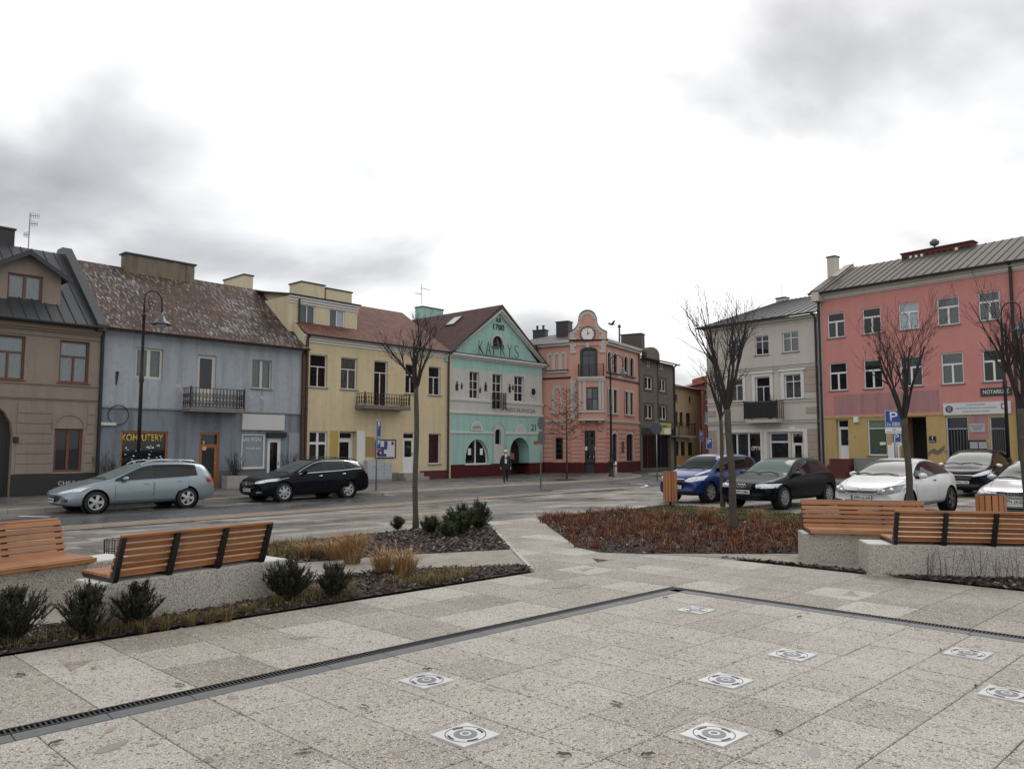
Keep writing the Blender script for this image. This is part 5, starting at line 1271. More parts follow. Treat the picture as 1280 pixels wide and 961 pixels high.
for sx in (0, 1):
    ex = -.22 if sx == 0 else L + .22; ez_ = zE + .22
    tiled_plane(F, [(ex, -.34, ez_), (ex, 9, ez_), (apx, 9, apz), (apx, -.34, apz)], M_brroof, 'roof')
    n_ = Vector((apz - ez_, 0, apx - ex)); n_.normalize()
    if n_.z < 0: n_ = -n_
    for (o0, o1, y0_, y1_, mt) in ((.06, .20, -.36, -.30, M_lead), (.20, .32, -.30, -.16, M_whitetrim), (.32, .42, -.16, .0, M_whitetrim)):
        m = MB(); pts = [(ex, ez_), (apx, apz)]
        A = [Vector((q[0], 0, q[1])) - n_ * o0 for q in pts]; B = [Vector((q[0], 0, q[1])) - n_ * o1 for q in pts]
        A[1] = Vector((apx, 0, apz - o0 / n_.z)); B[1] = Vector((apx, 0, apz - o1 / n_.z))
        m.hexa([(B[0].x, y0_, B[0].z), (B[1].x, y0_, B[1].z), (B[1].x, y1_, B[1].z), (B[0].x, y1_, B[0].z), (A[0].x, y0_, A[0].z), (A[1].x, y0_, A[1].z), (A[1].x, y1_, A[1].z), (A[0].x, y1_, A[0].z)]); fixn(m.build('verge_board', mt, F.root))
window(F, w1, (2, 3), M_wframe, M_glass, .045, .2, mull=.04); window(F, w2, (2, 4), M_wframe, M_glass, .045, .2, mull=.04, name='balcony_door'); window(F, w3, (2, 3), M_wframe, M_glass, .045, .2, mull=.04)
railing(F, w2[0] - .06, w2[1] + .06, -.28, 0, w2[2] - .05, w2[2] + 1.0, M_black, 9)
zb1, zb2, zb3 = F.loc(563, 499)[1], F.loc(563, 515)[1], F.loc(563, 540)[1]
for (p, q) in ((-.03, w2[0] - .1), (w2[1] + .1, L + .03)): moulding(F, 'string_course', M_whitetrim, p, q, [(zb1 - .06, zb1 + .02, .06), (zb1 + .02, zb1 + .08, .1)])
moulding(F, 'string_course', M_whitetrim, -.03, L + .03, [(zb2 - .07, zb2, .06), (zb2, zb2 + .07, .1)])
cn = F.rect(616.5, 529, 580, 630); 
for (p, q) in ((0, cn[0] - .02), (cn[1] + .02, L)): moulding(F, 'string_course', M_whitetrim, p, q, [(zb3 - .07, zb3, .05), (zb3, zb3 + .06, .08)])
# white niche with the slot window, blind lunettes
m = MB(); oo_ = outline(cn[0], cn[1], zpl + .02, cn[3], (cn[1] - cn[0]) / 2); io_ = outline(slot[0], slot[1], slot[2], slot[3], slot[4]); frame_poly(m, oo_, io_, -.02, .0)
fixn(m.build('niche', M_kw, F.root)); m = MB(); frame_poly(m, outline(cn[0] - .05, cn[1] + .05, zpl + .02, cn[3] + .06, (cn[1] - cn[0]) / 2 + .05), oo_, -.05, .0); m.build('niche_moulding', M_turq, F.root)
window(F, slot, '1', M_darkframe, M_glass, .03, .2)
for (xa, ya, xb, yb_) in ((589, 528, 601.5, 537.5), (644, 531.5, 655.5, 541)):
    s0, s1, z0, z1 = F.rect(xa, ya, yb_, xb); m = MB(); m.prism_y(outline(s0, s1, z0, z1, z1 - z0 - .02), -.045, -.02); m.build('lunette', M_kw, F.root)
    m = MB(); frame_poly(m, outline(s0 - .07, s1 + .07, z0 - .02, z1 + .07, z1 - z0), outline(s0, s1, z0, z1, z1 - z0 - .02), -.06, .0); m.build('lunette_moulding', M_whitetrim, F.root)
    if xa < 600:
        text(F, 'KAPRYS', s0 + .1, z0 + .08, .18, M_black, y=-.046, width=s1 - s0 - .2, ext=.003)
window(F, a1, '2', M_wframe, M_glass, .05, .25, mull=.09, sill=M_whitetrim)
am = (a1[0] + a1[1]) / 2
for q in (-.62, .42): bx(F, 'paper_notice', M_white, am + q - .02, am + q + .24, .17, .176, a1[2] + .55, a1[2] + .95)
# passage doorway
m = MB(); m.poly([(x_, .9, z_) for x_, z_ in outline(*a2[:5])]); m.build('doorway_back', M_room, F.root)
m = MB(); m.box(a2[0] + .05, a2[0] + .9, .62, .68, .06, a2[3] - .45); m.build('door', flat('dark_wood_door', (.03, .014, .012), .6, var=.3), F.root); bx(F, 'stall_board', flat('pink_board', (.35, .10, .09), .7), a2[0] + .2, a2[0] + .95, .5, .53, 1.05, 1.45)
# writing
M_letter = flat('dark_iron_letters', (.05, .055, .055), .5, metal=.3)
s0, z0 = F.loc(597.5, 445.5, -.3); s1 = F.loc(650.5, 445.5, -.3)[0]
for k, ch in enumerate('KAPRYS'):
    x_ = s0 + (s1 - s0) * (k + .08) / 6; w_ = (s1 - s0) / 6 * .62
    text(F, ch, x_, zE + .38, .80, M_letter, y=-.29, width=w_, ext=.04, bold=-.03, name='sign_letter')
m = MB(); m.box(s0 - .1, s1 + .1, -.30, -.28, zE + .33, zE + .355); 
for k in range(7): x_ = s0 + (s1 - s0) * k / 6; m.box(x_ - .01, x_ + .01, -.30, -.28, zE + .28, zE + .345)
m.build('sign_rail', M_letter, F.root)
s0, z0 = F.loc(621.5, 402.5, 0); text(F, 'A.D.', apx, z0, .26, M_letter, y=0, align='CENTER', ext=.04, width=.5); s0, z0 = F.loc(621.5, 412, 0); text(F, '1780', apx, z0, .36, M_letter, y=0, align='CENTER', ext=.04, width=1.0)
s0, z0 = F.loc(633, 514); s1 = F.loc(669, 514)[0]; text(F, 'RESTAURACJA', s0, zb2 + .13, .34, flat('grey_letters', (.22, .215, .2), .7), y=0, width=s1 - s0, ext=.02, bold=.01)
s0, z0 = F.loc(664, 538); text(F, '21', s0, z0, .42, M_letter, y=0, ext=.02)
s0, s1, z0, z1 = F.rect(667, 551, 555, 673.5); bx(F, 'orange_plate', flat('orange_sign', (.42, .11, .03), .6), s0, s1, -.03, 0, z0, z1)
# oval window and iron silhouettes of little figures
cx_, cz_ = F.loc(666, 489.6); m = MB(); m.lathe([(.001, 0), (.30, 0), (.30, .05), (.001, .05)], 20, (cx_, -.05, cz_), 'y'); o = m.build('oval_window', M_kw, F.root); m = MB(); m.lathe([(.001, 0), (.20, 0), (.20, .02), (.001, .02)], 20, (cx_, -.07, cz_), 'y'); p_ = m.build('pane', M_glass, o); o.scale = (1, 1, 1.15); o.location = (0, 0, -cz_ * .15)
for k, (px, py, lab) in enumerate(((571, 482, 1), (577, 482, 0), (607, 483, 1), (637, 485, 1), (600, 487, 0), (641, 484, 0))):
    x_, z_ = F.loc(px, py); m = MB(); sc = 1.0 if lab else .65
    m.prism_y([(x_ - .10 * sc, z_ - .28 * sc), (x_ + .10 * sc, z_ - .28 * sc), (x_ + .07 * sc, z_ - .05), (x_ + .13 * sc, z_ + .02), (x_ + .05 * sc, z_ + .12 * sc), (x_ - .05 * sc, z_ + .12 * sc), (x_ - .12 * sc, z_ + .02)], -.035, -.005)
    m.ball((x_, -.02, z_ + .2 * sc), (.07 * sc, .02, .08 * sc), 8, 5); m.build('iron_figure', M_black, F.root)
# skylight, chimney, firewall towards the yellow house
ex = -.22; ez_ = zE + .22; sl = (apz - ez_) / (apx - ex)
def on_roof(px, py):
    r_ = ray(px, py); best = None
    for k in range(1, 400):
        t_ = 40 + k * .05; p = Vector((0, 0, EYE)) + r_ * t_ / r_.y - F.p0; x_, y_ = p.dot(F.d), -p.dot(F.n)
        if y_ > -.3 and p.z <= ez_ + (x_ - ex) * sl: return x_, y_, p.z
    return apx * .5, 3, ez_ + (apx * .5 - ex) * sl
x_, y_, z_ = on_roof(568, 402); du = Vector((1, 0, sl)).normalized()
m = MB(); c_ = Vector((x_, y_, z_)); n_ = Vector((-sl, 0, 1)).normalized(); e1 = Vector((0, .4, 0)); e2 = du * .55
m.hexa([tuple(c_ + a * e1 + b * e2 + n_ * q) for q in (0, .08) for a, b in ((-1, -1), (1, -1), (1, 1), (-1, 1))]); sk = fixn(m.build('skylight', M_lead, F.root)); m = MB(); m.hexa([tuple(c_ + a * e1 * .85 + b * e2 * .85 + n_ * q) for q in (.075, .09) for a, b in ((-1, -1), (1, -1), (1, 1), (-1, 1))]); fixn(m.build('pane', flat('skylight_glass', (.35, .37, .38), .08), sk))
x0_, _ = F.loc(527, 395, 7.9); x1_, zt = F.loc(553, 387, 7.9); chimney(F, M_turq, x0_, x1_, 7.8, 8.6, zE - .3, zt, M_lead)
bp = F.p0 + F.d * (x0_ + .05) - F.n * 8.0; aerial('television_aerial', (bp.x, bp.y, F.z0 + zt + .1), 1.5, 'thin television aerial beside the turquoise chimney', [(1.2, .9, True), (.75, -.6, True)], .9)
Fy_zR = zR
m = MB(); m.prism_x([(-.1, zE - .3), (-.1, zE + .15), (5.5, zE + .15 + 2.45), (5.5, zE - .3)], -.38, -.14); fixn(m.build('firewall', M_turq, F.root)); m = MB(); plate(m, [(-.46, -.2, zE + .16), (-.06, -.2, zE + .16), (-.06, 5.6, zE + .16 + 2.5), (-.46, 5.6, zE + .16 + 2.5)], .08); m.build('firewall_tiles', M_redroof, F.root); uv_quad(F.root.children[-1], (1, 0, 0), (0, .9, .4))
bx(F, 'yellow_corner_strip', M_yel, -.02, .14, -.04, 0, 0, zE)

# ================================================================ CLOCK HOUSE ON THE CORNER
M_salmon = plaster('salmon_render', (0.55, 0.29, 0.23), (0.36, 0.22, 0.18), .2); M_stone = plaster('pale_stone_trim', (0.47, 0.45, 0.41), (0.3, 0.29, 0.27), .2); M_salm_d = plaster('salmon_ground_floor', (0.52, 0.275, 0.22), (0.3, 0.17, 0.14), .3)
M_blackroof = tile_mat('black_roof_tiles', [(0.012, 0.012, 0.013), (0.022, 0.022, 0.024), (0.032, 0.032, 0.035)], stretch=(.3, .35), rough=.5)
CA, CB = along(713.5, 50.6), along(757.5, 50.2); CLf = along(640, 52.9); CRt = along(799.5, 55.4); ZC = .0
FL_ = Front('clock_house', 'salmon pink corner house with a clock gable and dark red plinth', CLf, CA, ZC); CR = FL_.root
class Face(Front):
    """another face of the same house, sharing its root"""
    def __init__(s, main, p0, p1):
        d = p1 - p0; d.z = 0; s.L = d.length; d.normalize(); s.d = d; s.n = Vector((d.y, -d.x, 0)); s.p0 = Vector((p0.x, p0.y, main.z0)); s.z0 = main.z0; s.main = main; s.rz = atan2(d.y, d.x); s.root = main.root
        inv = main.root.matrix_basis.inverted() if False else (Matrix.Translation(main.p0) @ Matrix.Rotation(atan2(main.d.y, main.d.x), 4, 'Z')).inverted()
        s.M = inv @ (Matrix.Translation(s.p0) @ Matrix.Rotation(s.rz, 4, 'Z')); s.start = len(main.root.children)
    def settle(s, before):
        """bring the pieces made for this face into place; they were made in its own axes"""
        for o in list(s.root.children):
            if o.name not in before: o.matrix_basis = s.M @ o.matrix_basis
def clock_face_floor(F, zt, win_list, bands=True):
    pass
F = FL_; L = F.L; zE = F.loc(714, 427)[1]; zPl = F.loc(700, 578)[1]; zG = F.loc(713, 528)[1]; zM = F.loc(713, 473)[1]
gw = F.rect(694, 547, 574, 703.4)
shell(F, 0, L, zG, zE, 9, M_salmon, [], .15); shell(F, 0, L, zPl, zG - .001, 9, M_salm_d, [gw], .15, 'lower_wall'); bx(F, 'plinth', M_maroon, 0, L + .02, -.04, 9, -.1, zPl)
window(F, gw, (1, 4), M_darkframe, M_glass, .05, .15)
bx(F, 'wall_plaque', M_darkframe, F.loc(712, 565)[0] - .25, F.loc(712, 565)[0] + .05, -.03, 0, F.loc(712, 568)[1], F.loc(712, 560)[1])
def bands(F, x0, x1, z0, z1, n, holes, mat, y=-.06):
    h = (z1 - z0) / n
    for k in range(n):
        a, b = z0 + k * h, z0 + (k + 1) * h - .05; cuts = sorted([(q[0] - .1, q[1] + .1) for q in holes if q[2] < b and q[3] > a]); x = x0
        for (c, d) in cuts + [(x1, x1)]:
            if c - x > .08: bx(F, 'rusticated_band', mat, x, c, y, 0, a, b)
            x = max(x, d)
bands(F, L - 3.2, L - .02, zPl + .05, zG - .1, 8, [gw], M_salm_d)
for (z, hgt, p_) in ((zE - .25, .35, .3), (zM, .12, .09), (zG, .16, .12)):
    moulding(F, 'string_course', M_stone if z != zM else M_lead, 0, L + .02, [(z, z + hgt * .5, p_ * .6), (z + hgt * .5, z + hgt, p_)])
# blind arcades
z0, z1 = F.loc(684, 463)[1], F.loc(684, 441)[1]; s0, s1 = F.loc(684, 450)[0], F.loc(709, 450)[0]; w_ = (s1 - s0) / 3
for k in range(3):
    a, b = s0 + w_ * k, s0 + w_ * (k + 1); m = MB(); frame_poly(m, outline(a, b, z0, z1, w_ / 2), outline(a + w_ * .25, b - w_ * .25, z0 + .02, z1 - .16, w_ * .25), -.06, 0); m.build('blind_arch', M_stone, CR)
bx(F, 'arcade_sill', M_lead, s0 - .1, s1 + .1, -.16, 0, z0 - .08, z0 - .01); bx(F, 'arcade_sill', M_stone, s0 - .05, s1 + .05, -.12, 0, z0 - .2, z0 - .081)
z0, z1 = F.loc(690, 515)[1], F.loc(690, 482)[1]; s0, s1 = F.loc(690.5, 500)[0], F.loc(703.5, 500)[0]; m = MB(); frame_poly(m, outline(s0, s1, z0, z1, (s1 - s0) / 2), outline(s0 + .18, s1 - .18, z0 + .02, z1 - .18, (s1 - s0) / 2 - .18), -.06, 0); m.build('blind_arch', M_stone, CR); bx(F, 'arcade_sill', M_stone, s0 - .05, s1 + .05, -.12, 0, z0 - .12, z0 - .01)
downpipe(F, M_lead, F.loc(672.5, 440)[0], zG + .2, zE - .1, .06, -.09)
# --- corner bay
B_ = Face(FL_, CA, CB); before = {o.name for o in CR.children}
L = B_.L; F = B_
dr = F.rect(730.5, 538, 592, 744); dr = (dr[0], dr[1], .02, dr[3], 0, .35); bw = F.rect(727.4, 436.4, 470.3, 744.3); bw = (bw[0], bw[1], zM + .08, bw[3], .18, .15)
shell(F, 0, L, zG, zE + .0, 2, M_salmon, [bw], .15); shell(F, 0, L, zPl, zG - .001, 2, M_salm_d, [(dr[0], dr[1], zPl, dr[3], 0, .35)], .15, 'lower_wall'); m = MB(); wall_mesh(m, 0, L, -.1, zPl, [(dr[0], dr[1], -.1, zPl)], .35, -.04); m.build('plinth', M_maroon, CR)
door(F, dr, M_darkframe, M_glass, (.15, .85, .4, .95), .35, .1, .15, double=True)
for q in (-.35, .3): bx(F, 'paper_notice', M_white, (dr[0] + dr[1]) / 2 + q, (dr[0] + dr[1]) / 2 + q + .16, .24, .247, 1.5, 1.75)
window(F, bw, 'TT', M_darkframe, M_glass_b, .06, .15, top=.2, name='balcony_door')
m = MB(); frame_poly(m, outline(bw[0] - .13, bw[1] + .13, bw[2], bw[3] + .14, .26), outline(*bw[:5]), -.05, 0); m.build('door_surround', M_lead, CR); bx(F, 'keystone', M_stone, L / 2 - .12, L / 2 + .12, -.09, 0, bw[3] + .1, bw[3] + .45)
bands(F, .05, L - .05, zPl + .05, zG - .8, 7, [dr], M_salm_d)
# curved gable with quoins
zs = F.loc(715, 416)[1]; zt = F.loc(735.7, 388.5)[1]
def gcurve(n=9):
    pts = []; w0 = L / 2 + .12
    for k in range(n + 1):
        u = k / n; pts.append((-w0 + (w0 - .62) * sin(u * pi / 2) ** 1.4, zs + (zt - .62 - zs) * (u ** 1.9)))
    for k in range(1, n + 1):
        a = pi - pi / 2 * k / n; pts.append((.62 * cos(a), zt - .62 + .62 * sin(a)))
    return pts
half = gcurve(); full = half + [(-x, z) for x, z in reversed(half[:-1])]
poly_ = [(-L / 2 - .1, zE - .3)] + full + [(L / 2 + .1, zE - .3)]; poly_.reverse()
m = MB(); m.prism_y([(x + L / 2, z) for x, z in poly_][::-1], -.06, .5); fixn(m.build('clock_gable', M_salmon, CR))
for sgn in (-1, 1):                            # pale stone rim made of blocks
    for k in range(len(half) - 1):
        (xa, za), (xb, zb) = half[k], half[k + 1]; ins = .30 if k % 2 else .20
        q = [(xa, za), (xb, zb), (xb + ins * .8, zb - ins * .6), (xa + ins * .8, za - ins * .6)]
        if k >= 9: q = [(xa, za), (xb, zb), (xb * .62, zt - .62 + (zb - zt + .62) * .62), (xa * .62, zt - .62 + (za - zt + .62) * .62)]
        m = MB(); m.prism_y([(L / 2 - sgn * x * -1 if False else L / 2 + (x if sgn < 0 else -x), z) for x, z in q], -.10, -.055); fixn(m.build('gable_quoin', M_stone, CR))
    for k in range(6):                         # long and short quoins below
        zq1 = zs - .1 - k * (zs - F.loc(715, 440)[1]) / 6; zq0 = zq1 - (zs - F.loc(715, 440)[1]) / 6 + .012; ln = .42 if k % 2 else .30
        x0_ = -.02 if sgn < 0 else L - ln + .02; bx(F, 'quoin', M_stone, x0_, x0_ + ln, -.09, 0, zq0, zq1)
    for k in range(10):
        hq = (zM - .1 - zG - .2) / 10; zq0 = zG + .2 + k * hq; ln = .42 if k % 2 else .30; x0_ = -.02 if sgn < 0 else L - ln + .02; bx(F, 'quoin', M_stone, x0_, x0_ + ln, -.07, 0, zq0, zq0 + hq - .015)
m = MB(); cap_ = [(x, z) for x, z in full]
for (p, q) in zip(cap_[:-1], cap_[1:]):
    m.hexa([(L / 2 + p[0], -.14, p[1]), (L / 2 + q[0], -.14, q[1]), (L / 2 + q[0], .55, q[1]), (L / 2 + p[0], .55, p[1]), (L / 2 + p[0] * 1.0, -.14, p[1] + .06), (L / 2 + q[0], -.14, q[1] + .06), (L / 2 + q[0], .55, q[1] + .06), (L / 2 + p[0], .55, p[1] + .06)])
fixn(m.build('gable_capping', M_lead, CR))
# the clock
ccx, ccz = L / 2, F.loc(735.7, 417.6)[1]; R_ = .46
m = MB(); m.lathe([(.001, 0), (R_, 0), (R_, .03), (.001, .03)], 36, (ccx, -.10, ccz), 'y'); CK = m.build('clock', flat('clock_dial', (.70, .69, .66), .5, var=.04), CR)
link('rim', (lambda me: me)(ringmesh('rim', R_ - .01, R_ + .06, 0, .06, M_brownpipe, n=40)), CK); rim = CK.children[0]; rim.rotation_euler = (pi / 2, 0, 0); rim.location = (ccx, -.065, ccz)
for k in range(12):
    a = pi / 2 - 2 * pi * k / 12; nu = ['XII', 'I', 'II', 'III', 'IV', 'V', 'VI', 'VII', 'VIII', 'IX', 'X', 'XI'][k]
    o = text(F, nu, 0, 0, .11, M_black, y=0, align='CENTER', ext=.004, parent=CK, name='numeral'); o.location = (ccx + .36 * cos(a), -.102, ccz + .36 * sin(a)); o.rotation_euler = (0, -(pi / 2 - a) * -1 if False else (pi / 2 - a), 0)
    if True: pass
for (ang, ln, wd) in ((pi / 2 - 2 * pi * 2 / 12, .22, .05), (pi / 2, .34, .036)):
    m = MB(); d_ = Vector((cos(ang), 0, sin(ang))); n_ = Vector((-sin(ang), 0, cos(ang))) * wd / 2; c_ = Vector((ccx, -.108, ccz)); q = [c_ - d_ * .06 - n_, c_ + d_ * ln - n_ * .4, c_ + d_ * ln + n_ * .4, c_ - d_ * .06 + n_]
    m.hexa([tuple(p) for p in q] + [tuple(p + Vector((0, -.012, 0))) for p in q]); fixn(m.build('hand', M_black, CK))
# balcony and oriel
b0, b1 = F.loc(722, 470, -.5)[0], F.loc(755.5, 470, -.5)[0]; bal = bx(F, 'balcony', M_stone, b0, b1, -.62, 0, zM - .12, zM + .06); railing(F, b0 + .04, b1 - .04, -.58, 0, zM + .06, F.loc(722, 455.5, -.6)[1], M_black, 14, False, bal)
ox0, ox1 = F.loc(723.5, 500, -.5)[0], F.loc(755, 500, -.5)[0]; ow = F.rect(732.8, 483.8, 512.5, 747.6, -.5)
m = MB(); wall_mesh(m, ox0, ox1, zG + .1, zM - .13, [ow], .12, -.5); m.quad((ox0, 0, zG + .1), (ox0, -.5, zG + .1), (ox0, -.5, zM - .13), (ox0, 0, zM - .13)); m.quad((ox1, -.5, zG + .1), (ox1, 0, zG + .1), (ox1, 0, zM - .13), (ox1, -.5, zM - .13)); m.quad((ox0, 0, zG + .1), (ox1, 0, zG + .1), (ox1, -.5, zG + .1), (ox0, -.5, zG + .1)); ORI = m.build('oriel', M_salmon, CR)
o = window(F, ow, (2, 2), M_darkframe, M_glass_b, .06, .12, parent=ORI); o.location = (0, -.5, 0)
for (z, hgt) in ((ow[2] - .16, .12), (zM - .24, .1), (zG + .1, .14)): bx(F, 'oriel_course', M_stone, ox0 - .05, ox1 + .05, -.58, 0, z, z + hgt, ORI)
for (p, q) in ((ow[0] - .2, ow[0] - .04), (ow[1] + .04, ow[1] + .2), (ox0, ox0 + .14), (ox1 - .14, ox1)): bx(F, 'pilaster', M_stone, p, q, -.54, -.501, ow[2], zM - .25, ORI)
for x_ in (ox0 + .15, ox1 - .4):
    m = MB(); m.prism_x([(0, zG - .6), (-.1, zG - .55), (-.2, zG - .2), (-.5, zG), (-.5, zG + .1), (0, zG + .1)], x_, x_ + .25); fixn(m.build('bracket', M_salm_d, ORI))
B_.settle(before)
# --- face along the side street
S_ = Face(FL_, CB, CRt); before = {o.name for o in CR.children}; F = S_; L = F.L
t1 = [F.rect(759, 438.5, 462, 763), F.rect(766, 440.5, 464.5, 771), F.rect(779.5, 445, 468.5, 784.2), F.rect(786.8, 446.5, 469.8, 791.5)]; zt0, zt1 = F.loc(779.5, 468.3)[1], F.loc(779.5, 444.7)[1]
mW = [F.rect(760.5, 486, 513, 764.5), F.rect(766.5, 486, 513, 771), F.rect(781, 489.5, 517.5, 785), F.rect(787, 489.5, 518, 791)]; zm0, zm1 = F.loc(781, 517.6)[1], F.loc(781, 489.5)[1]
gW = [F.rect(764.5, 541.5, 577, 771), F.rect(782, 542, 577, 791)]; zg1 = F.loc(782, 542)[1]
tH = [(w[0], w[1], zt0, zt1, (w[1] - w[0]) / 2) for w in t1]; mH = [(w[0], w[1], zm0, zm1) for w in mW]; gH = [(w[0], w[1], zPl + .06, zg1, .25) for w in gW]
shell(F, 0, L, zG, zE, 6, M_salmon, tH + mH, .15); shell(F, 0, L, zPl, zG - .001, 6, M_salm_d, gH, .15, 'lower_wall'); bx(F, 'plinth', M_maroon, -.02, L, -.04, 6, -.1, zPl)
for w in tH: window(F, w, '1', M_darkframe, M_glass, .04, .15)
for w in mH: window(F, w, '1', M_darkframe, M_glass, .04, .15)
for w in gH: window(F, w, '1', M_darkframe, M_glass, .05, .15)
for grp, rise in ((tH, 1), (mH, 0)):
    for (p, q) in ((grp[0], grp[1]), (grp[2], grp[3])):
        for w in (p, q):
            m = MB(); rs = w[4] if len(w) > 4 else 0; frame_poly(m, outline(w[0] - .14, w[1] + .14, w[2] - .02, w[3] + .14, rs + .12 if rs else 0), outline(*w[:4], rs), -.05, 0); m.build('window_surround', M_stone, CR)
        bx(F, 'sill_course', M_lead if rise else M_stone, p[0] - .2, q[1] + .2, -.14, 0, p[2] - .1, p[2] - .03)
for w in gH: m = MB(); frame_poly(m, outline(w[0] - .16, w[1] + .16, w[2], w[3] + .16, .4), outline(*w[:5]), -.05, 0); m.build('window_surround', M_stone, CR)
bands(F, .05, L - .05, zPl + .05, zG - .1, 8, gH, M_salm_d)
for (z, hgt, p_) in ((zE - .25, .35, .3), (zM, .12, .09), (zG, .16, .12)): moulding(F, 'string_course', M_stone if z != zM else M_lead, 0, L, [(z, z + hgt * .5, p_ * .6), (z + hgt * .5, z + hgt, p_)])
bx(F, 'notice_case', M_darkframe, F.loc(776, 565)[0], F.loc(779.5, 565)[0], -.06, 0, 1.3, 2.1); downpipe(F, M_zinc, L - .1, 0, zE, .06, -.09)
S_.settle(before)
# roof over the clock house
def rl(p, z): q = p - FL_.p0; return (q.dot(FL_.d), -q.dot(FL_.n), z)
back = CA + (CLf - CA).normalized() * 2 - FL_.n * 6; zr_ = zE + 1.15
rid0 = CLf - FL_.n * 4.2 - FL_.d * .0; rid1 = CB - S_.n * 4.0 - (S_.d * -2.2); rid2 = CRt - S_.n * 3.2
F = FL_
for q in ([rl(CLf + FL_.n * .3, zE + .1), rl(CA + FL_.n * .3, zE + .1), rl(rid1, zr_), rl(rid0, zr_)], [rl(CA + FL_.n * .25, zE + .1), rl(CB + S_.n * .25, zE + .1), rl(rid1, zr_)], [rl(CB + S_.n * .3, zE + .1), rl(CRt + S_.n * .3, zE + .1), rl(rid2, zr_ + .05), rl(rid1, zr_)]): tiled_plane(F, q, M_blackroof, 'roof', .1)
s0, z0 = F.loc(695, 402, 1.8); s1, _ = F.loc(710, 402, 1.8); chimney(F, M_lead, s0, s1, 1.8, 2.5, zE, z0, M_lead)
s0, z0 = F.loc(666, 411, 3.0); s1, _ = F.loc(681, 411, 3.0); chimney(F, M_lead, s0, s1, 3, 3.5, zE, z0 - .1, M_lead, pots=2)
p = rl(along(790, 56), 0); chimney(F, flat('brown_chimney', (.10, .085, .07), .9, var=.3), p[0] - .8, p[0] + .8, p[1], p[1] + .7, zE, zE + 1.35, M_lead); m = MB(); m.tube([(p[0] - 1, p[1] + .2, zE + .5), (p[0] - 1, p[1] + .2, zE + 1.9)], .07, 6); m.lathe([(.07, 1.9), (.16, 1.98), (.05, 2.15)], 8, (p[0] - 1, p[1] + .2, zE)); m.build('flue', M_zinc, CR)

# ---------------------------------------------------------------- brown house with shaped gable
M_brown = plaster('grey_brown_render', (0.17, 0.135, 0.11), (0.09, 0.075, 0.06), .4); M_brown_t = flat('brown_window_surround', (.085, .06, .048), .8)
P_BR = along(843, 60.8)
F = Front('brown_house', 'narrow grey brown house with white windows beside the clock house', CRt + S_.d * .05, P_BR, 0); L = F.L
zE = F.loc(800, 447)[1]; wa = F.rect(805.5, 470, 486, 815); wb = F.rect(824, 473.5, 489, 832); wc = F.rect(806, 505, 523, 815.5); wd2 = F.rect(824.5, 508, 524.5, 832.8)
sA = F.rect(808.5, 451, 458, 813); sB = F.rect(824.5, 455.5, 462.5, 829.5); shop = F.rect(803, 543, 583, 838); shop = (shop[0], shop[1], .1, shop[3], 0, .3)
wl_ = [wa, (wb[0], wb[1], wa[2], wa[3]), wc, (wd2[0], wd2[1], wc[2], wc[3])]
shell(F, 0, L, 0, zE, 7, M_brown, wl_ + [sA, (sB[0], sB[1], sA[2], sA[3]), shop], .12)
for w in wl_:
    window(F, w, '2', M_wframe, M_glass, .07, .12, mull=.09); m = MB(); frame_poly(m, outline(w[0] - .14, w[1] + .14, w[2] - .14, w[3] + .14), outline(*w), -.04, 0); m.build('window_surround', M_brown_t, F.root)
for w in (sA, (sB[0], sB[1], sA[2], sA[3])): window(F, w, '2', M_wframe, M_glass, .05, .12)
window(F, shop, (4, 1), M_darkframe, M_glass, .1, .3, name='shop_window', mull=.1)
gx0, gx1 = F.loc(808, 440)[0], F.loc(824, 440)[0]; zg_ = F.loc(816, 434)[1]; n = 12; pts = [(gx0, zE - .05), (gx1, zE - .05)] + [((gx0 + gx1) / 2 + (gx1 - gx0) / 2 * cos(pi * k / n), zE + .35 + (zg_ - zE - .35) * sin(pi * k / n) ** .7) for k in range(n + 1)]
m = MB(); m.prism_y(pts, -.03, .4); fixn(m.build('shaped_gable', M_brown, F.root)); m = MB(); m.box((gx0 + gx1) / 2 - .1 - .4, (gx0 + gx1) / 2 + .1 - .4 + .4, -.06, 0, 3.6, zE) if False else m.box(F.loc(822, 480)[0] - .06, F.loc(822, 480)[0] + .06, -.05, 0, 4, zE + .2); m.build('pilaster_strip', M_brown_t, F.root)
m = MB(); plate(m, [(-.1, -.5, zE + .02), (L + .2, -.5, zE + .02), (L + .2, 4, zE + 1.3), (-.1, 4, zE + 1.3)], .1); m.build('roof', M_blackroof, F.root); uv_quad(F.root.children[-1], (1, 0, 0), (0, 1, .3))
s0, s1, z0, z1 = F.rect(823.5, 528.5, 543, 837); sg = bx(F, 'shop_sign', flat('yellow_green_sign', (.42, .45, .10), .5), s0, s1, -.12, 0, z0, z1); bx(F, 'sign_panel', M_white, s0 + (s1 - s0) * .35, s1 - .05, -.13, -.121, z0 + .05, z0 + (z1 - z0) * .55, sg); text(F, 'KANAPA', s0 + .1, z0 + (z1 - z0) * .6, (z1 - z0) * .25, M_black, y=-.125, width=(s1 - s0) * .6, parent=sg)
bx(F, 'fascia', M_black, 0, L, -.08, 0, shop[3] + .02, shop[3] + .5)
downpipe(F, M_black, L - .1, 0, zE, .06, -.09)

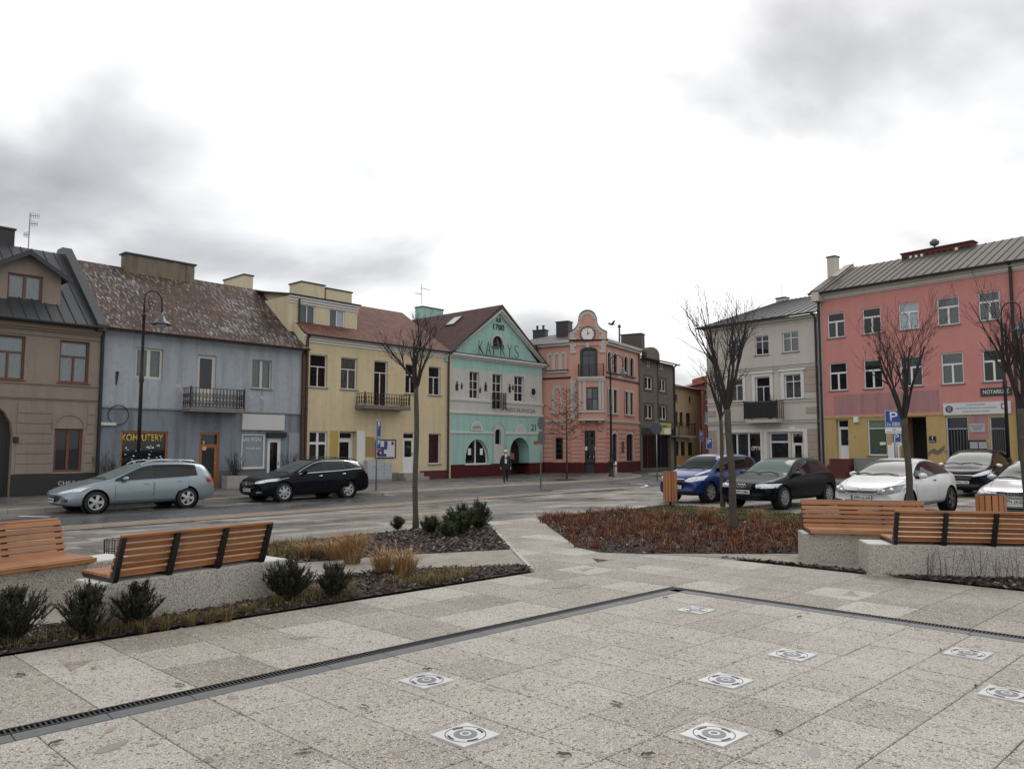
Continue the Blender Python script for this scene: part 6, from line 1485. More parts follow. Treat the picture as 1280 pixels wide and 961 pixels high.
# ---------------------------------------------------------------- beige house further up the street
M_beige = plaster('beige_render', (0.34, 0.26, 0.15), (0.2, 0.16, 0.1), .35)
P_BE = along(877, 66.5)
F = Front('beige_house', 'plain beige house with a small iron balcony beyond the brown house', P_BR + (P_BE - P_BR).normalized() * .05, P_BE, 0); L = F.L
zE = F.loc(843, 482)[1]; ws = [F.rect(842, 514, 532, 846), F.rect(849.5, 515, 532, 853.5), F.rect(857.5, 516, 533.5, 863), F.rect(842.8, 492.5, 501, 845.5), F.rect(861, 495, 503, 864)]; gs = [F.rect(840.5, 551, 571, 845.5), F.rect(851, 552, 578, 856), F.rect(860, 553, 574, 866)]
ws = [(max(w[0], .15), max(w[1], .7), w[2], w[3]) for w in ws]; gs = [(max(w[0], .15), max(w[1], .8), w[2], w[3]) for w in gs]
shell(F, 0, L, 0, zE, 7, M_beige, ws + gs, .15)
for w in ws: window(F, w, '1', M_darkframe, M_glass, .05, .15, M_sill)
for w in gs: window(F, w, '1', M_darkframe, M_glass, .05, .15)
s0, s1 = F.loc(848, 545, -.6)[0], F.loc(869, 545, -.6)[0]; zf = F.loc(848, 544, -.6)[1]; bal = bx(F, 'balcony', M_sill, s0, s1, -.7, 0, zf - .15, zf); railing(F, s0 + .03, s1 - .03, -.66, 0, zf, zf + 1.0, M_rustiron, 12, False, bal)
m = MB(); plate(m, [(-.1, -.4, zE), (L + .2, -.4, zE), (L + .2, 3.5, zE + 1.0), (-.1, 3.5, zE + 1.0)], .08); m.build('roof', M_lead, F.root)
bx(F, 'plinth', plaster('orange_plinth', (.30, .17, .07)), 0, L, -.03, 0, -.05, 1.0)
# ---------------------------------------------------------------- salmon house with bright red roof
M_pinkdk = plaster('dusky_pink_render', (0.30, 0.095, 0.08), (0.18, 0.08, 0.06), .3); M_brightred = flat('bright_red_roof', (.26, .035, .022), .5, var=.2, scale=1.5)
F = Front('red_roof_house', 'dusky pink house with bright red roof at the far end of the side street', along(866, 70), along(905, 62), 0); L = F.L
zE = F.loc(880, 470)[1]; ws = [F.rect(880, 480, 500, 884), F.rect(879, 515, 530, 885)]
shell(F, 0, L, 0, zE, 8, M_pinkdk, ws, .12)
for w in ws: window(F, w, '2', M_wframe, M_glass, .06, .12)
a, z1_ = F.loc(838, 479, 2.5); m = MB(); plate(m, [(-8.0, -.4, zE - .6), (L + .2, -.4, zE - .6), (L + .2, 5, zE + 1.1), (-8.0, 5, zE + 1.1)], .1); m.build('roof', M_brightred, F.root)
m = MB(); m.box(-7.9, 0, 0, 8, 0, zE - .5); m.build('side_wing', M_pinkdk, F.root); chimney(F, flat('brick_red', (.16, .06, .045), .9), -4.5, -3.6, 3.5, 4.2, zE, zE + 1.6, M_lead); chimney(F, MATS['brick_red'], -1.5, -.4, 3.5, 4.2, zE, zE + 1.5, M_lead)

# ================================================================ THE RIGHT ROW
R0 = Vector((12.5, 48.5, 0)); R1 = Vector((17.3, 42.7, 0)); DR = (R1 - R0).normalized(); R1 = R0 + DR * (R1 - R0).length; R2 = R0 + DR * 26
def rw(s_, w, z=0.0): return R0 + DR * s_ + Vector((DR.y, -DR.x, 0)) * w + Vector((0, 0, z))
tag(fixn(MB().poly([tuple(rw(-2, -1, .09)), tuple(rw(30, -1, .09)), tuple(rw(30, 3.4, .09)), tuple(rw(-2, 3.4, .09))]).build('sidewalk', M_walk)), kind='structure')
kerb2 = empty('kerb'); tag(kerb2, kind='structure')
for k in range(24): p = rw(-2 + k, 3.45, .098); o = link('kerb_stone', kme, kerb2, tuple(p)); o.rotation_euler = (0, 0, atan2(DR.y, DR.x))
M_offw = plaster('off_white_render', (0.52, 0.485, 0.43), (0.36, 0.33, 0.29), .2); M_quoin = plaster('beige_pink_quoin', (0.38, 0.30, 0.25), (0.26, 0.21, 0.18), .2); M_greyroof = roof_sheet_mat('grey_sheet_roof', (.066, .067, .071), None, rough=.6, metal=.0)
F = Front('white_house', 'off white three storey house with beige quoins and an optician on the ground floor', R0, R1, .05); L = F.L
zE = F.loc(1012, 393)[1]
top = [F.rect(908.7, 425, 447.4, 925.5), F.rect(943, 421, 444.4, 960.4), F.rect(977.4, 416.2, 441, 997.8)]; mid = [F.rect(911, 474.9, 502.3, 928.5), F.rect(943.6, 472.4, 517, 962.4), F.rect(979.9, 468.6, 498.6, 1001)]
tz0, tz1 = F.loc(977.4, 441)[1], F.loc(977.4, 416.2)[1]; mz0, mz1 = F.loc(979.9, 498.6)[1], F.loc(979.9, 468.6)[1]
zb1, zb2, zb3 = F.loc(1018, 455)[1], F.loc(1020, 499)[1], F.loc(1020, 525.5)[1]
T = [(w[0], w[1], tz0, tz1) for w in top]; Md = [(w[0], w[1], mz0 if i != 1 else zb3 + .18, mz1) for i, w in enumerate(mid)]
sh1 = F.rect(904, 541, 590, 950.8); sh1 = (sh1[0], sh1[1], .5, sh1[3], 0, .2); sh2 = F.rect(960.5, 540.3, 592, 985); sh2 = (sh2[0], sh2[1], .45, sh2[3], 0, .2); dr = F.rect(988, 540, 595, 1003.5); dr = (dr[0], dr[1], .1, dr[3], 0, .2)
shell(F, 0, L, 0, zE, 9, M_offw, T + Md + [sh1, sh2, dr], .16)
for w in T: window(F, w, 'TT', M_wframe, M_glass, .06, .16, M_sill, top=.28)
window(F, Md[0], 'T', M_wframe, M_glass, .06, .16, top=.28); window(F, Md[1], 'T', M_wframe, M_glass, .07, .16, top=.22, name='balcony_door'); window(F, Md[2], 'TT', M_wframe, M_glass, .06, .16, top=.28)
for w in Md:
    m = MB(); frame_poly(m, outline(w[0] - .2, w[1] + .2, w[2] - .02, w[3] + .2), outline(*w), -.05, 0); m.build('window_surround', M_whitetrim, F.root); bx(F, 'window_hood', M_whitetrim, w[0] - .3, w[1] + .3, -.13, 0, w[3] + .2, w[3] + .32)
window(F, sh1, (3, 1), M_wframe, M_glass, .08, .2, name='shop_window', mull=.1); window(F, sh2, 'H', M_wframe, M_glass, .09, .2, top=.25, name='shop_window', mull=.1); door(F, dr, M_wframe, M_glass, (.14, .84, .08, .94), .2, .09, .24)
m = MB(); o1, i1 = outline(sh2[0] - .35, dr[1] + .3, -.05, dr[3] + .2), outline(sh2[0] - .1, dr[1] + .06, -.05, dr[3] + .03); frame_poly(m, o1, i1, -.06, 0); m.build('shop_surround', M_whitetrim, F.root)
m = MB(); o1, i1 = outline(sh1[0] - .2, sh1[1] + .22, .2, sh1[3] + .2), outline(sh1[0], sh1[1], sh1[2], sh1[3]); frame_poly(m, o1, i1, -.06, 0); m.build('shop_surround', M_whitetrim, F.root)
s0, z0 = F.loc(938, 563); text(F, 'OPTYK', s0, z0, .26, M_white, y=.13, width=F.loc(950, 563)[0] - s0, ext=.004, bold=.02); s0, z0 = F.loc(991, 545); text(F, 'OPTYK', s0, z0, .24, flat('pale_neon', (.45, .47, .5), .5), y=.13, width=F.loc(1001.5, 545)[0] - s0, ext=.004); s0, z0 = F.loc(965, 546); text(F, 'GABINET', s0, z0 - .1, .12, M_pblue, y=.12, width=.9)
for z, p_ in ((zb1, .1), (zb2, .08), (zb3, .12)): moulding(F, 'string_course', M_offw, -.02, L, [(z - .12, z - .04, p_ * .6), (z - .04, z + .04, p_)]); bx(F, 'course_capping', M_lead, -.02, L, -p_ - .02, 0, z + .041, z + .06)
bx(F, 'wall_sign', M_wframe, F.loc(987, 535)[0], F.loc(994, 535)[0], -.05, 0, F.loc(987, 536)[1], F.loc(987, 533.5)[1])
for (xa, xb) in ((.05, .62), (F.loc(1006.5, 480)[0], L - .02)):
    k = 0; z = .3
    while z < zb1 - .3:
        if not (abs(z + .2 - zb3) < .3 or abs(z + .2 - zb2) < .3): bx(F, 'quoin', M_quoin, xa, xb, -.04, 0, z, z + .36)
        z += .41
# balcony with dark cloth
s0, s1 = F.loc(931, 520, -.7)[0], F.loc(972.5, 520, -.7)[0]; zf = zb3 + .14; zr = zf + 1.05; bal = bx(F, 'balcony', M_offw, s0 + .1, s1 - .1, -.75, 0, zf - .2, zf); railing(F, s0, s1, -.8, 0, zf, zr, M_black, 12, False, bal); m = MB(); n = 30
for k in range(n + 1): x_ = s0 + .02 + (s1 - s0 - .04) * k / n; y_ = -.83 - .012 * sin(k * 1.1); m.v += [(x_, y_, zf + .06), (x_, y_ + .004, zr - .04)]
for k in range(n): m.f.append((2 * k, 2 * k + 2, 2 * k + 3, 2 * k + 1)); m.mi.append(0)
m.build('balcony_cloth', flat('black_balcony_cloth', (.014, .014, .016), .85), bal)
pb_ = F.p0 + F.d * (s0 + (s1 - s0) * .72) + F.n * .5; rt = bare_shrub((pb_.x, pb_.y, F.z0 + zf + .6), 1.1, .5, 9, 'spindly potted plant on the black clothed balcony', 133, tm=M_dtwig, tip=.006, cat='plant')
m = MB(); m.lathe([(.12, -.6), (.17, -.25), (.15, -.02)], 10); m.build('pot', M_brownpipe, rt)
# hipped roof
hx = L; zr_ = F.loc(1008.6, 371, 3.6)[1]; e = .4
m = MB(); seam = seam_roof(F, (-e, -e, zE + .05), (L + .1, -e, zE + .05), (L + .1, 3.6, zr_), (3.4, 3.6, zr_), 14, M_greyroof)
m = MB(); plate(m, [(-e, 9, zE + .05), (-e, -e, zE + .05), (3.4, 3.6, zr_)], .06); m.build('hip_roof', M_greyroof, F.root); gutter(F, M_lead, -e - .05, L + .1, -e - .07, zE + .04, .08); moulding(F, 'cornice', M_offw, -.05, L, [(zE - .35, zE - .28, .05), (zE - .2, zE, .15)])
s0, z0 = F.loc(970, 372.5, 4.4); s1, _ = F.loc(981, 372.5, 4.4); chimney(F, M_offw, s0, s1, 4.4, 4.9, zE, z0, M_lead); downpipe(F, M_black, L - .06, 0, zE, .06, -.09, kink=-.1)
m = MB(); m.tube([((s0 + s1) / 2, 4.6, z0), ((s0 + s1) / 2, 4.6, z0 + .9)], .012, 4); m.build('lightning_rod', M_zinc, F.root)
p = rw(L - .9, .5, .1); bare_shrub(tuple(p), 1.3, .8, 30, 'leafless dark shrub at the foot of the beige quoins', 135, tm=M_dtwig, tip=.005)

# ---------------------------------------------------------------- pink three-storey house
M_pink = plaster('pink_render', (0.54, 0.235, 0.212), (0.40, 0.19, 0.18), .2); M_pinkst = plaster('stained_pink_render', (0.38, 0.20, 0.20), (0.2, 0.13, 0.13), .55); M_ochre = plaster('ochre_render', (0.47, 0.335, 0.145), (0.26, 0.19, 0.1), .3, (.22, .19, .15), -.06); M_olive = roof_sheet_mat('weathered_sheet_roof', (.085, .074, .058), (.05, .04, .03), .6, rough=.7, metal=.0)
M_brick = flat('dark_red_brick', (.10, .028, .022), .9, var=.3, scale=14)
F = Front('pink_house', 'pink three storey house with yellow ground floor and long brick chimney', R1 + DR * .02, R2, .05); L = F.L
xw = F.loc(1028.5, 450)[0]; zE = F.loc(1028, 375)[1]; zC = F.loc(1028, 366.5)[1]; zO = F.loc(1033, 521.5)[1]
tops = [(1034, 1055.5), (1078, 1101), (1123.6, 1148.5), (1171.7, 1199.5), (1223.6, 1251)]; mids = [(1036.5, 1058.4), (1079.5, 1103), (1125, 1153), (1176.8, 1204.5), (1228.6, 1256.5)]
tz = F.rect(1034, 391.7, 423, 1055); tz2 = F.rect(1171.7, 374.2, 408, 1199); za, zb = (tz[2] + tz2[2]) / 2, (tz[3] + tz2[3]) / 2; mz = F.rect(1036.5, 454.2, 488.6, 1058); mz2 = F.rect(1176.8, 442, 480.5, 1204); zc_, zd_ = (mz[2] + mz2[2]) / 2, (mz[3] + mz2[3]) / 2
TH = [(F.loc(a, 400)[0], F.loc(b, 400)[0], za, zb) for a, b in tops]; MH = [(F.loc(a, 465)[0], F.loc(b, 465)[0], zc_, zd_) for a, b in mids]; st = TH[-1][0] - TH[-2][0]
for k in range(1, 3): TH.append((TH[4][0] + st * k + .3, TH[4][1] + st * k + .3, za, zb)); MH.append((MH[4][0] + st * k + .3, MH[4][1] + st * k + .3, zc_, zd_))
g1 = F.rect(1044.8, 524.2, 573, 1060); g2 = F.rect(1083.6, 524.2, 569, 1107.6); ps = F.rect(1124, 521.4, 598, 1157.5); ps = (ps[0], ps[1], -.05, ps[3], 0, 1.6); g4 = F.rect(1181.6, 521, 573, 1209.6); g5 = F.rect(1236, 520.5, 573, 1257.5)
GH = [g1, g2, ps, (g4[0], g4[1], .9, g4[3]), (g5[0], g5[1], .9, g5[3])]; GH[0] = (g1[0], g1[1], g1[2], g1[3], 0, .3)
shell(F, xw, L, zO, zE, 9, M_pink, TH + MH, .13); shell(F, xw, L, -.05, zO - .001, 9, M_ochre, GH, .15, 'ground_floor')
shell(F, 0, xw - .002, -.05, zC, 9, M_offw, [], .1, 'party_wall')
for i, w in enumerate(TH): window(F, w, 'T', M_wframe, flat('blue_white_pane', (.30, .36, .40), .15, var=.2) if i == 2 else M_glass, .055, .13, M_sill, top=.34, mull=.09)
for i, w in enumerate(MH): window(F, w, 'T', M_wframe, M_glass, .055, .13, M_sill, top=.36, mull=.09)
door(F, GH[0], M_wframe, M_glass, (.12, .88, .42, .96), .3, .07, .18); window(F, g2, 'H', M_wframe, glassmat('greenish_display_pane', (.10, .13, .09)), .06, .15, M_sill, top=.24, name='shop_window')
for w in GH[3:]: window(F, w, 'H', M_wframe, M_glass, .05, .15, top=.25, name='barred_window')
for w in GH[3:]:
    m = MB(); n = 7
    for k in range(n): x_ = w[0] + .1 + (w[1] - w[0] - .2) * k / (n - 1); m.box(x_ - .012, x_ + .012, .02, .04, w[2], w[3] - .45)
    m.build('window_bars', M_zinc, F.root)
for k in range(2): bx(F, 'poster', M_white if k else M_pblue, g2[0] + .25 + .35 * k, g2[0] + .5 + .4 * k, .085, .09, g2[2] + .15 + .4 * k, g2[2] + .3 + .4 * k)
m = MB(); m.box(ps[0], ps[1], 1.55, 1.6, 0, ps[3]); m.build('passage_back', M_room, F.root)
bx(F, 'stained_band', M_pinkst, F.loc(1042, 500)[0], F.loc(1174, 500)[0], -.006, 0, zO + .12, MH[0][2] - .25)
moulding(F, 'ledge', M_ochre, xw, F.loc(1179, 518)[0], [(zO - .06, zO + .02, .05)])
moulding(F, 'cornice', M_offw, 0, L, [(zE - .05, zE + .02, .06), (zE + .02, zE + .18, .12), (zE + .18, zC - .02, .22)])
for (z0, z1, a) in ((.95, 1.05, 1),): pass
bx(F, 'plinth', flat('grey_plinth3', (.20, .20, .20), .85, var=.2), g1[1] + .1, ps[0] - .1, -.03, 0, -.1, g2[2] - .15)
for k in range(3): bx(F, 'step', MATS['dark_red_brick'], g1[0] - .25, g1[1] + .25, -.95 + .28 * k, -.001, 0, g1[2] * (k + 1) / 3 - .003)
# signs
s0, s1, z0, z1 = F.rect(1179.4, 504.5, 519, 1264); sb = bx(F, 'sign_board', flat('pale_sign_board', (.56, .57, .58), .5, var=.05), s0, s1, -.08, 0, z0, z1); h = z1 - z0; w_ = s1 - s0
M_navy = flat('navy_print', (.03, .045, .12), .6)
m = MB(); m.lathe([(.001, 0), (h * .3, 0), (h * .3, .006), (.001, .006)], 22, (s0 + w_ * .095, -.087, z0 + h * .5), 'y'); m.build('round_emblem', M_navy, sb); text(F, 'PZE', s0 + w_ * .095, z0 + h * .52, h * .14, M_white, y=-.088, align='CENTER', ext=.003, parent=sb); text(F, 'RiI', s0 + w_ * .095, z0 + h * .33, h * .14, M_white, y=-.088, align='CENTER', ext=.003, parent=sb)
for s_, zz2, hh_, wd in (('POLSKI ZWIĄZEK', .74, .13, .28), ('EMERYTÓW, RENCISTÓW I INWALIDÓW', .46, .15, .60), ('Zarząd Rejonowy w Płońsku', .18, .15, .40)): text(F, s_, s0 + w_ * .50, z0 + h * zz2, h * hh_, M_navy, y=-.082, width=w_ * wd, align='CENTER', ext=.003, parent=sb)
bx(F, 'crest', M_pred, s0 + w_ * .865, s0 + w_ * .955, -.09, -.081, z0 + h * .38, z0 + h * .85, sb); bx(F, 'crest_device', M_white, s0 + w_ * .885, s0 + w_ * .935, -.096, -.0905, z0 + h * .45, z0 + h * .75, sb)
s0, s1, z0, z1 = F.rect(1225.8, 485.5, 495.3, 1264.7); nb = bx(F, 'notary_sign', flat('dark_green_sign', (.015, .03, .028), .5), s0, s1, -.06, 0, z0, z1); text(F, 'NOTARIUSZ', s0 + .12, z0 + (z1 - z0) * .25, (z1 - z0) * .5, M_white, y=-.062, width=s1 - s0 - .22, parent=nb)
s0, s1, z0, z1 = F.rect(1210.5, 519.5, 549, 1234); pk = bx(F, 'pink_panel', M_pinkst, s0, s1, -.02, 0, z0, z1); s0, s1, z0, z1 = F.rect(1212, 529.5, 540, 1231.5); pq = bx(F, 'plaque', flat('grey_plaque', (.36, .37, .39), .5), s0, s1, -.05, -.021, z0, z1, pk)
for q, (a, b) in enumerate(((.1, .9), (.2, .8), (.25, .75))): text(F, ['BIURO POSELSKIE', 'SENATORSKIE', 'czynne'][q], s0 + (s1 - s0) * a, z0 + (z1 - z0) * (.68 - q * .25), (z1 - z0) * .14, M_navy, y=-.051, width=(s1 - s0) * (b - a), ext=.003, parent=pk)
bx(F, 'dark_recess', M_black, F.loc(1211, 555)[0], F.loc(1233, 555)[0], -.03, 0, F.loc(1211, 562)[1], F.loc(1211, 550)[1])
for px in (1214, 1225): s0, z0 = F.loc(px, 558); bx(F, 'letter_box', flat('grey_letter_box', (.33, .34, .35), .5), s0, s0 + .34, -.16, -.031, z0 - .1, z0 + .22)
s0, s1, z0, z1 = F.rect(1161.5, 545, 553, 1170); nb = bx(F, 'house_number', M_black, s0, s1, -.03, 0, z0, z1); text(F, '1', (s0 + s1) / 2, z0 + .12, (z1 - z0) * .55, M_white, y=-.032, align='CENTER', parent=nb, bold=.02); text(F, 'RYNEK', (s0 + s1) / 2, z0 + .03, (z1 - z0) * .16, M_white, y=-.032, width=(s1 - s0) * .8, align='CENTER', parent=nb)
bx(F, 'lamp_box', M_wframe, F.loc(1069, 527)[0], F.loc(1074, 527)[0], -.2, 0, F.loc(1069, 528)[1], F.loc(1069, 521)[1])
# parking-meter style panel by the shop
s0, s1, z0, z1 = F.rect(1110, 556, 575, 1124); bx(F, 'notice_panel', M_white, s0, s1, -.04, 0, z0, z1)
# fallen plaster, showing the wall beneath
pts = [(1160, 565), (1167, 560), (1172, 563), (1181, 556), (1181, 562), (1172, 569), (1165, 566), (1160, 571)]; q = [F.loc(*p) for p in pts]; m = MB(); m.prism_y(q[::-1], -.008, -.001); fixn(m.build('bare_patch', plaster('bare_wall', (.16, .135, .105)), F.root))
# roof
YR = 3.4; zR = F.loc(1075, 333, YR)[1]; seam_roof(F, (xw - .55, -.35, zC), (L, -.35, zC), (L, YR, zR), (xw - .3, YR, zR), 46, M_olive); gutter(F, M_lead, xw - .5, L, -.45, zC - .02, .09)
m = MB(); m.prism_x([(-.55, zC - .5), (-.55, zC + .05), (YR, zR + .22), (YR + .3, zR + .22), (9, zC), (9, zC - .5)], 0, .42); fixn(m.build('parapet', M_offw, F.root)); m = MB(); plate(m, [(-.05, -.6, zC + .08), (.47, -.6, zC + .08), (.47, YR + .2, zR + .28), (-.05, YR + .2, zR + .28)], .05); m.build('parapet_capping', M_olive, F.root)
m = MB(); plate(m, [(xw - .4, YR, zR), (L, YR, zR), (L, 9, zC), (xw - .4, 9, zC)], .06); m.build('rear_roof', M_olive, F.root)
s0, z0 = F.loc(1033.5, 321, 2.2); s1, _ = F.loc(1043.5, 321, 2.2); chimney(F, M_offw, s0, s1, 2.2, 2.7, zC, z0, M_lead)
s0, za = F.loc(1129, 316, YR); s1, zb = F.loc(1217.7, 303, YR); zt = (za + zb) / 2
CH = chimney(F, M_brick, s0, s1, YR - .25, YR + .35, zR - .4, zt, M_brick, over=.06)
n = 12
for k in range(n): x_ = s0 + .2 + (s1 - s0 - .4) * k / (n - 1); bx(F, 'flue_opening', M_room if k not in (1, 2, 3, 9) else M_wframe, x_ - .07, x_ + .07, YR - .262, YR - .251, zt - .42, zt - .24, CH)
m = MB(); m.lathe([(.05, 0), (.05, .12), (.22, .2), (.25, .35), (.1, .5)], 12, (s0 + (s1 - s0) * .46, YR, zt)); m.build('chimney_cowl', M_zinc, CH)
downpipe(F, M_black, F.loc(1267, 400)[0], 0, zC, .07, -.12); downpipe(F, M_black, xw - .1, 0, zC, .06, -.1)

# ================================================================ CARS
def curve(pts):
    """smooth monotone interpolation through (x, y) points"""
    xs_ = [p[0] for p in pts]; ys_ = [p[1] for p in pts]; n = len(xs_); h = [xs_[i + 1] - xs_[i] for i in range(n - 1)]; dl = [(ys_[i + 1] - ys_[i]) / h[i] for i in range(n - 1)]
    m = [dl[0]] + [0 if dl[i - 1] * dl[i] <= 0 else 2 * dl[i - 1] * dl[i] / (dl[i - 1] + dl[i]) for i in range(1, n - 1)] + [dl[-1]]
    def f(x):
        if x <= xs_[0]: return ys_[0]
        if x >= xs_[-1]: return ys_[-1]
        i = max(k for k in range(n - 1) if xs_[k] <= x); t_ = (x - xs_[i]) / h[i]; a = t_ * t_ * (3 - 2 * t_)
        return ys_[i] + (ys_[i + 1] - ys_[i]) * a + h[i] * (m[i] * t_ * (1 - t_) ** 2 - m[i + 1] * t_ * t_ * (1 - t_))
    return f
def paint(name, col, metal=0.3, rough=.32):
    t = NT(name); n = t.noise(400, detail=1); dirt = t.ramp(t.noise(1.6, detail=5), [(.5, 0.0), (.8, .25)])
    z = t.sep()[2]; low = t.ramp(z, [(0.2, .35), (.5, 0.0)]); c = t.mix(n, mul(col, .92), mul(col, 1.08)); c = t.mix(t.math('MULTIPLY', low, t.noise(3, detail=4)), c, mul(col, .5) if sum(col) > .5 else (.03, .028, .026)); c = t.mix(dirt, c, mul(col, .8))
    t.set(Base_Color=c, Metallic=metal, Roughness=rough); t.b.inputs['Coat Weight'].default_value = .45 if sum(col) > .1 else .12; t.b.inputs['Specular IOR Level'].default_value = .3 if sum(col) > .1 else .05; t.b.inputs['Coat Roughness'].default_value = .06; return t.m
M_tyre = flat('tyre_rubber', (.016, .016, .017), .85, var=.2, scale=20); M_alloy = flat('alloy_rim', (.42, .43, .44), .35, metal=.6, var=.1); M_hub = flat('grey_wheel_cover', (.26, .27, .28), .45, metal=.3)
M_trim = flat('black_plastic_trim', (.012, .012, .013), .5, var=.2); M_seam = flat('panel_gap', (.004, .004, .004), .9)
M_carglass = glassmat('car_side_glass', (.004, .005, .005), .03); M_screen = glassmat('windscreen_glass', (.022, .028, .026), .06); M_screen.node_tree.nodes['Principled BSDF'].inputs['IOR'].default_value = 1.17
M_lens = flat('headlight_lens', (.62, .64, .66), .08, metal=.25, var=.3, scale=22, coat=1.0); M_bulb = flat('reflector_bowl', (.85, .86, .88), .12, metal=.8); M_redlens = flat('tail_light_lens', (.28, .012, .012), .12, coat=1.0); M_amber = flat('amber_lens', (.5, .14, .02), .2)
M_chr = flat('car_chrome', (.62, .63, .65), .15, metal=.85, var=.05); M_platew = flat('number_plate_white', (.66, .66, .64), .5, var=.04); M_eu = flat('plate_blue_band', (.02, .06, .3), .5)
def patch(bvh, grid, dirv, org, off, name, mat, parent, both=True, smooth=True, sy=1):
    """project a grid of points onto the bodywork; grid(i,j) gives the start of each ray"""
    m = MB(); nu, nv = len(grid), len(grid[0]); okk = {}
    for i in range(nu):
        for j in range(nv):
            hit = bvh.ray_cast(Vector(grid[i][j]), Vector(dirv))
            p = hit[0]
            if p is None: p = Vector(grid[i][j]) + Vector(dirv) * 3; nn = -Vector(dirv); okk[(i, j)] = False
            else:
                nn = hit[1]; nn = nn if nn.dot(Vector(dirv)) < 0 else -nn; okk[(i, j)] = True
            m.v.append(tuple(p + nn * off))
    for i in range(nu - 1):
        for j in range(nv - 1):
            if all(okk[k] for k in ((i, j), (i + 1, j), (i + 1, j + 1), (i, j + 1))): m.f.append((i * nv + j, (i + 1) * nv + j, (i + 1) * nv + j + 1, i * nv + j + 1)); m.mi.append(0)
    o = m.build(name, mat, parent, smooth)
    return o
def wheel_meshes(R, wd, style, rim_mat):
    ty = MB(); r0 = R * .66
    ty.lathe([(r0, -wd / 2 + .01), (R * .9, -wd / 2), (R * .975, -wd / 2 + .02), (R, -wd * .3), (R, wd * .3), (R * .975, wd / 2 - .02), (R * .9, wd / 2), (r0, wd / 2 - .01)], 32, axis='y', caps=(0, 0)); tm = ty.mesh('tyre', M_tyre, True)
    rm = MB(); rm.lathe([(R * .66, -wd / 2 + .005), (R * .64, -wd / 2 + .02), (R * .6, -wd / 2 + .05), (.02, -wd / 2 + .06)], 32, axis='y', caps=(0, 1))
    bowl = MB(); bowl.lathe([(R * .665, -wd / 2 - .002), (R * .68, -wd / 2 - .006), (R * .66, -wd / 2 - .008), (R * .62, -wd / 2 + .015), (R * .60, -wd / 2 + .015)], 32, axis='y', caps=(0, 0))
    sp = MB(); n = {'five': 5, 'six': 7, 'cover': 9}[style]; y0 = -wd / 2 - .004
    for k in range(n):
        a = 2 * pi * k / n; d = Vector((cos(a), 0, sin(a))); t_ = Vector((-sin(a), 0, cos(a))); w0, w1 = R * (.11 if n < 9 else .07), R * (.16 if n == 5 else .12)
        q = [d * R * .10 - t_ * w0, d * R * .63 - t_ * w1, d * R * .63 + t_ * w1, d * R * .10 + t_ * w0]; sp.hexa([tuple(p + Vector((0, y0 + .035, 0))) for p in q] + [tuple(p + Vector((0, y0 + (.012 if i in (1, 2) else 0), 0))) for i, p in enumerate(q)])
    sp.lathe([(R * .17, y0 + .03), (R * .17, y0 - .004), (R * .1, y0 - .01), (.005, y0 - .01)], 16, axis='y')
    return tm, rm.mesh('rim_well', M_trim, True), bowl.mesh('rim', rim_mat, True), sp.mesh('spokes', rim_mat, False)
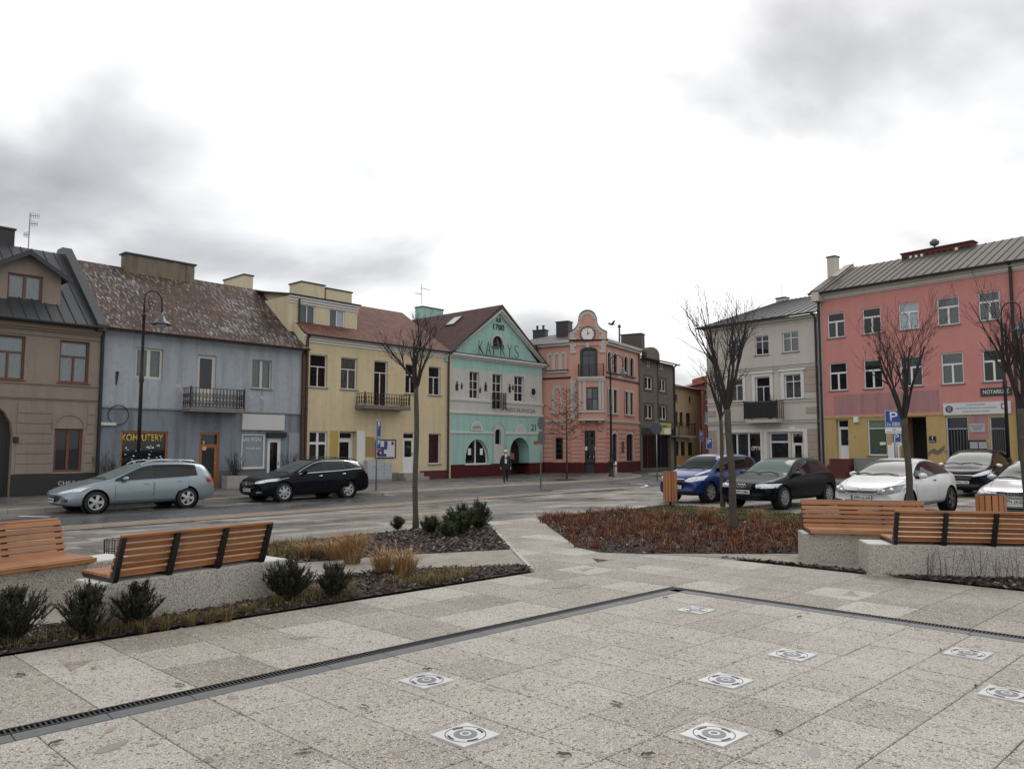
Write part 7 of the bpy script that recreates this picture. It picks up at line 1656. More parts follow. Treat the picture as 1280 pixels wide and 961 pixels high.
def build_car(name, label, S, loc, rz, zground=0.0):
    L, Wd, H, wb, fo, R = S['L'], S['W'], S['H'], S['wb'], S['fo'], S['R']
    root = empty(name, (loc[0], loc[1], zground), rz, label, 'car'); hx = L / 2; hw = Wd / 2
    top, belt = curve(S['top']), curve(S['belt']); wt = curve(S['wt']); plan = curve(S.get('plan', [(0, .80), (.10, .90), (.35, .97), (.9, 1), (L - .9, 1), (L - .3, .95), (L - .06, .88), (L, .80)])); zb_ = curve([(0, .34), (.12, .24), (.5, .20), (L - .5, .21), (L - .1, .28), (L, .40)])
    N = 54; xs_ = [L * (.5 - .5 * cos(pi * k / (N - 1))) for k in range(N)]; xs_ = sorted(set(round(x, 4) for x in [0, .02, .05] + [L * k / 50 for k in range(1, 50)] + [L - .05, L - .02, L]))
    bm = bmesh.new(); rings = []
    for x in xs_:
        w = hw * plan(x); zt, zs, z0 = top(x), min(belt(x), top(x) - .012), zb_(x); z0 = min(z0, zs - .05); u = min(wt(x) * hw, w * .93); dz = zs - z0; cab = zt - zs
        sec = [(0, z0), (w * .80, z0), (w * .955, z0 + .05 * dz + .02), (w * .99, z0 + .28 * dz), (w, z0 + .52 * dz), (w * .99, z0 + .76 * dz), (w * .955, zs - .03 * dz), (w * .92, zs + .02 * cab), (w * .92 + (u - w * .92) * .5 + .012 * min(1, cab / .3), zs + .5 * cab), (u + .006, zs + .90 * cab), (u * .88, zs + .975 * cab), (u * .5, zt - .004), (0, zt)]
        bow = lambda y: S.get('nose', .16) * (abs(y) / hw) ** 2.2 * max(0, 1 - x / .9) ** 1.5 - .14 * (abs(y) / hw) ** 2.2 * max(0, 1 - (L - x) / .8) ** 1.5
        ring = [bm.verts.new((x - hx + bow(y), y, z)) for y, z in sec] + [bm.verts.new((x - hx + bow(y), -y, z)) for y, z in sec[-2:0:-1]]; rings.append(ring)
    n = len(rings[0])
    for a, b in zip(rings[:-1], rings[1:]):
        for k in range(n): bm.faces.new((a[k], a[(k + 1) % n], b[(k + 1) % n], b[k]))
    bm.faces.new(rings[0][::-1]); bm.faces.new(rings[-1]); bmesh.ops.recalc_face_normals(bm, faces=bm.faces)
    me = bpy.data.meshes.new('car_body'); bm.to_mesh(me); bm.free()
    tmp = bpy.data.objects.new('tmp_body', me); COL.objects.link(tmp); md = tmp.modifiers.new('s', 'SUBSURF'); md.levels = 1; md.render_levels = 1
    fx = fo - hx; rx = fo + wb - hx; track = hw - .10
    cut = MB()
    for x in (fx, rx):
        for s_ in (-1, 1): cut.lathe([(R * 1.16, -.28), (R * 1.16, .28)], 36, (x, s_ * (hw - .12), R * 1.02), 'y')
    co = bpy.data.objects.new('tmp_cut', fixmesh(cut.mesh('cut', M_trim))); COL.objects.link(co); bo = tmp.modifiers.new('b', 'BOOLEAN'); bo.object = co; bo.operation = 'DIFFERENCE'; bo.solver = 'EXACT'
    dg = bpy.context.evaluated_depsgraph_get(); bo.show_viewport = False; dg.update(); ev0 = bpy.data.meshes.new_from_object(tmp.evaluated_get(dg)); bo.show_viewport = True; dg = bpy.context.evaluated_depsgraph_get(); dg.update(); ev = bpy.data.meshes.new_from_object(tmp.evaluated_get(dg))
    bpy.data.objects.remove(tmp); bpy.data.objects.remove(co)
    ev.materials.clear(); ev.materials.append(S['paint']); ev.name = 'body'; body = link('body', ev, root); autosmooth(body, 40)
    b2 = bmesh.new(); b2.from_mesh(ev0); bvh = BVHTree.FromBMesh(b2); b2.free()
    # wheel wells
    for x in (fx, rx):
        for s_ in (-1, 1):
            m = MB(); m.lathe([(R * 1.15, -.16), (R * 1.15, .10), (.05, .10)] if s_ < 0 else [(R * 1.15, .16), (R * 1.15, -.10), (.05, -.10)], 28, (x, s_ * (hw - .16), R * 1.02), 'y', (0, 1)); w_ = m.build('wheel_well', M_seam, root)
    tm, rw_, rb_, sp_ = wheel_meshes(R, .20, S['rim'], S.get('rimmat', M_alloy))
    for x in (fx, rx):
        for s_ in (-1, 1):
            wo = link('wheel', rw_, root, (x, s_ * (hw - .115), R), 0 if s_ < 0 else pi); link('tyre', tm, wo); link('rim', rb_, wo); o = link('spokes', sp_, wo); wo.rotation_euler = (0, 0, (0 if s_ < 0 else pi) + (S.get('steer', 0) if x == fx else 0))
    side = lambda pts, s_: [[(x - hx, 3 * s_, z) for x, z in row] for row in pts]
    def side_patch(name, mat, x0, x1, zl, zu, off, s_, nu=14, nv=5, parent=None, sl=0.0, sr=0.0):
        rows = []
        for i in range(nu + 1):
            f = i / nu; col = []
            for j in range(nv + 1):
                g = j / nv; xa = x0 + sl * g; xb = x1 + sr * g; x = xa + (xb - xa) * f; z = zl(x) + (zu(x) - zl(x)) * g; cxw = fo + wb
                if name in ('door', 'door_gap') and (x - cxw) ** 2 + (z - R) ** 2 < (R * 1.2) ** 2 and x < cxw: x = cxw - sqrt(max(0, (R * 1.2) ** 2 - (z - R) ** 2))
                col.append((x, z))
            rows.append(col)
        return patch(bvh, side(rows, s_), (0, -s_, 0), None, off, name, mat, parent or root)
    for s_ in (-1, 1):
        # doors: a dark joint and, proud of it, the panel
        for (xa, xb, sl, sr) in S['doors']:
            lo = lambda x: .33; hi = lambda x: belt(x) - .005
            side_patch('door_gap', M_seam, xa, xb, lo, hi, .0015, s_, 16, 6, None, sl, sr); d = side_patch('door', S['paint'], xa + .010, xb - .010, lambda x: .342, lambda x: belt(x) - .012, .004, s_, 16, 6, None, sl, sr)
            zt_ = belt(xb) - .12; hh = bvh.ray_cast(Vector((xb - .2 - hx, 3 * s_, zt_)), Vector((0, -s_, 0)))[0]
            if hh: m = MB(); m.ball((xb - .2 - hx, hh.y + s_ * .012, zt_), (.095, .02, .018), 10, 5); m.build('door_handle', S.get('handle', S['paint']), d, True)
        if S.get('rubstrip'): x0_, x1_ = fo + .55, fo + wb - .5; side_patch('side_strip', S.get('stripmat', S['paint']), x0_, x1_, lambda x: .575, lambda x: .615, .012, s_, 20, 2)
        side_patch('sill', M_trim, fo + R * 1.2, fo + wb - R * 1.2, lambda x: .215, lambda x: .30, .003, s_, 10, 2)
        # side windows over one dark surround
        x0, x1 = S['dlo']; zl = lambda x: belt(x) + .035; roofz = S['dlo_top']; zu = lambda x: max(belt(x) + .045, min(top(x) - .095, roofz))
        side_patch('window_surround', S.get('surround', M_trim), x0 - .03, x1 + .03, lambda x: belt(x) + .012, lambda x: max(belt(x) + .03, min(top(x) - .07, roofz + .022)), .003, s_, 30, 6)
        cuts = S['pillars']; edges_ = [x0] + [c for c in cuts for _ in (0, 1)] + [x1]
        for k in range(0, len(edges_), 2):
            a, b = edges_[k] + (.02 if k else 0), edges_[k + 1] - (.02 if k + 2 < len(edges_) else 0); side_patch('side_window', M_carglass, a, b, zl, zu, .007, s_, 16, 5)
        # mirror
        xm, zm = S['mirror']; hh = bvh.ray_cast(Vector((xm - hx, 3 * s_, zm)), Vector((0, -s_, 0)))[0]
        if hh:
            m = MB(); c_ = (xm - hx - .02, hh.y + s_ * .12, zm + .03); m.ball(c_, (.085, .115, .07), 12, 8); mo = m.build('mirror', S.get('mirmat', S['paint']), root, True); m = MB(); m.box(xm - hx - .03, xm - hx + .03, min(hh.y, hh.y + s_ * .08), max(hh.y, hh.y + s_ * .08), zm - .04, zm + .02); m.build('mirror_foot', M_trim, mo)
            m = MB(); m.ball((c_[0] + .03, c_[1], c_[2]), (.06, .10, .058), 10, 6); m.build('mirror_glass', M_carglass, mo, True)
    # windscreen and rear window, projected from above
    def top_patch(name, mat, x0, x1, off, nx=12, ny=12, yk=.95, inset=0.0, bowl=0.0):
        g = []
        for i in range(nx + 1):
            x = x0 + (x1 - x0) * i / nx; w_ = min(wt(x) * hw, hw * plan(x) * .93) * yk - inset; g.append([(x - hx + bowl * (1 - (2 * j / ny - 1) ** 2) * (1 if x0 < L / 2 else -1) * (1 - i / nx if x0 < L / 2 else i / nx) * -1, w_ * (2 * j / ny - 1), 3) for j in range(ny + 1)])
        return patch(bvh, g, (0, 0, -1), None, off, name, mat, root)
    a, b = S['screen']; top_patch('windscreen_surround', M_trim, a - .05, b + .03, .002, yk=.985, bowl=.0); ws = top_patch('windscreen', M_screen, a, b, .006, yk=.95, bowl=.0)
    a, b = S['rear']; top_patch('rear_window', M_carglass, a, b, .005, yk=.9)
    m = MB(); xw, zw = S['screen'][0] - .02, top(S['screen'][0] - .02)
    for q in (-.45, .12): m.tube([(xw - hx, q * hw * 1.2, zw + .025), (xw - hx + .1, (q + .28) * hw * 1.2, top(xw + .1) + .015), (xw - hx + .05, (q + .6) * hw * 1.2, top(xw + .05) + .02)], .010, 4)
    m.build('wipers', M_trim, root)
    # the nose
    def front_patch(name, mat, pts_lo, pts_hi, off, s_=1, nu=12, nv=4, parent=None):
        lo, hi = curve(pts_lo), curve(pts_hi); y0, y1 = pts_lo[0][0], pts_lo[-1][0]; g = []
        for i in range(nu + 1):
            y = y0 + (y1 - y0) * i / nu; g.append([(-4, s_ * y * hw, lo(y) + (hi(y) - lo(y)) * j / nv) for j in range(nv + 1)])
        return patch(bvh, g, (1, 0, 0), None, off, name, mat, parent or root)
    for s_ in (-1, 1):
        lo, hi = S['lamp']; front_patch('headlight_rim', S.get('lamprim', M_trim), [(lo[0][0] - .012, lo[0][1] - .008)] + [(y, z - .010) for y, z in lo[1:-1]] + [(lo[-1][0] + .01, lo[-1][1] - .004)], [(hi[0][0] - .012, hi[0][1] + .006)] + [(y, z + .008) for y, z in hi[1:-1]] + [(hi[-1][0] + .01, hi[-1][1] + .006)], .002, s_)
        hl = front_patch('headlight', S.get('lens', M_lens), lo, hi, .006, s_)
        for q in (.3, .62):
            yy = (lo[0][0] + (lo[-1][0] - lo[0][0]) * q); zz_ = (curve(lo)(yy) + curve(hi)(yy)) / 2; rr_ = (curve(hi)(yy) - curve(lo)(yy)) * .33; hh = bvh.ray_cast(Vector((-4, s_ * yy * hw, zz_)), Vector((1, 0, 0)))[0]
            if hh and rr_ > .015: m = MB(); m.ball((hh.x - .004, hh.y, hh.z), (.012, rr_, rr_), 12, 6); m.build('reflector', M_bulb, hl, True)
        if S.get('fog'): yf, zf = S['fog']; front_patch('fog_light_recess', M_trim, [(yf - .16, zf - .05), (yf, zf - .055), (yf + .14, zf - .03)], [(yf - .16, zf + .03), (yf, zf + .045), (yf + .14, zf + .05)], .003, s_)
        if S.get('fogbar'): yf, zf = S['fog']; front_patch('fog_light_trim', M_chr, [(yf - .12, zf - .02), (yf, zf - .02), (yf + .11, zf - .005)], [(yf - .12, zf + .0), (yf, zf + .01), (yf + .11, zf + .03)], .006, s_)
        # tail lights seen from the side
        xa, xb, za, zb2 = S['tail']; side_patch('tail_light', M_redlens, xa, xb, lambda x: za, lambda x: zb2, .006, s_, 8, 5, None, -.06, .0)
    lo, hi = S['grille']; lo2 = [(-y, z) for y, z in reversed(lo[1:])] + lo; hi2 = [(-y, z) for y, z in reversed(hi[1:])] + hi; gr = front_patch('grille', M_trim, lo2, hi2, .003, 1, 20, 4)
    if S.get('grille_rim'): 
        for kk, (p_, q_) in enumerate(((lambda z: z - .012, lambda z: z + .006),)):
            front_patch('grille_rim', S['grille_rim'], [(y, p_(z)) for y, z in lo2], [(y, q_(z)) for y, z in lo2], .006, 1, 20, 1, gr); front_patch('grille_rim', S['grille_rim'], [(y, z - .006) for y, z in hi2], [(y, z + .012) for y, z in hi2], .006, 1, 20, 1, gr)
    for (z0, z1, k) in S.get('bars', []): front_patch('chrome_bar', M_chr, [(-k, z0), (0, z0), (k, z0)], [(-k, z1), (0, z1), (k, z1)], .010, 1, 16, 2, gr)
    if S.get('intake'): z0, z1, k = S['intake']; front_patch('lower_intake', M_trim, [(-k, z0), (0, z0 - .01), (k, z0)], [(-k * .92, z1), (0, z1), (k * .92, z1)], .003, 1, 18, 3)
    if S.get('bumper_seam'): z = S['bumper_seam']; front_patch('bumper_joint', M_seam, [(-.97, z), (0, z), (.97, z)], [(-.97, z + .008), (0, z + .008), (.97, z + .008)], .003, 1, 24, 1)
    # bonnet joint
    for s_ in (-1, 1):
        g = []; xa, xb = .32, S['screen'][0] - .06
        for i in range(13): x = xa + (xb - xa) * i / 12; y = s_ * hw * (.60 + .24 * i / 12); g.append([(x - hx, y, 3), (x - hx, y + .008 * s_, 3)])
        patch(bvh, g, (0, 0, -1), None, .002, 'bonnet_joint', M_seam, root)
    # emblem
    ez = S.get('emblem_z'); xn = None
    if ez:
        hit = bvh.ray_cast(Vector((-4, 0, ez)), Vector((1, 0, 0))); xn = hit[0].x - .012
        def ringat(y, r_, th=.006):
            m = MB(); m.tube([(xn, y + r_ * cos(2 * pi * k / 20), ez + r_ * sin(2 * pi * k / 20)) for k in range(21)], th, 5, False); return m.build('badge_ring', M_chr, root)
        if S['emblem'] == 'rings':
            for k in range(4): ringat((k - 1.5) * .066, .045)
        elif S['emblem'] == 'bolt':
            ringat(0, .05, .008); m = MB(); m.hexa([(xn - .008, -.085, ez - .014), (xn - .008, .01, ez - .004), (xn + .004, .01, ez - .004), (xn + .004, -.085, ez - .014), (xn - .008, -.01, ez + .004), (xn - .008, .085, ez + .014), (xn + .004, .085, ez + .014), (xn + .004, -.01, ez + .004)]); m.build('badge_bolt', M_chr, root)
        elif S['emblem'] == 'shield':
            m = MB(); m.prism_x([(0, ez - .06), (.04, ez - .02), (.045, ez + .06), (-.045, ez + .06), (-.04, ez - .02)], xn - .008, xn + .01); fixn(m.build('badge', M_chr, root))
    # number plate
    pz = S['plate_z']; hit = bvh.ray_cast(Vector((-4, 0, pz)), Vector((1, 0, 0))); xp = hit[0].x - .02
    m = MB(); m.box(xp - .012, xp, -.262, .262, pz - .06, pz + .06); fr_ = m.build('number_plate', M_trim, root); m = MB(); m.box(xp - .016, xp - .0125, -.255, .255, pz - .054, pz + .054); m.build('plate_face', M_platew, fr_); m = MB(); m.box(xp - .018, xp - .0165, .212, .252, pz - .05, pz + .05); m.build('plate_band', M_eu, fr_)
    class Pl: root = fr_
    o = text(Pl, S['plate'], 0, 0, .078, M_trim, y=0, width=.42, align='CENTER', ext=.002, parent=fr_, name='plate_lettering', bold=.01); o.rotation_euler = (0, 0, -pi / 2); o.location = (xp - .018, -.02, pz - .039)
    if S.get('rails'):
        for s_ in (-1, 1):
            pts = []; xa, xb = S['rails']
            for k in range(11): x = xa + (xb - xa) * k / 10; pts.append((x - hx, s_ * wt(x) * hw * .88, top(x) + (.055 if 0 < k < 10 else .005)))
            m = MB(); m.tube(pts, .016, 6); m.build('roof_rail', S.get('railmat', M_chr), root, True)
    if S.get('chrome_line'):
        for s_ in (-1, 1):
            x0, x1 = S['dlo']; side_patch('chrome_sill', M_chr, x0, x1, lambda x: belt(x) + .012, lambda x: belt(x) + .032, .010, s_, 24, 1); zf_ = lambda x: max(belt(x) + .05, min(top(x) - .075, S['dlo_top'] + .016)); side_patch('chrome_arch', M_chr, x0, x1, lambda x: zf_(x) - .010, lambda x: zf_(x) + .008, .011, s_, 30, 1)
    return root
def fixmesh(me):
    bm = bmesh.new(); bm.from_mesh(me); bmesh.ops.recalc_face_normals(bm, faces=bm.faces); bm.to_mesh(me); bm.free(); return me

RZL = atan2(DL.y, DL.x)
def left_car(S, px_front_wheel, name, label):
    tf = at_row(px_front_wheel, 8.55); c_ = lw(tf - S['fo'] + S['L'] / 2, 8.62 - S['W'] / 2); return build_car(name, label, S, (c_.x, c_.y), RZL, -.21)
AX = Vector((sin(radians(50)), cos(radians(50)), 0)); PR = Vector((AX.y, -AX.x, 0)); RZR = atan2(AX.y, AX.x)
def right_car(S, contact, which, name, label, rot=0.0):
    ax = Vector((sin(radians(50) + rot), cos(radians(50) + rot), 0)); pr = Vector((ax.y, -ax.x, 0)); off = S['L'] / 2 - S['fo'] if which == 'front' else S['L'] / 2 - S['fo'] - S['wb']
    c_ = contact - pr * (S['W'] / 2 - .08) + ax * off; return build_car(name, label, S, (c_.x, c_.y), atan2(ax.y, ax.x))
# silver-blue estate
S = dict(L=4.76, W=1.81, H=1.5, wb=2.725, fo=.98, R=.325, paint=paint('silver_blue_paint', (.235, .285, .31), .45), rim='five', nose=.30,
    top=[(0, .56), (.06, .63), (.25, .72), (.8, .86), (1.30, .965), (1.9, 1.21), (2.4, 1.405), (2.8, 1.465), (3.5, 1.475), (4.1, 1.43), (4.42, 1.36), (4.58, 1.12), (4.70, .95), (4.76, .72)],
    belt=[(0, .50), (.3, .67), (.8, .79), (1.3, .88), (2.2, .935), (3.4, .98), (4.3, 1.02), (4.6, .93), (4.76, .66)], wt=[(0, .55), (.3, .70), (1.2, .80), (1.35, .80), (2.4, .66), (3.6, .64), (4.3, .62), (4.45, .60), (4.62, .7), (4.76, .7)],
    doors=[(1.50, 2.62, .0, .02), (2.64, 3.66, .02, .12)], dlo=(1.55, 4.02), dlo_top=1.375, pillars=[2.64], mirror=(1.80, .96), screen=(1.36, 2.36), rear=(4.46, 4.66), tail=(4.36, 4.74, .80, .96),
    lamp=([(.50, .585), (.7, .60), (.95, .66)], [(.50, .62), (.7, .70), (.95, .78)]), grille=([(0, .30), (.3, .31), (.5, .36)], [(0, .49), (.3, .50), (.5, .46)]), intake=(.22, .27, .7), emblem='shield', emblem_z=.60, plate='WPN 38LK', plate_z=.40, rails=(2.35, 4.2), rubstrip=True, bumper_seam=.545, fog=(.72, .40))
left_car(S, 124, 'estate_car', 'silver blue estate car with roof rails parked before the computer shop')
# black estate
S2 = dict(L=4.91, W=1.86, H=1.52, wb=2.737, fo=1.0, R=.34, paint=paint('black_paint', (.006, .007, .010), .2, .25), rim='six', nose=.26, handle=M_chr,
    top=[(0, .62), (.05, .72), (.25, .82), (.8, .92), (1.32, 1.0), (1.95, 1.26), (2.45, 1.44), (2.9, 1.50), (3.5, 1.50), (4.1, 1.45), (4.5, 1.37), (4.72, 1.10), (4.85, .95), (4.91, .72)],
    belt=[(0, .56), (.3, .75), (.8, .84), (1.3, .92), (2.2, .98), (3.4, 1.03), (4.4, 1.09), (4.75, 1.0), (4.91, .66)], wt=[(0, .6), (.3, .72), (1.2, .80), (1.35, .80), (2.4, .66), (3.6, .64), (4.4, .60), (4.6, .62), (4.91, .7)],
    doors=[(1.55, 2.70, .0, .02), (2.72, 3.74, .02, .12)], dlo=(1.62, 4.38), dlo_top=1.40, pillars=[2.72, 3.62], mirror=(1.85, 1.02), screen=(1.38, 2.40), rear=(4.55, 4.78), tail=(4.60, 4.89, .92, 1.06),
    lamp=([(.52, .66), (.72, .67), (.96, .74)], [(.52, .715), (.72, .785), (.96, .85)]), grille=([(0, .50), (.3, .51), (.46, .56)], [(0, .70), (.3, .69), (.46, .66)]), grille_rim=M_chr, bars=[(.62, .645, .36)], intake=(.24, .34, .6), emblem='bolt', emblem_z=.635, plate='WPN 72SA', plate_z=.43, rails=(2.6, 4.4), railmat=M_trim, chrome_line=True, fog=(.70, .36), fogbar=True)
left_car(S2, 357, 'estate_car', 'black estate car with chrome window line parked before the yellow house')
# blue hatchback
S3 = dict(L=3.99, W=1.65, H=1.5, wb=2.45, fo=.83, R=.305, paint=paint('royal_blue_paint', (.008, .030, .155), .35), rim='six', nose=.22, mirmat=M_trim,
    top=[(0, .62), (.05, .73), (.22, .84), (.7, .96), (.98, 1.01), (1.5, 1.33), (1.8, 1.45), (2.3, 1.5), (3.1, 1.49), (3.55, 1.43), (3.74, 1.36), (3.88, 1.05), (3.96, .9), (3.99, .65)],
    belt=[(0, .56), (.25, .75), (.7, .86), (1.0, .93), (2.0, .97), (3.2, 1.01), (3.8, .98), (3.99, .6)], wt=[(0, .6), (.25, .74), (1.0, .82), (1.1, .82), (1.8, .70), (3.0, .68), (3.7, .66), (3.99, .72)],
    doors=[(1.15, 2.18, .0, .02), (2.2, 3.0, .02, .1)], dlo=(1.22, 3.45), dlo_top=1.40, pillars=[2.2, 3.0], mirror=(1.38, 1.02), screen=(1.04, 1.72), rear=(3.77, 3.92), tail=(3.74, 3.97, .82, 1.1),
    lamp=([(.46, .655), (.66, .64), (.95, .70)], [(.46, .70), (.66, .79), (.95, .84)]), grille=([(0, .56), (.28, .565), (.42, .63)], [(0, .72), (.28, .715), (.42, .69)]), bars=[(.715, .735, .42)], intake=(.26, .38, .62), plate='WPN 60UT', plate_z=.48, bumper_seam=.53, fog=(.72, .33))
right_car(S3, gnd(887, 627.5), 'front', 'hatchback_car', 'royal blue hatchback parked beside the black hatchback')
# black three-door with four rings
S4 = dict(L=4.15, W=1.735, H=1.42, wb=2.51, fo=.86, R=.31, paint=paint('blue_black_paint', (.004, .005, .008), .1, .3), rim='cover', rimmat=M_hub, nose=.14, mirmat=M_trim, handle=M_trim,
    top=[(0, .60), (.05, .70), (.25, .77), (.9, .88), (1.16, .93), (1.75, 1.26), (2.05, 1.375), (2.5, 1.42), (3.1, 1.405), (3.5, 1.30), (3.9, 1.04), (4.05, .95), (4.12, .82), (4.15, .62)],
    belt=[(0, .56), (.25, .72), (.9, .81), (1.2, .86), (2.2, .91), (3.2, .95), (3.9, .93), (4.15, .58)], wt=[(0, .66), (.25, .78), (1.15, .83), (1.25, .83), (2.0, .68), (3.0, .66), (3.6, .66), (4.0, .76), (4.15, .76)],
    doors=[(1.25, 2.52, .0, .05)], dlo=(1.38, 3.55), dlo_top=1.33, pillars=[2.52], mirror=(1.52, .94), screen=(1.22, 1.96), rear=(3.42, 3.88), tail=(3.98, 4.13, .70, .9),
    lamp=([(.50, .585), (.72, .585), (.97, .595)], [(.46, .685), (.72, .705), (.95, .705)]), grille=([(0, .575), (.2, .575), (.36, .59)], [(0, .695), (.2, .695), (.40, .69)]), grille_rim=M_trim, bars=[(.568, .578, .36)], intake=(.26, .34, .6), emblem='rings', emblem_z=.64, plate='WPN KM66', plate_z=.47, bumper_seam=.53)
right_car(S4, gnd(979, 635.5), 'front', 'hatchback_car', 'black three door hatchback with four ring badge beside the twin trees')
# white coupe
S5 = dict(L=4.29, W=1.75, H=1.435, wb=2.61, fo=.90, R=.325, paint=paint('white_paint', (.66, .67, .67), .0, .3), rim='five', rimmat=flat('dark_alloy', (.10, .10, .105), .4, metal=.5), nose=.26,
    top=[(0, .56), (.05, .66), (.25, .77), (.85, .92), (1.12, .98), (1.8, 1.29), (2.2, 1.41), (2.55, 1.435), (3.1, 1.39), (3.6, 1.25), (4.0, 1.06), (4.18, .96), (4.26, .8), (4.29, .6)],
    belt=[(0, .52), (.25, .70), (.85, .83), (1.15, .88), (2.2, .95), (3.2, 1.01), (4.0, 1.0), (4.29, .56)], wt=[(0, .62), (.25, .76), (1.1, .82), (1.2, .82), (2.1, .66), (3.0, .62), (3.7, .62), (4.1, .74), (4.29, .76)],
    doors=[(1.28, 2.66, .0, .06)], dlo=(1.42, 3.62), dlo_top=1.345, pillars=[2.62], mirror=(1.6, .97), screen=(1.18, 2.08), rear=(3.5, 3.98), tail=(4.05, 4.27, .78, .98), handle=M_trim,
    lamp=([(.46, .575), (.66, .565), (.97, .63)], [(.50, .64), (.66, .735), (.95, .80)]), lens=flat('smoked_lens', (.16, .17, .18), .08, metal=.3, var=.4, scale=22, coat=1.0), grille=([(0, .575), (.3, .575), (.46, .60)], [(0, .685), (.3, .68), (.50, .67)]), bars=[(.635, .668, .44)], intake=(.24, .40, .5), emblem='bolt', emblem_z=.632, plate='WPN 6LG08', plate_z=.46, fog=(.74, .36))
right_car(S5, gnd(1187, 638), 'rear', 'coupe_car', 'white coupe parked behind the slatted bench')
# black people carrier
S6 = dict(L=4.30, W=1.78, H=1.64, wb=2.76, fo=.88, R=.33, paint=paint('deep_black_paint', (.008, .009, .013), .25, .28), rim='cover', rimmat=M_hub, nose=.28, mirmat=flat('silver_mirror_cap', (.55, .56, .57), .3, metal=.5),
    top=[(0, .64), (.05, .76), (.25, .90), (.6, 1.02), (.82, 1.10), (1.5, 1.46), (1.9, 1.60), (2.4, 1.64), (3.3, 1.62), (3.8, 1.52), (4.02, 1.42), (4.18, 1.1), (4.26, .9), (4.30, .66)],
    belt=[(0, .58), (.25, .82), (.6, .92), (.85, .98), (2, 1.02), (3.3, 1.07), (4.0, 1.05), (4.30, .6)], wt=[(0, .6), (.25, .74), (.8, .84), (.9, .84), (1.8, .72), (3.2, .70), (3.9, .68), (4.3, .74)],
    doors=[(1.12, 2.3, .0, .02), (2.32, 3.2, .02, .1)], dlo=(1.0, 3.7), dlo_top=1.52, pillars=[2.32, 3.2], mirror=(1.2, 1.05), screen=(.86, 1.76), rear=(4.04, 4.2), tail=(4.0, 4.28, .9, 1.25),
    lamp=([(.42, .70), (.7, .74), (.97, .84)], [(.46, .76), (.7, .87), (.94, .96)]), grille=([(0, .60), (.3, .61), (.4, .64)], [(0, .76), (.3, .755), (.4, .74)]), bars=[(.735, .755, .42), (.63, .65, .36)], intake=(.26, .42, .6), plate='WPN 19AF', plate_z=.50)
build_car('people_carrier', 'black people carrier with silver mirrors standing before the notary', S6, (17.3, 28.4), atan2(cos(radians(46)), sin(radians(46))))
# silver saloon at the edge
S7 = dict(L=4.48, W=1.735, H=1.415, wb=2.61, fo=.90, R=.315, paint=paint('pale_silver_paint', (.50, .52, .54), .45, .3), rim='cover', rimmat=M_hub, nose=.14,
    top=[(0, .60), (.05, .69), (.25, .76), (1.0, .88), (1.26, .93), (1.9, 1.27), (2.2, 1.38), (2.6, 1.415), (3.1, 1.38), (3.65, 1.12), (3.9, 1.01), (4.3, .98), (4.44, .88), (4.48, .66)],
    belt=[(0, .56), (.25, .71), (1.0, .82), (1.3, .87), (2.2, .91), (3.3, .95), (4.2, .94), (4.48, .6)], wt=[(0, .66), (.25, .78), (1.2, .83), (1.3, .83), (2.1, .67), (3.0, .66), (3.7, .72), (4.0, .80), (4.48, .78)],
    doors=[(1.35, 2.42, .0, .02), (2.44, 3.3, .02, .1)], dlo=(1.46, 3.4), dlo_top=1.33, pillars=[2.44], mirror=(1.62, .95), screen=(1.32, 2.08), rear=(3.15, 3.72), tail=(4.3, 4.46, .72, .9),
    lamp=([(.48, .60), (.72, .60), (.97, .61)], [(.46, .685), (.72, .70), (.95, .70)]), grille=([(0, .59), (.2, .59), (.36, .60)], [(0, .695), (.2, .695), (.40, .69)]), grille_rim=M_chr, intake=(.26, .36, .6), emblem='rings', emblem_z=.642, plate='WPN 2K05', plate_z=.47, bumper_seam=.53)
nose = Vector((11.65, 17.9, 0)); c_ = nose + AX * S7['L'] / 2; build_car('saloon_car', 'pale silver saloon with four ring badge behind the timber litter bin', S7, (c_.x, c_.y), RZR)

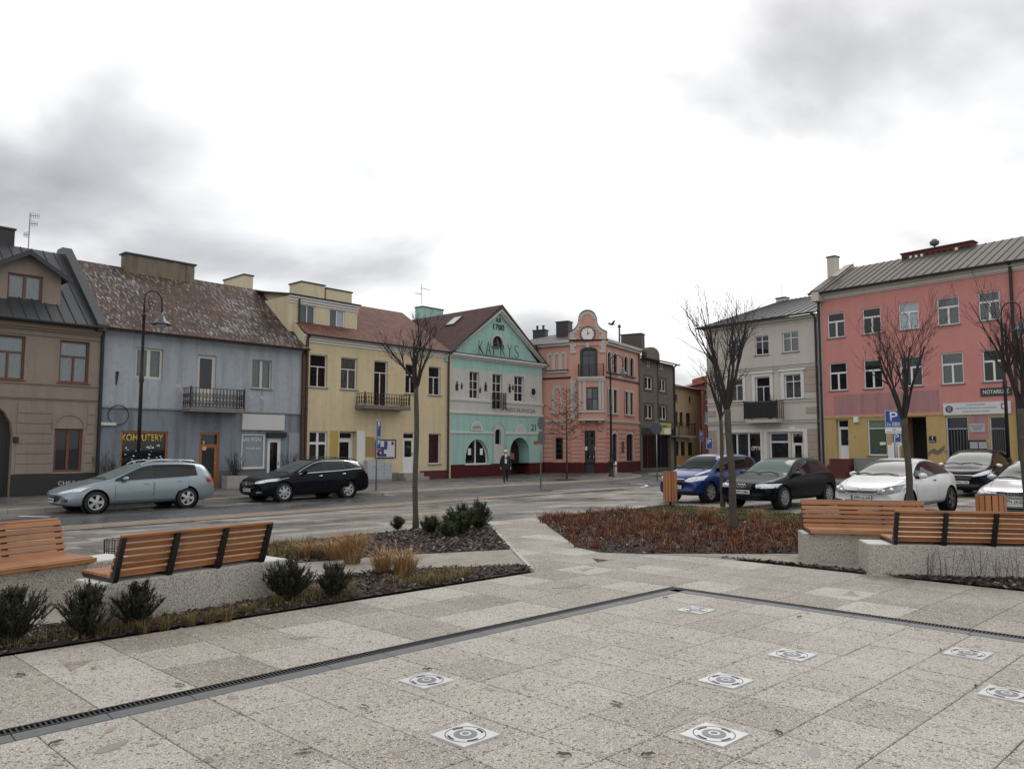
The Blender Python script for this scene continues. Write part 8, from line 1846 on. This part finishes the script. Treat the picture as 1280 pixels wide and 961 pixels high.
# ================================================================ TREES
t = NT('tree_bark'); n1 = t.noise(6, t.map((3, 3, 1)), detail=6, rough=.65); c = t.mix(n1, (.028, .024, .019), (.10, .087, .066)); band = t.noise(2.2, t.map((.6, .6, 16)), detail=4); c = t.mix(t.ramp(band, [(.56, 0.0), (.66, .6)]), c, (.022, .019, .016)); c = t.mix(t.ramp(t.noise(2.5, detail=5), [(.55, 0.0), (.7, .35)]), c, (.15, .145, .09)); t.set(Base_Color=c, Roughness=.9); t.bump(band, .5, .02); M_barkt = t.m
M_twigs = flat('tree_twigs', (.024, .019, .017), .85, var=.35, scale=6)
def bare_tree(loc, label, seed, fork, height, r0, spread, nl=6, lean=(0, 0), name='bare_tree', density=1.0):
    """street tree: straight trunk, vase of limbs from one fork, long upright shoots"""
    r = random.Random(seed); root = empty(name, loc, 0, label, 'tree'); tr = MB(); cr = MB()
    pts = []; n = 14
    for k in range(n + 1):
        f = k / n; pts.append((lean[0] * f + .012 * sin(f * 9 + seed), lean[1] * f + .012 * cos(f * 7), fork * f - (.06 if k == 0 else 0)))
    tr.tube(pts, [r0 * (1.28 if k == 0 else 1.08 if k == 1 else 1.0 - .16 * k / n) * (1 + .03 * sin(k * 2.3)) for k in range(n + 1)], 12); tr.build('trunk', M_barkt, root, True)
    top_ = Vector(pts[-1])
    def branch(p, d, L, rad, depth, upb):
        seg = 6 if depth < 2 else 4; q = [p]; dd = d.normalized()
        for k in range(seg):
            dd = (dd + Vector((r.gauss(0, .07), r.gauss(0, .07), upb)) ).normalized(); q.append(q[-1] + dd * L / seg)
        rr = [max(.0028, rad * (1 - .62 * k / seg)) for k in range(seg + 1)]; cr.tube(q, rr, 6 if depth == 0 else 4 if depth == 1 else 3, False)
        if depth >= 3: return
        nb = {0: 5, 1: 4, 2: 2}[depth]; nb = max(1, int(round(nb * density * r.uniform(.8, 1.3))))
        for k in range(nb):
            f = r.uniform(.25, .97) if depth else r.uniform(.35, .98); i = min(seg - 1, int(f * seg)); b = q[i].lerp(q[i + 1], f * seg - i); di = (q[i + 1] - q[i]).normalized()
            a = r.uniform(0, 2 * pi); side = Vector((cos(a), sin(a), r.uniform(-.1, .5))); side = (side - di * side.dot(di)).normalized(); nd = (di + side * r.uniform(.32, .75)).normalized()
            branch(b, nd, L * r.uniform(.42, .72) * (1 if depth else .85), max(.003, rr[i] * r.uniform(.45, .62)), depth + 1, .07)
    Hc = height - fork
    for k in range(nl):
        a = 2 * pi * k / nl + r.uniform(-.3, .3); ou = spread / Hc * r.uniform(.55, 1.05); 
        if k == nl - 1: ou *= .15
        branch(top_ - Vector((0, 0, r.uniform(.0, .12))), Vector((cos(a) * ou, sin(a) * ou, 1)), Hc * r.uniform(.66, .86), r0 * r.uniform(.42, .58), 0, .05)
    cr.build('crown', M_twigs, root, True); return root
p = gnd(519, 661); bare_tree((p.x, p.y, 0), 'bare street tree in the bark bed among the dwarf pines', 203, 3.05, 4.35, .060, .75, 6)
p = gnd(918, 664); bare_tree((p.x, p.y, 0), 'larger bare twin tree standing in the red grass', 211, 2.52, 4.78, .08, 1.0, 7, (-.08, 0), density=.9)
p = gnd(903, 632); bare_tree((p.x, p.y, 0), 'slimmer bare twin tree on the lawn before the parked cars', 215, 2.6, 4.5, .064, .9, 6, (.02, 0), density=.85)
p = along(1134, 17); bare_tree((p.x, p.y, 0), 'bare tree growing in front of the white coupe', 223, 2.38, 4.6, .075, .95, 7, (-.06, 0))
p = along(1279, 15.2); bare_tree((p.x, p.y, 0), 'bare tree next to the pale silver saloon', 231, 2.5, 4.7, .095, 1.05, 7, (-.02, 0))
# young tree still holding brown leaves
def leafy_tree(loc, label, seed, h):
    r = random.Random(seed); root = empty('young_oak', loc, 0, label, 'tree'); tr = MB(); br = MB(); lf = MB()
    tr.tube([(0, 0, -.05), (.01, 0, h * .3), (0, .02, h * .65), (.02, 0, h)], [.06, .05, .032, .006], 8); tr.build('trunk', M_barkt, root, True)
    for k in range(34):
        f = .40 + .56 * (k / 34); a = k * 2.4 + r.uniform(-.3, .3); L = 1.75 * (1 - (f - .45) * 1.15) * r.uniform(.65, 1.05); z = h * f; d = Vector((cos(a), sin(a), .28)); q = [Vector((0, 0, z))]
        for s_ in range(4): q.append(q[-1] + (d + Vector((0, 0, .12 * s_)) + Vector((r.gauss(0, .1), r.gauss(0, .1), 0))).normalized() * L / 4)
        br.tube(q, [.016, .013, .010, .007, .003], 4, False)
        for _ in range(26 if f < .72 else 9):
            i = r.randint(1, 3); c = q[i].lerp(q[i + 1], r.random()) + Vector((r.gauss(0, .13), r.gauss(0, .13), r.gauss(0, .10))); n_ = Vector((r.gauss(0, 1), r.gauss(0, 1), r.gauss(0, 1))).normalized(); u = n_.orthogonal().normalized(); v = n_.cross(u); s2 = r.uniform(.035, .065)
            lf.add([tuple(c - u * s2), tuple(c + v * s2 * .55 + n_ * .01), tuple(c + u * s2), tuple(c - v * s2 * .55 + n_ * .012)], [(0, 1, 2, 3)])
    br.build('crown', M_twigs, root); lf.build('leaves', blade_mat('brown_oak_leaf', [(0, (.045, .02, .012)), (.6, (.10, .045, .022)), (1, (.17, .085, .04))]), root); return root
p = along(708, 43.0); leafy_tree((p.x, p.y, .0), 'young tree with withered brown leaves before the clock house', 241, 5.2)
m = MB(); m.lathe([(.001, 0), (.75, 0), (.75, .02), (.001, .02)], 24); o = m.build('tree_pit', M_soil, loc=(p.x, p.y, .088)); tag(o, kind='structure')

# ================================================================ STREET LAMPS
def lamp_post(loc, label, h=7.1, rz=0.0):
    root = empty('street_lamp', loc, rz, label, 'street lamp')
    m = MB(); m.lathe([(.17, 0), (.17, .06), (.13, .10), (.12, .75), (.15, .78), (.15, .84), (.10, .92), (.085, 1.25), (.10, 1.28), (.065, 1.34)], 14); m.build('base', M_black, root, True)
    m = MB(); m.lathe([(.062, 1.3), (.058, h * .55), (.078, h * .56), (.078, h * .58), (.052, h * .6), (.045, h - .95), (.07, h - .93), (.07, h - .88), (.04, h - .84)], 12); m.build('pole', M_black, root, True)
    m = MB(); pts = [(0, 0, h - .9), (0, 0, h - .35)] + [(.36 - .36 * cos(pi * k / 10), 0, h - .35 + .36 * sin(pi * k / 10)) for k in range(1, 11)] + [(.72, 0, h - .72)]; m.tube(pts, .028, 7); m.build('swan_neck', M_black, root, True)
    m = MB(); sp = [(.16 + .02 * k * .0 + (.20 - .011 * k) * cos(1.2 + k * .55) * .6 + .1, 0, h - .42 + (.20 - .011 * k) * sin(1.2 + k * .55)) for k in range(16)]; m.tube(sp, .014, 5); m.tube([(0, 0, h - .8), (.18, 0, h - .72), (.3, 0, h - .5)], .013, 5); m.build('scroll', M_black, root, True)
    m = MB(); m.lathe([(.05, h - .70), (.06, h - .80), (.11, h - .86), (.16, h - 1.0), (.34, h - 1.10), (.36, h - 1.13), (.33, h - 1.13), (.14, h - 1.02)], 20, (.72, 0, 0)); m.build('lamp_shade', flat('grey_lamp_shade', (.09, .10, .105), .4, metal=.4), root, True)
    m = MB(); m.lathe([(.20, h - 1.11), (.19, h - 1.18), (.12, h - 1.24), (.01, h - 1.25)], 14, (.72, 0, 0)); m.build('lamp_bowl', flat('lamp_bowl_glass', (.35, .36, .36), .15), root, True); return root
tt = at_row(175, 6.1); p = lw(tt, 6.1, -.1); lamp_post((p.x, p.y, p.z), 'black swan neck street lamp before the blue grey house', 7.25, RZL + .3)
p = along(763.5, 43.6); lamp_post((p.x, p.y, .05), 'black swan neck street lamp before the clock house', 6.95, 0.0)
p = along(1258, 28.6); lamp_post((p.x, p.y, .0), 'black swan neck street lamp before the notary sign', 7.15, radians(-65))

# ================================================================ SIGNS, BINS, SMALL THINGS
M_pole = flat('galvanised_pole', (.24, .25, .26), .45, metal=.6, var=.15); M_bluesign = flat('traffic_sign_blue', (.012, .045, .24), .4); M_signback = flat('sign_back_grey', (.13, .14, .15), .5, metal=.4); M_signwhite = flat('traffic_sign_white', (.66, .67, .68), .4)
def sign_post(loc, h, label, plates, rz=0.0, rad=.03):
    """plates: (z0, z1, half width, material, text, text material, back)"""
    root = empty('sign_post', loc, rz, label, 'sign'); m = MB(); m.tube([(0, 0, -.05), (0, 0, h)], rad, 10); m.build('pole', M_pole, root, True)
    class Q: pass
    for (z0, z1, hwd, mat, tx, tm, shape, xo) in plates:
        m = MB()
        if shape == 'round': m.lathe([(.001, 0), ((z1 - z0) / 2, 0), ((z1 - z0) / 2, .004), (.001, .004)], 28, (xo, -rad - .012, (z0 + z1) / 2), 'y'); o = m.build('sign_plate', mat, root); m = MB(); m.lathe([(.001, 0), ((z1 - z0) / 2 - .004, 0), ((z1 - z0) / 2 - .004, .004), (.001, .004)], 28, (xo, -rad - .007, (z0 + z1) / 2), 'y'); m.build('sign_back', M_signback, o)
        else: m.chbox(xo - hwd, xo + hwd, -rad - .012, -rad - .006, z0, z1, .003); o = m.build('sign_plate', mat, root); m = MB(); m.box(xo - hwd + .003, xo + hwd - .003, -rad - .0055, -rad - .002, z0 + .003, z1 - .003); m.build('sign_back', M_signback, o)
        Q.root = o
        for (s_, zz_, hh_, ww_) in tx: text(Q, s_, xo, z0 + zz_ * (z1 - z0), hh_ * (z1 - z0), tm, y=-rad - .0125, width=ww_ * hwd * 2 if ww_ else None, align='CENTER', ext=.002, parent=o, bold=.01)
        if shape == 'rim': 
            m = MB(); frame_poly(m, outline(xo - hwd + .015, xo + hwd - .015, z0 + .015, z1 - .015), outline(xo - hwd + .03, xo + hwd - .03, z0 + .03, z1 - .03), -rad - .0135, -rad - .012); m.build('sign_border', M_signwhite, o)
    return root
def facing(p): return atan2(p.y, p.x) - pi / 2
p = along(1117, 28); zc = lambda y: EYE + (HZ - y) / FPX * 28
sp_ = sign_post((p.x, p.y, 0), 3.1, 'blue parking sign with white lower plate before the pink house', [(zc(534), zc(512.5), .30, M_bluesign, [('P', .36, .52, .42)], M_signwhite, 'rim', 0), (zc(541.5), zc(534.8), .30, M_signwhite, [('ze', .55, .25, .2), ('skarbonką', .12, .28, .8)], M_trim, 'rect', 0)], facing(p))
pl0 = [c for c in sp_.children if c.name.startswith('sign_plate')][0]; z0 = zc(534); z1 = zc(512.5); Q = type('Q', (), {'root': pl0})
text(Q, '2x', -.17, z0 + .07, .10, M_signwhite, y=-.0425, ext=.002, parent=pl0, align='CENTER')
for k in range(2):
    m = MB(); a = .0 + .13 * k; frame_poly(m, outline(a - .06 - .0, a + .06, z0 + .06, z0 + .18), outline(a - .045, a + .045, z0 + .075, z0 + .165), -.0445, -.0425); m.box(a - .03, a + .03, -.0445, -.0425, z0 + .11, z0 + .13); m.build('coin_pictogram', M_signwhite, pl0)
p = along(1119.5, 37.0); zc = lambda y: EYE + (HZ - y) / FPX * 37
sign_post((p.x, p.y, .09), 2.5, 'small blue parking sign by the yellow passage wall', [(zc(555), zc(543.5), .21, M_bluesign, [('P', .25, .6, .5)], M_signwhite, 'rim', 0), (zc(559.5), zc(555.5), .21, M_signwhite, [('bilet', .3, .4, .6)], M_trim, 'rect', 0)], facing(p))
p = gnd(470, 613, -.1); sign_post((p.x, p.y, -.1), 3.0, 'parking sign seen edge on before the yellow house', [(2.25, 2.95, .28, M_bluesign, [('P', .5, .4, .5)], M_signwhite, 'rim', .16), (1.72, 2.22, .26, M_bluesign, [('P', .3, .5, .5)], M_signwhite, 'rim', .15)], facing(p) + radians(72))
p = gnd(676, 609.5, -.1); sign_post((p.x, p.y, -.1), 3.25, 'grey pole with two round signs turned away before the restaurant', [(2.6, 3.2, .3, M_signback, [], M_signwhite, 'round', 0), (1.95, 2.55, .3, M_signback, [], M_signwhite, 'round', 0)], facing(p) + radians(55))
p = gnd(821.5, 600, 0); sign_post((p.x, p.y, 0), 3.05, 'round sign on a grey pole at the mouth of the side street', [(2.4, 3.0, .3, flat('dark_round_sign', (.03, .04, .07), .4), [], M_signwhite, 'round', 0)], facing(p))
p = along(886, 47.0); sign_post((p.x, p.y, .09), 2.6, 'blue parking sign on a post at the corner of the white house', [(1.5, 2.2, .2, M_bluesign, [('P', .42, .42, .5)], M_signwhite, 'rim', 0)], facing(p))
p = along(874.5, 52.0); sign_post((p.x, p.y, .0), 2.9, 'narrow blue sign seen at an angle beyond the white house', [(2.1, 2.8, .3, M_bluesign, [('P', .4, .45, .4)], M_signwhite, 'rim', .1)], facing(p) + radians(62))
for k, (px, yy, zz2) in enumerate(((765, 44.8, .1), (769, 45.3, .1))):
    p = along(px, yy); rt = empty('bollard', (p.x, p.y, .0), 0, 'short white bollard beside the lamp of the clock house', 'bollard', 'white bollards by the clock house'); m = MB(); m.lathe([(.08, 0), (.075, .75), (.05, .84), (.005, .86)], 12); m.build('post', M_wframe, rt, True); m = MB(); m.lathe([(.081, .55), (.081, .66)], 12); m.build('band', M_pred, rt, True)
# timber litter bins
def litter_bin(loc, label, h=1.03):
    root = empty('litter_bin', loc, .4, label, 'litter bin'); R = .185
    m = MB(); m.lathe([(.06, -.02), (.06, .02), (.035, .03), (.035, .2)], 12); m.build('post', M_black, root, True); m = MB(); m.lathe([(R - .03, .17), (R - .03, h - .03), (R - .06, h - .03), (R - .06, .2), (.001, .2)], 20); m.build('liner', M_black, root, True)
    n = 14; sm = MB().chbox(-.036, .036, -.012, .012, .17, h, .006).mesh('slat', M_timber)
    for k in range(n): a = 2 * pi * k / n; o = link('slat', sm, root, (R * cos(a), R * sin(a), 0)); o.rotation_euler = (0, 0, a + pi / 2)
    m = MB(); m.lathe([(R + .01, h - .02), (R + .01, h + .008), (R - .04, h + .008), (R - .045, h - .02)], 24); m.build('rim', M_black, root, True); return root
p = gnd(838, 633.5); litter_bin((p.x, p.y, 0), 'timber slatted litter bin in front of the royal blue hatchback')
p = along(1233, 11.5); litter_bin((p.x, p.y, 0), 'timber slatted litter bin behind the bench with bare twigs')
# small wire basket glimpsed behind the left bench
p = gnd(141, 700, .05); rt = empty('wire_basket', (p.x, p.y, 0), .3, 'small black wire basket standing beyond the yew bench', 'basket'); m = MB()
for z in (.06, .2, .36): m.tube([(.13 * cos(2 * pi * k / 12), .13 * sin(2 * pi * k / 12), z) for k in range(13)], .006, 4, False)
for k in range(10): a = 2 * pi * k / 10; m.tube([(.12 * cos(a), .12 * sin(a), 0), (.13 * cos(a), .13 * sin(a), .37)], .006, 4, False)
m.build('wire_frame', M_black, rt)

# ================================================================ PERSON WALKING
def person(loc, rz):
    root = empty('person', loc, rz, 'person in dark coat, pale scarf and white cap walking before the restaurant', 'person')
    V = []; E_ = []; Rr = []
    def add(p, r_, par=None):
        V.append(p); Rr.append(r_)
        if par is not None: E_.append((par, len(V) - 1))
        return len(V) - 1
    pel = add((0, 0, .90), .135); ab = add((0, -.01, 1.05), .13, pel); ch = add((0, -.01, 1.24), .145, ab); ne = add((0, -.02, 1.40), .06, ch); hd = add((0, -.04, 1.50), .078, ne); hd2 = add((0, -.045, 1.58), .08, hd)
    for s_ in (-1, 1):
        st = .16 if s_ < 0 else -.14
        hip = add((s_ * .085, 0, .84), .095, pel); kn = add((s_ * .095, -st * .75 - .03, .46), .066, hip); an = add((s_ * .095, -st + .04 * (s_ > 0), .09 + (.06 if s_ > 0 else 0)), .046, kn); add((s_ * .10, -st - .14, .045 + (.02 if s_ > 0 else 0)), .036, an)
        sh = add((s_ * .165, -.01, 1.325), .072, ch); el = add((s_ * .235, .03 + st * .35, 1.05), .056, sh); wr = add((s_ * .24, -.06 + st * .6, .83), .042, el); pa = add((s_ * .24, -.08 + st * .65, .76), .032, wr)
        for k in range(4): f1 = add((s_ * (.232 + .003 * k), -.105 + .02 * k + st * .68, .70), .0095, pa); add((s_ * (.222 + .003 * k), -.11 + .02 * k + st * .7, .665 + .004 * abs(k - 1.5)), .008, f1)
        th = add((s_ * .215, -.115 + st * .66, .735), .010, pa); add((s_ * .205, -.135 + st * .67, .71), .009, th)
    me = bpy.data.meshes.new('person_body'); me.from_pydata(V, E_, []); o = bpy.data.objects.new('tmp_person', me); COL.objects.link(o); md = o.modifiers.new('skin', 'SKIN'); sb = o.modifiers.new('sub', 'SUBSURF'); sb.levels = 2; sb.render_levels = 2
    for i, sv in enumerate(me.skin_vertices[0].data): sv.radius = (Rr[i], Rr[i] * (.72 if i in (pel, ab, ch) else 1)); sv.use_root = (i == 0)
    dg = bpy.context.evaluated_depsgraph_get(); dg.update(); ev = bpy.data.meshes.new_from_object(o.evaluated_get(dg)); bpy.data.objects.remove(o); ev.name = 'body'; ev.materials.clear()
    for mt in (flat('dark_navy_coat', (.012, .013, .02), .85, var=.3), flat('dark_trousers', (.012, .011, .012), .85), flat('skin', (.42, .25, .18), .6), flat('black_shoes', (.01, .01, .01), .5)): ev.materials.append(mt)
    for p in ev.polygons:
        c = p.center; p.use_smooth = True
        p.material_index = 2 if (c.z > 1.43 or (c.z < .80 and abs(c.x) > .19)) else 0 if (c.z > .80 or abs(c.x) > .175) else 3 if c.z < .10 else 1
    link('body', ev, root)
    m = MB(); n = 20; prof = [(.70, .20, .155), (.80, .205, .16), (.95, .195, .15), (1.1, .195, .15), (1.25, .205, .155), (1.36, .15, .12), (1.41, .085, .085)]
    for z, rx_, ry_ in prof:
        for k in range(n): a = 2 * pi * k / n; m.v.append((rx_ * cos(a) * (1 + .015 * sin(5 * a)), -.01 + ry_ * sin(a), z))
    for i in range(len(prof) - 1):
        for k in range(n): m.f.append((i * n + k, i * n + (k + 1) % n, (i + 1) * n + (k + 1) % n, (i + 1) * n + k)); m.mi.append(0)
    m.build('coat', MATS['dark_navy_coat'], root, True)
    m = MB(); m.ball((0, -.04, 1.60), (.095, .105, .075), 14, 8); m.lathe([(.098, 1.565), (.102, 1.60), (.096, 1.61)], 16, (0, -.04, 0)); m.build('cap', flat('white_knit_cap', (.62, .61, .58), .9, var=.1, scale=40), root, True)
    m = MB(); m.tube([(.07 * cos(a), -.03 + .075 * sin(a), 1.41 - .012 * sin(a)) for a in [2 * pi * k / 12 for k in range(13)]], .03, 7, False); m.hexa([(-.07, -.195, 1.0), (.035, -.195, .98), (.03, -.168, .98), (-.06, -.168, 1.0), (-.05, -.13, 1.42), (.05, -.13, 1.42), (.05, -.10, 1.42), (-.05, -.10, 1.42)]); m.build('scarf', flat('pale_scarf', (.50, .51, .53), .9, var=.15, scale=30), root)
    m = MB(); m.ball((0, -.125, 1.525), (.014, .02, .024), 8, 5); m.build('nose', MATS['skin'], root, True)
    for s_ in (-1, 1): m = MB(); m.ball((s_ * .03, -.115, 1.55), (.011, .008, .008), 8, 5); m.build('eye', M_black, root, True); m = MB(); m.ball((s_ * .08, -.035, 1.53), (.012, .022, .032), 8, 5); m.build('ear', MATS['skin'], root, True)
    m = MB(); m.ball((0, -.116, 1.485), (.024, .008, .007), 8, 4); m.build('mouth', flat('lips', (.30, .12, .10), .6), root, True)
    m = MB(); m.ball((0, .02, 1.52), (.085, .075, .075), 12, 7); m.build('hair', flat('grey_hair', (.18, .17, .165), .9), root, True)
    return root
p = gnd(632, 604.0, -.1); person((p.x, p.y, -.1 + .012), 0.15)
# crow in flight
p = Vector((0, 0, EYE)) + ray(764.5, 405.5) * 52; rt = empty('crow', p, .4, 'black crow flying over the clock house roof', 'bird'); m = MB(); m.ball((0, 0, 0), (.20, .07, .065), 12, 8); m.ball((-.2, 0, .03), (.065, .05, .05), 10, 6); m.build('body', M_black, rt, True)
for s_ in (-1, 1): m = MB(); m.hexa([(-.1, s_ * .04, 0), (-.06, s_ * .42, .20), (.06, s_ * .40, .20), (.13, s_ * .04, 0), (-.1, s_ * .04, .015), (-.06, s_ * .42, .212), (.06, s_ * .40, .212), (.13, s_ * .04, .015)]); fixn(m.build('wing', M_black, rt))
m = MB(); m.hexa([(.15, -.03, -.005), (.36, -.08, 0), (.36, .08, 0), (.15, .03, -.005), (.15, -.03, .012), (.36, -.08, .012), (.36, .08, .012), (.15, .03, .012)]); fixn(m.build('tail', M_black, rt)); m = MB(); m.tube([(-.25, 0, .03), (-.33, 0, .02)], [.018, .003], 6); m.build('beak', M_black, rt)
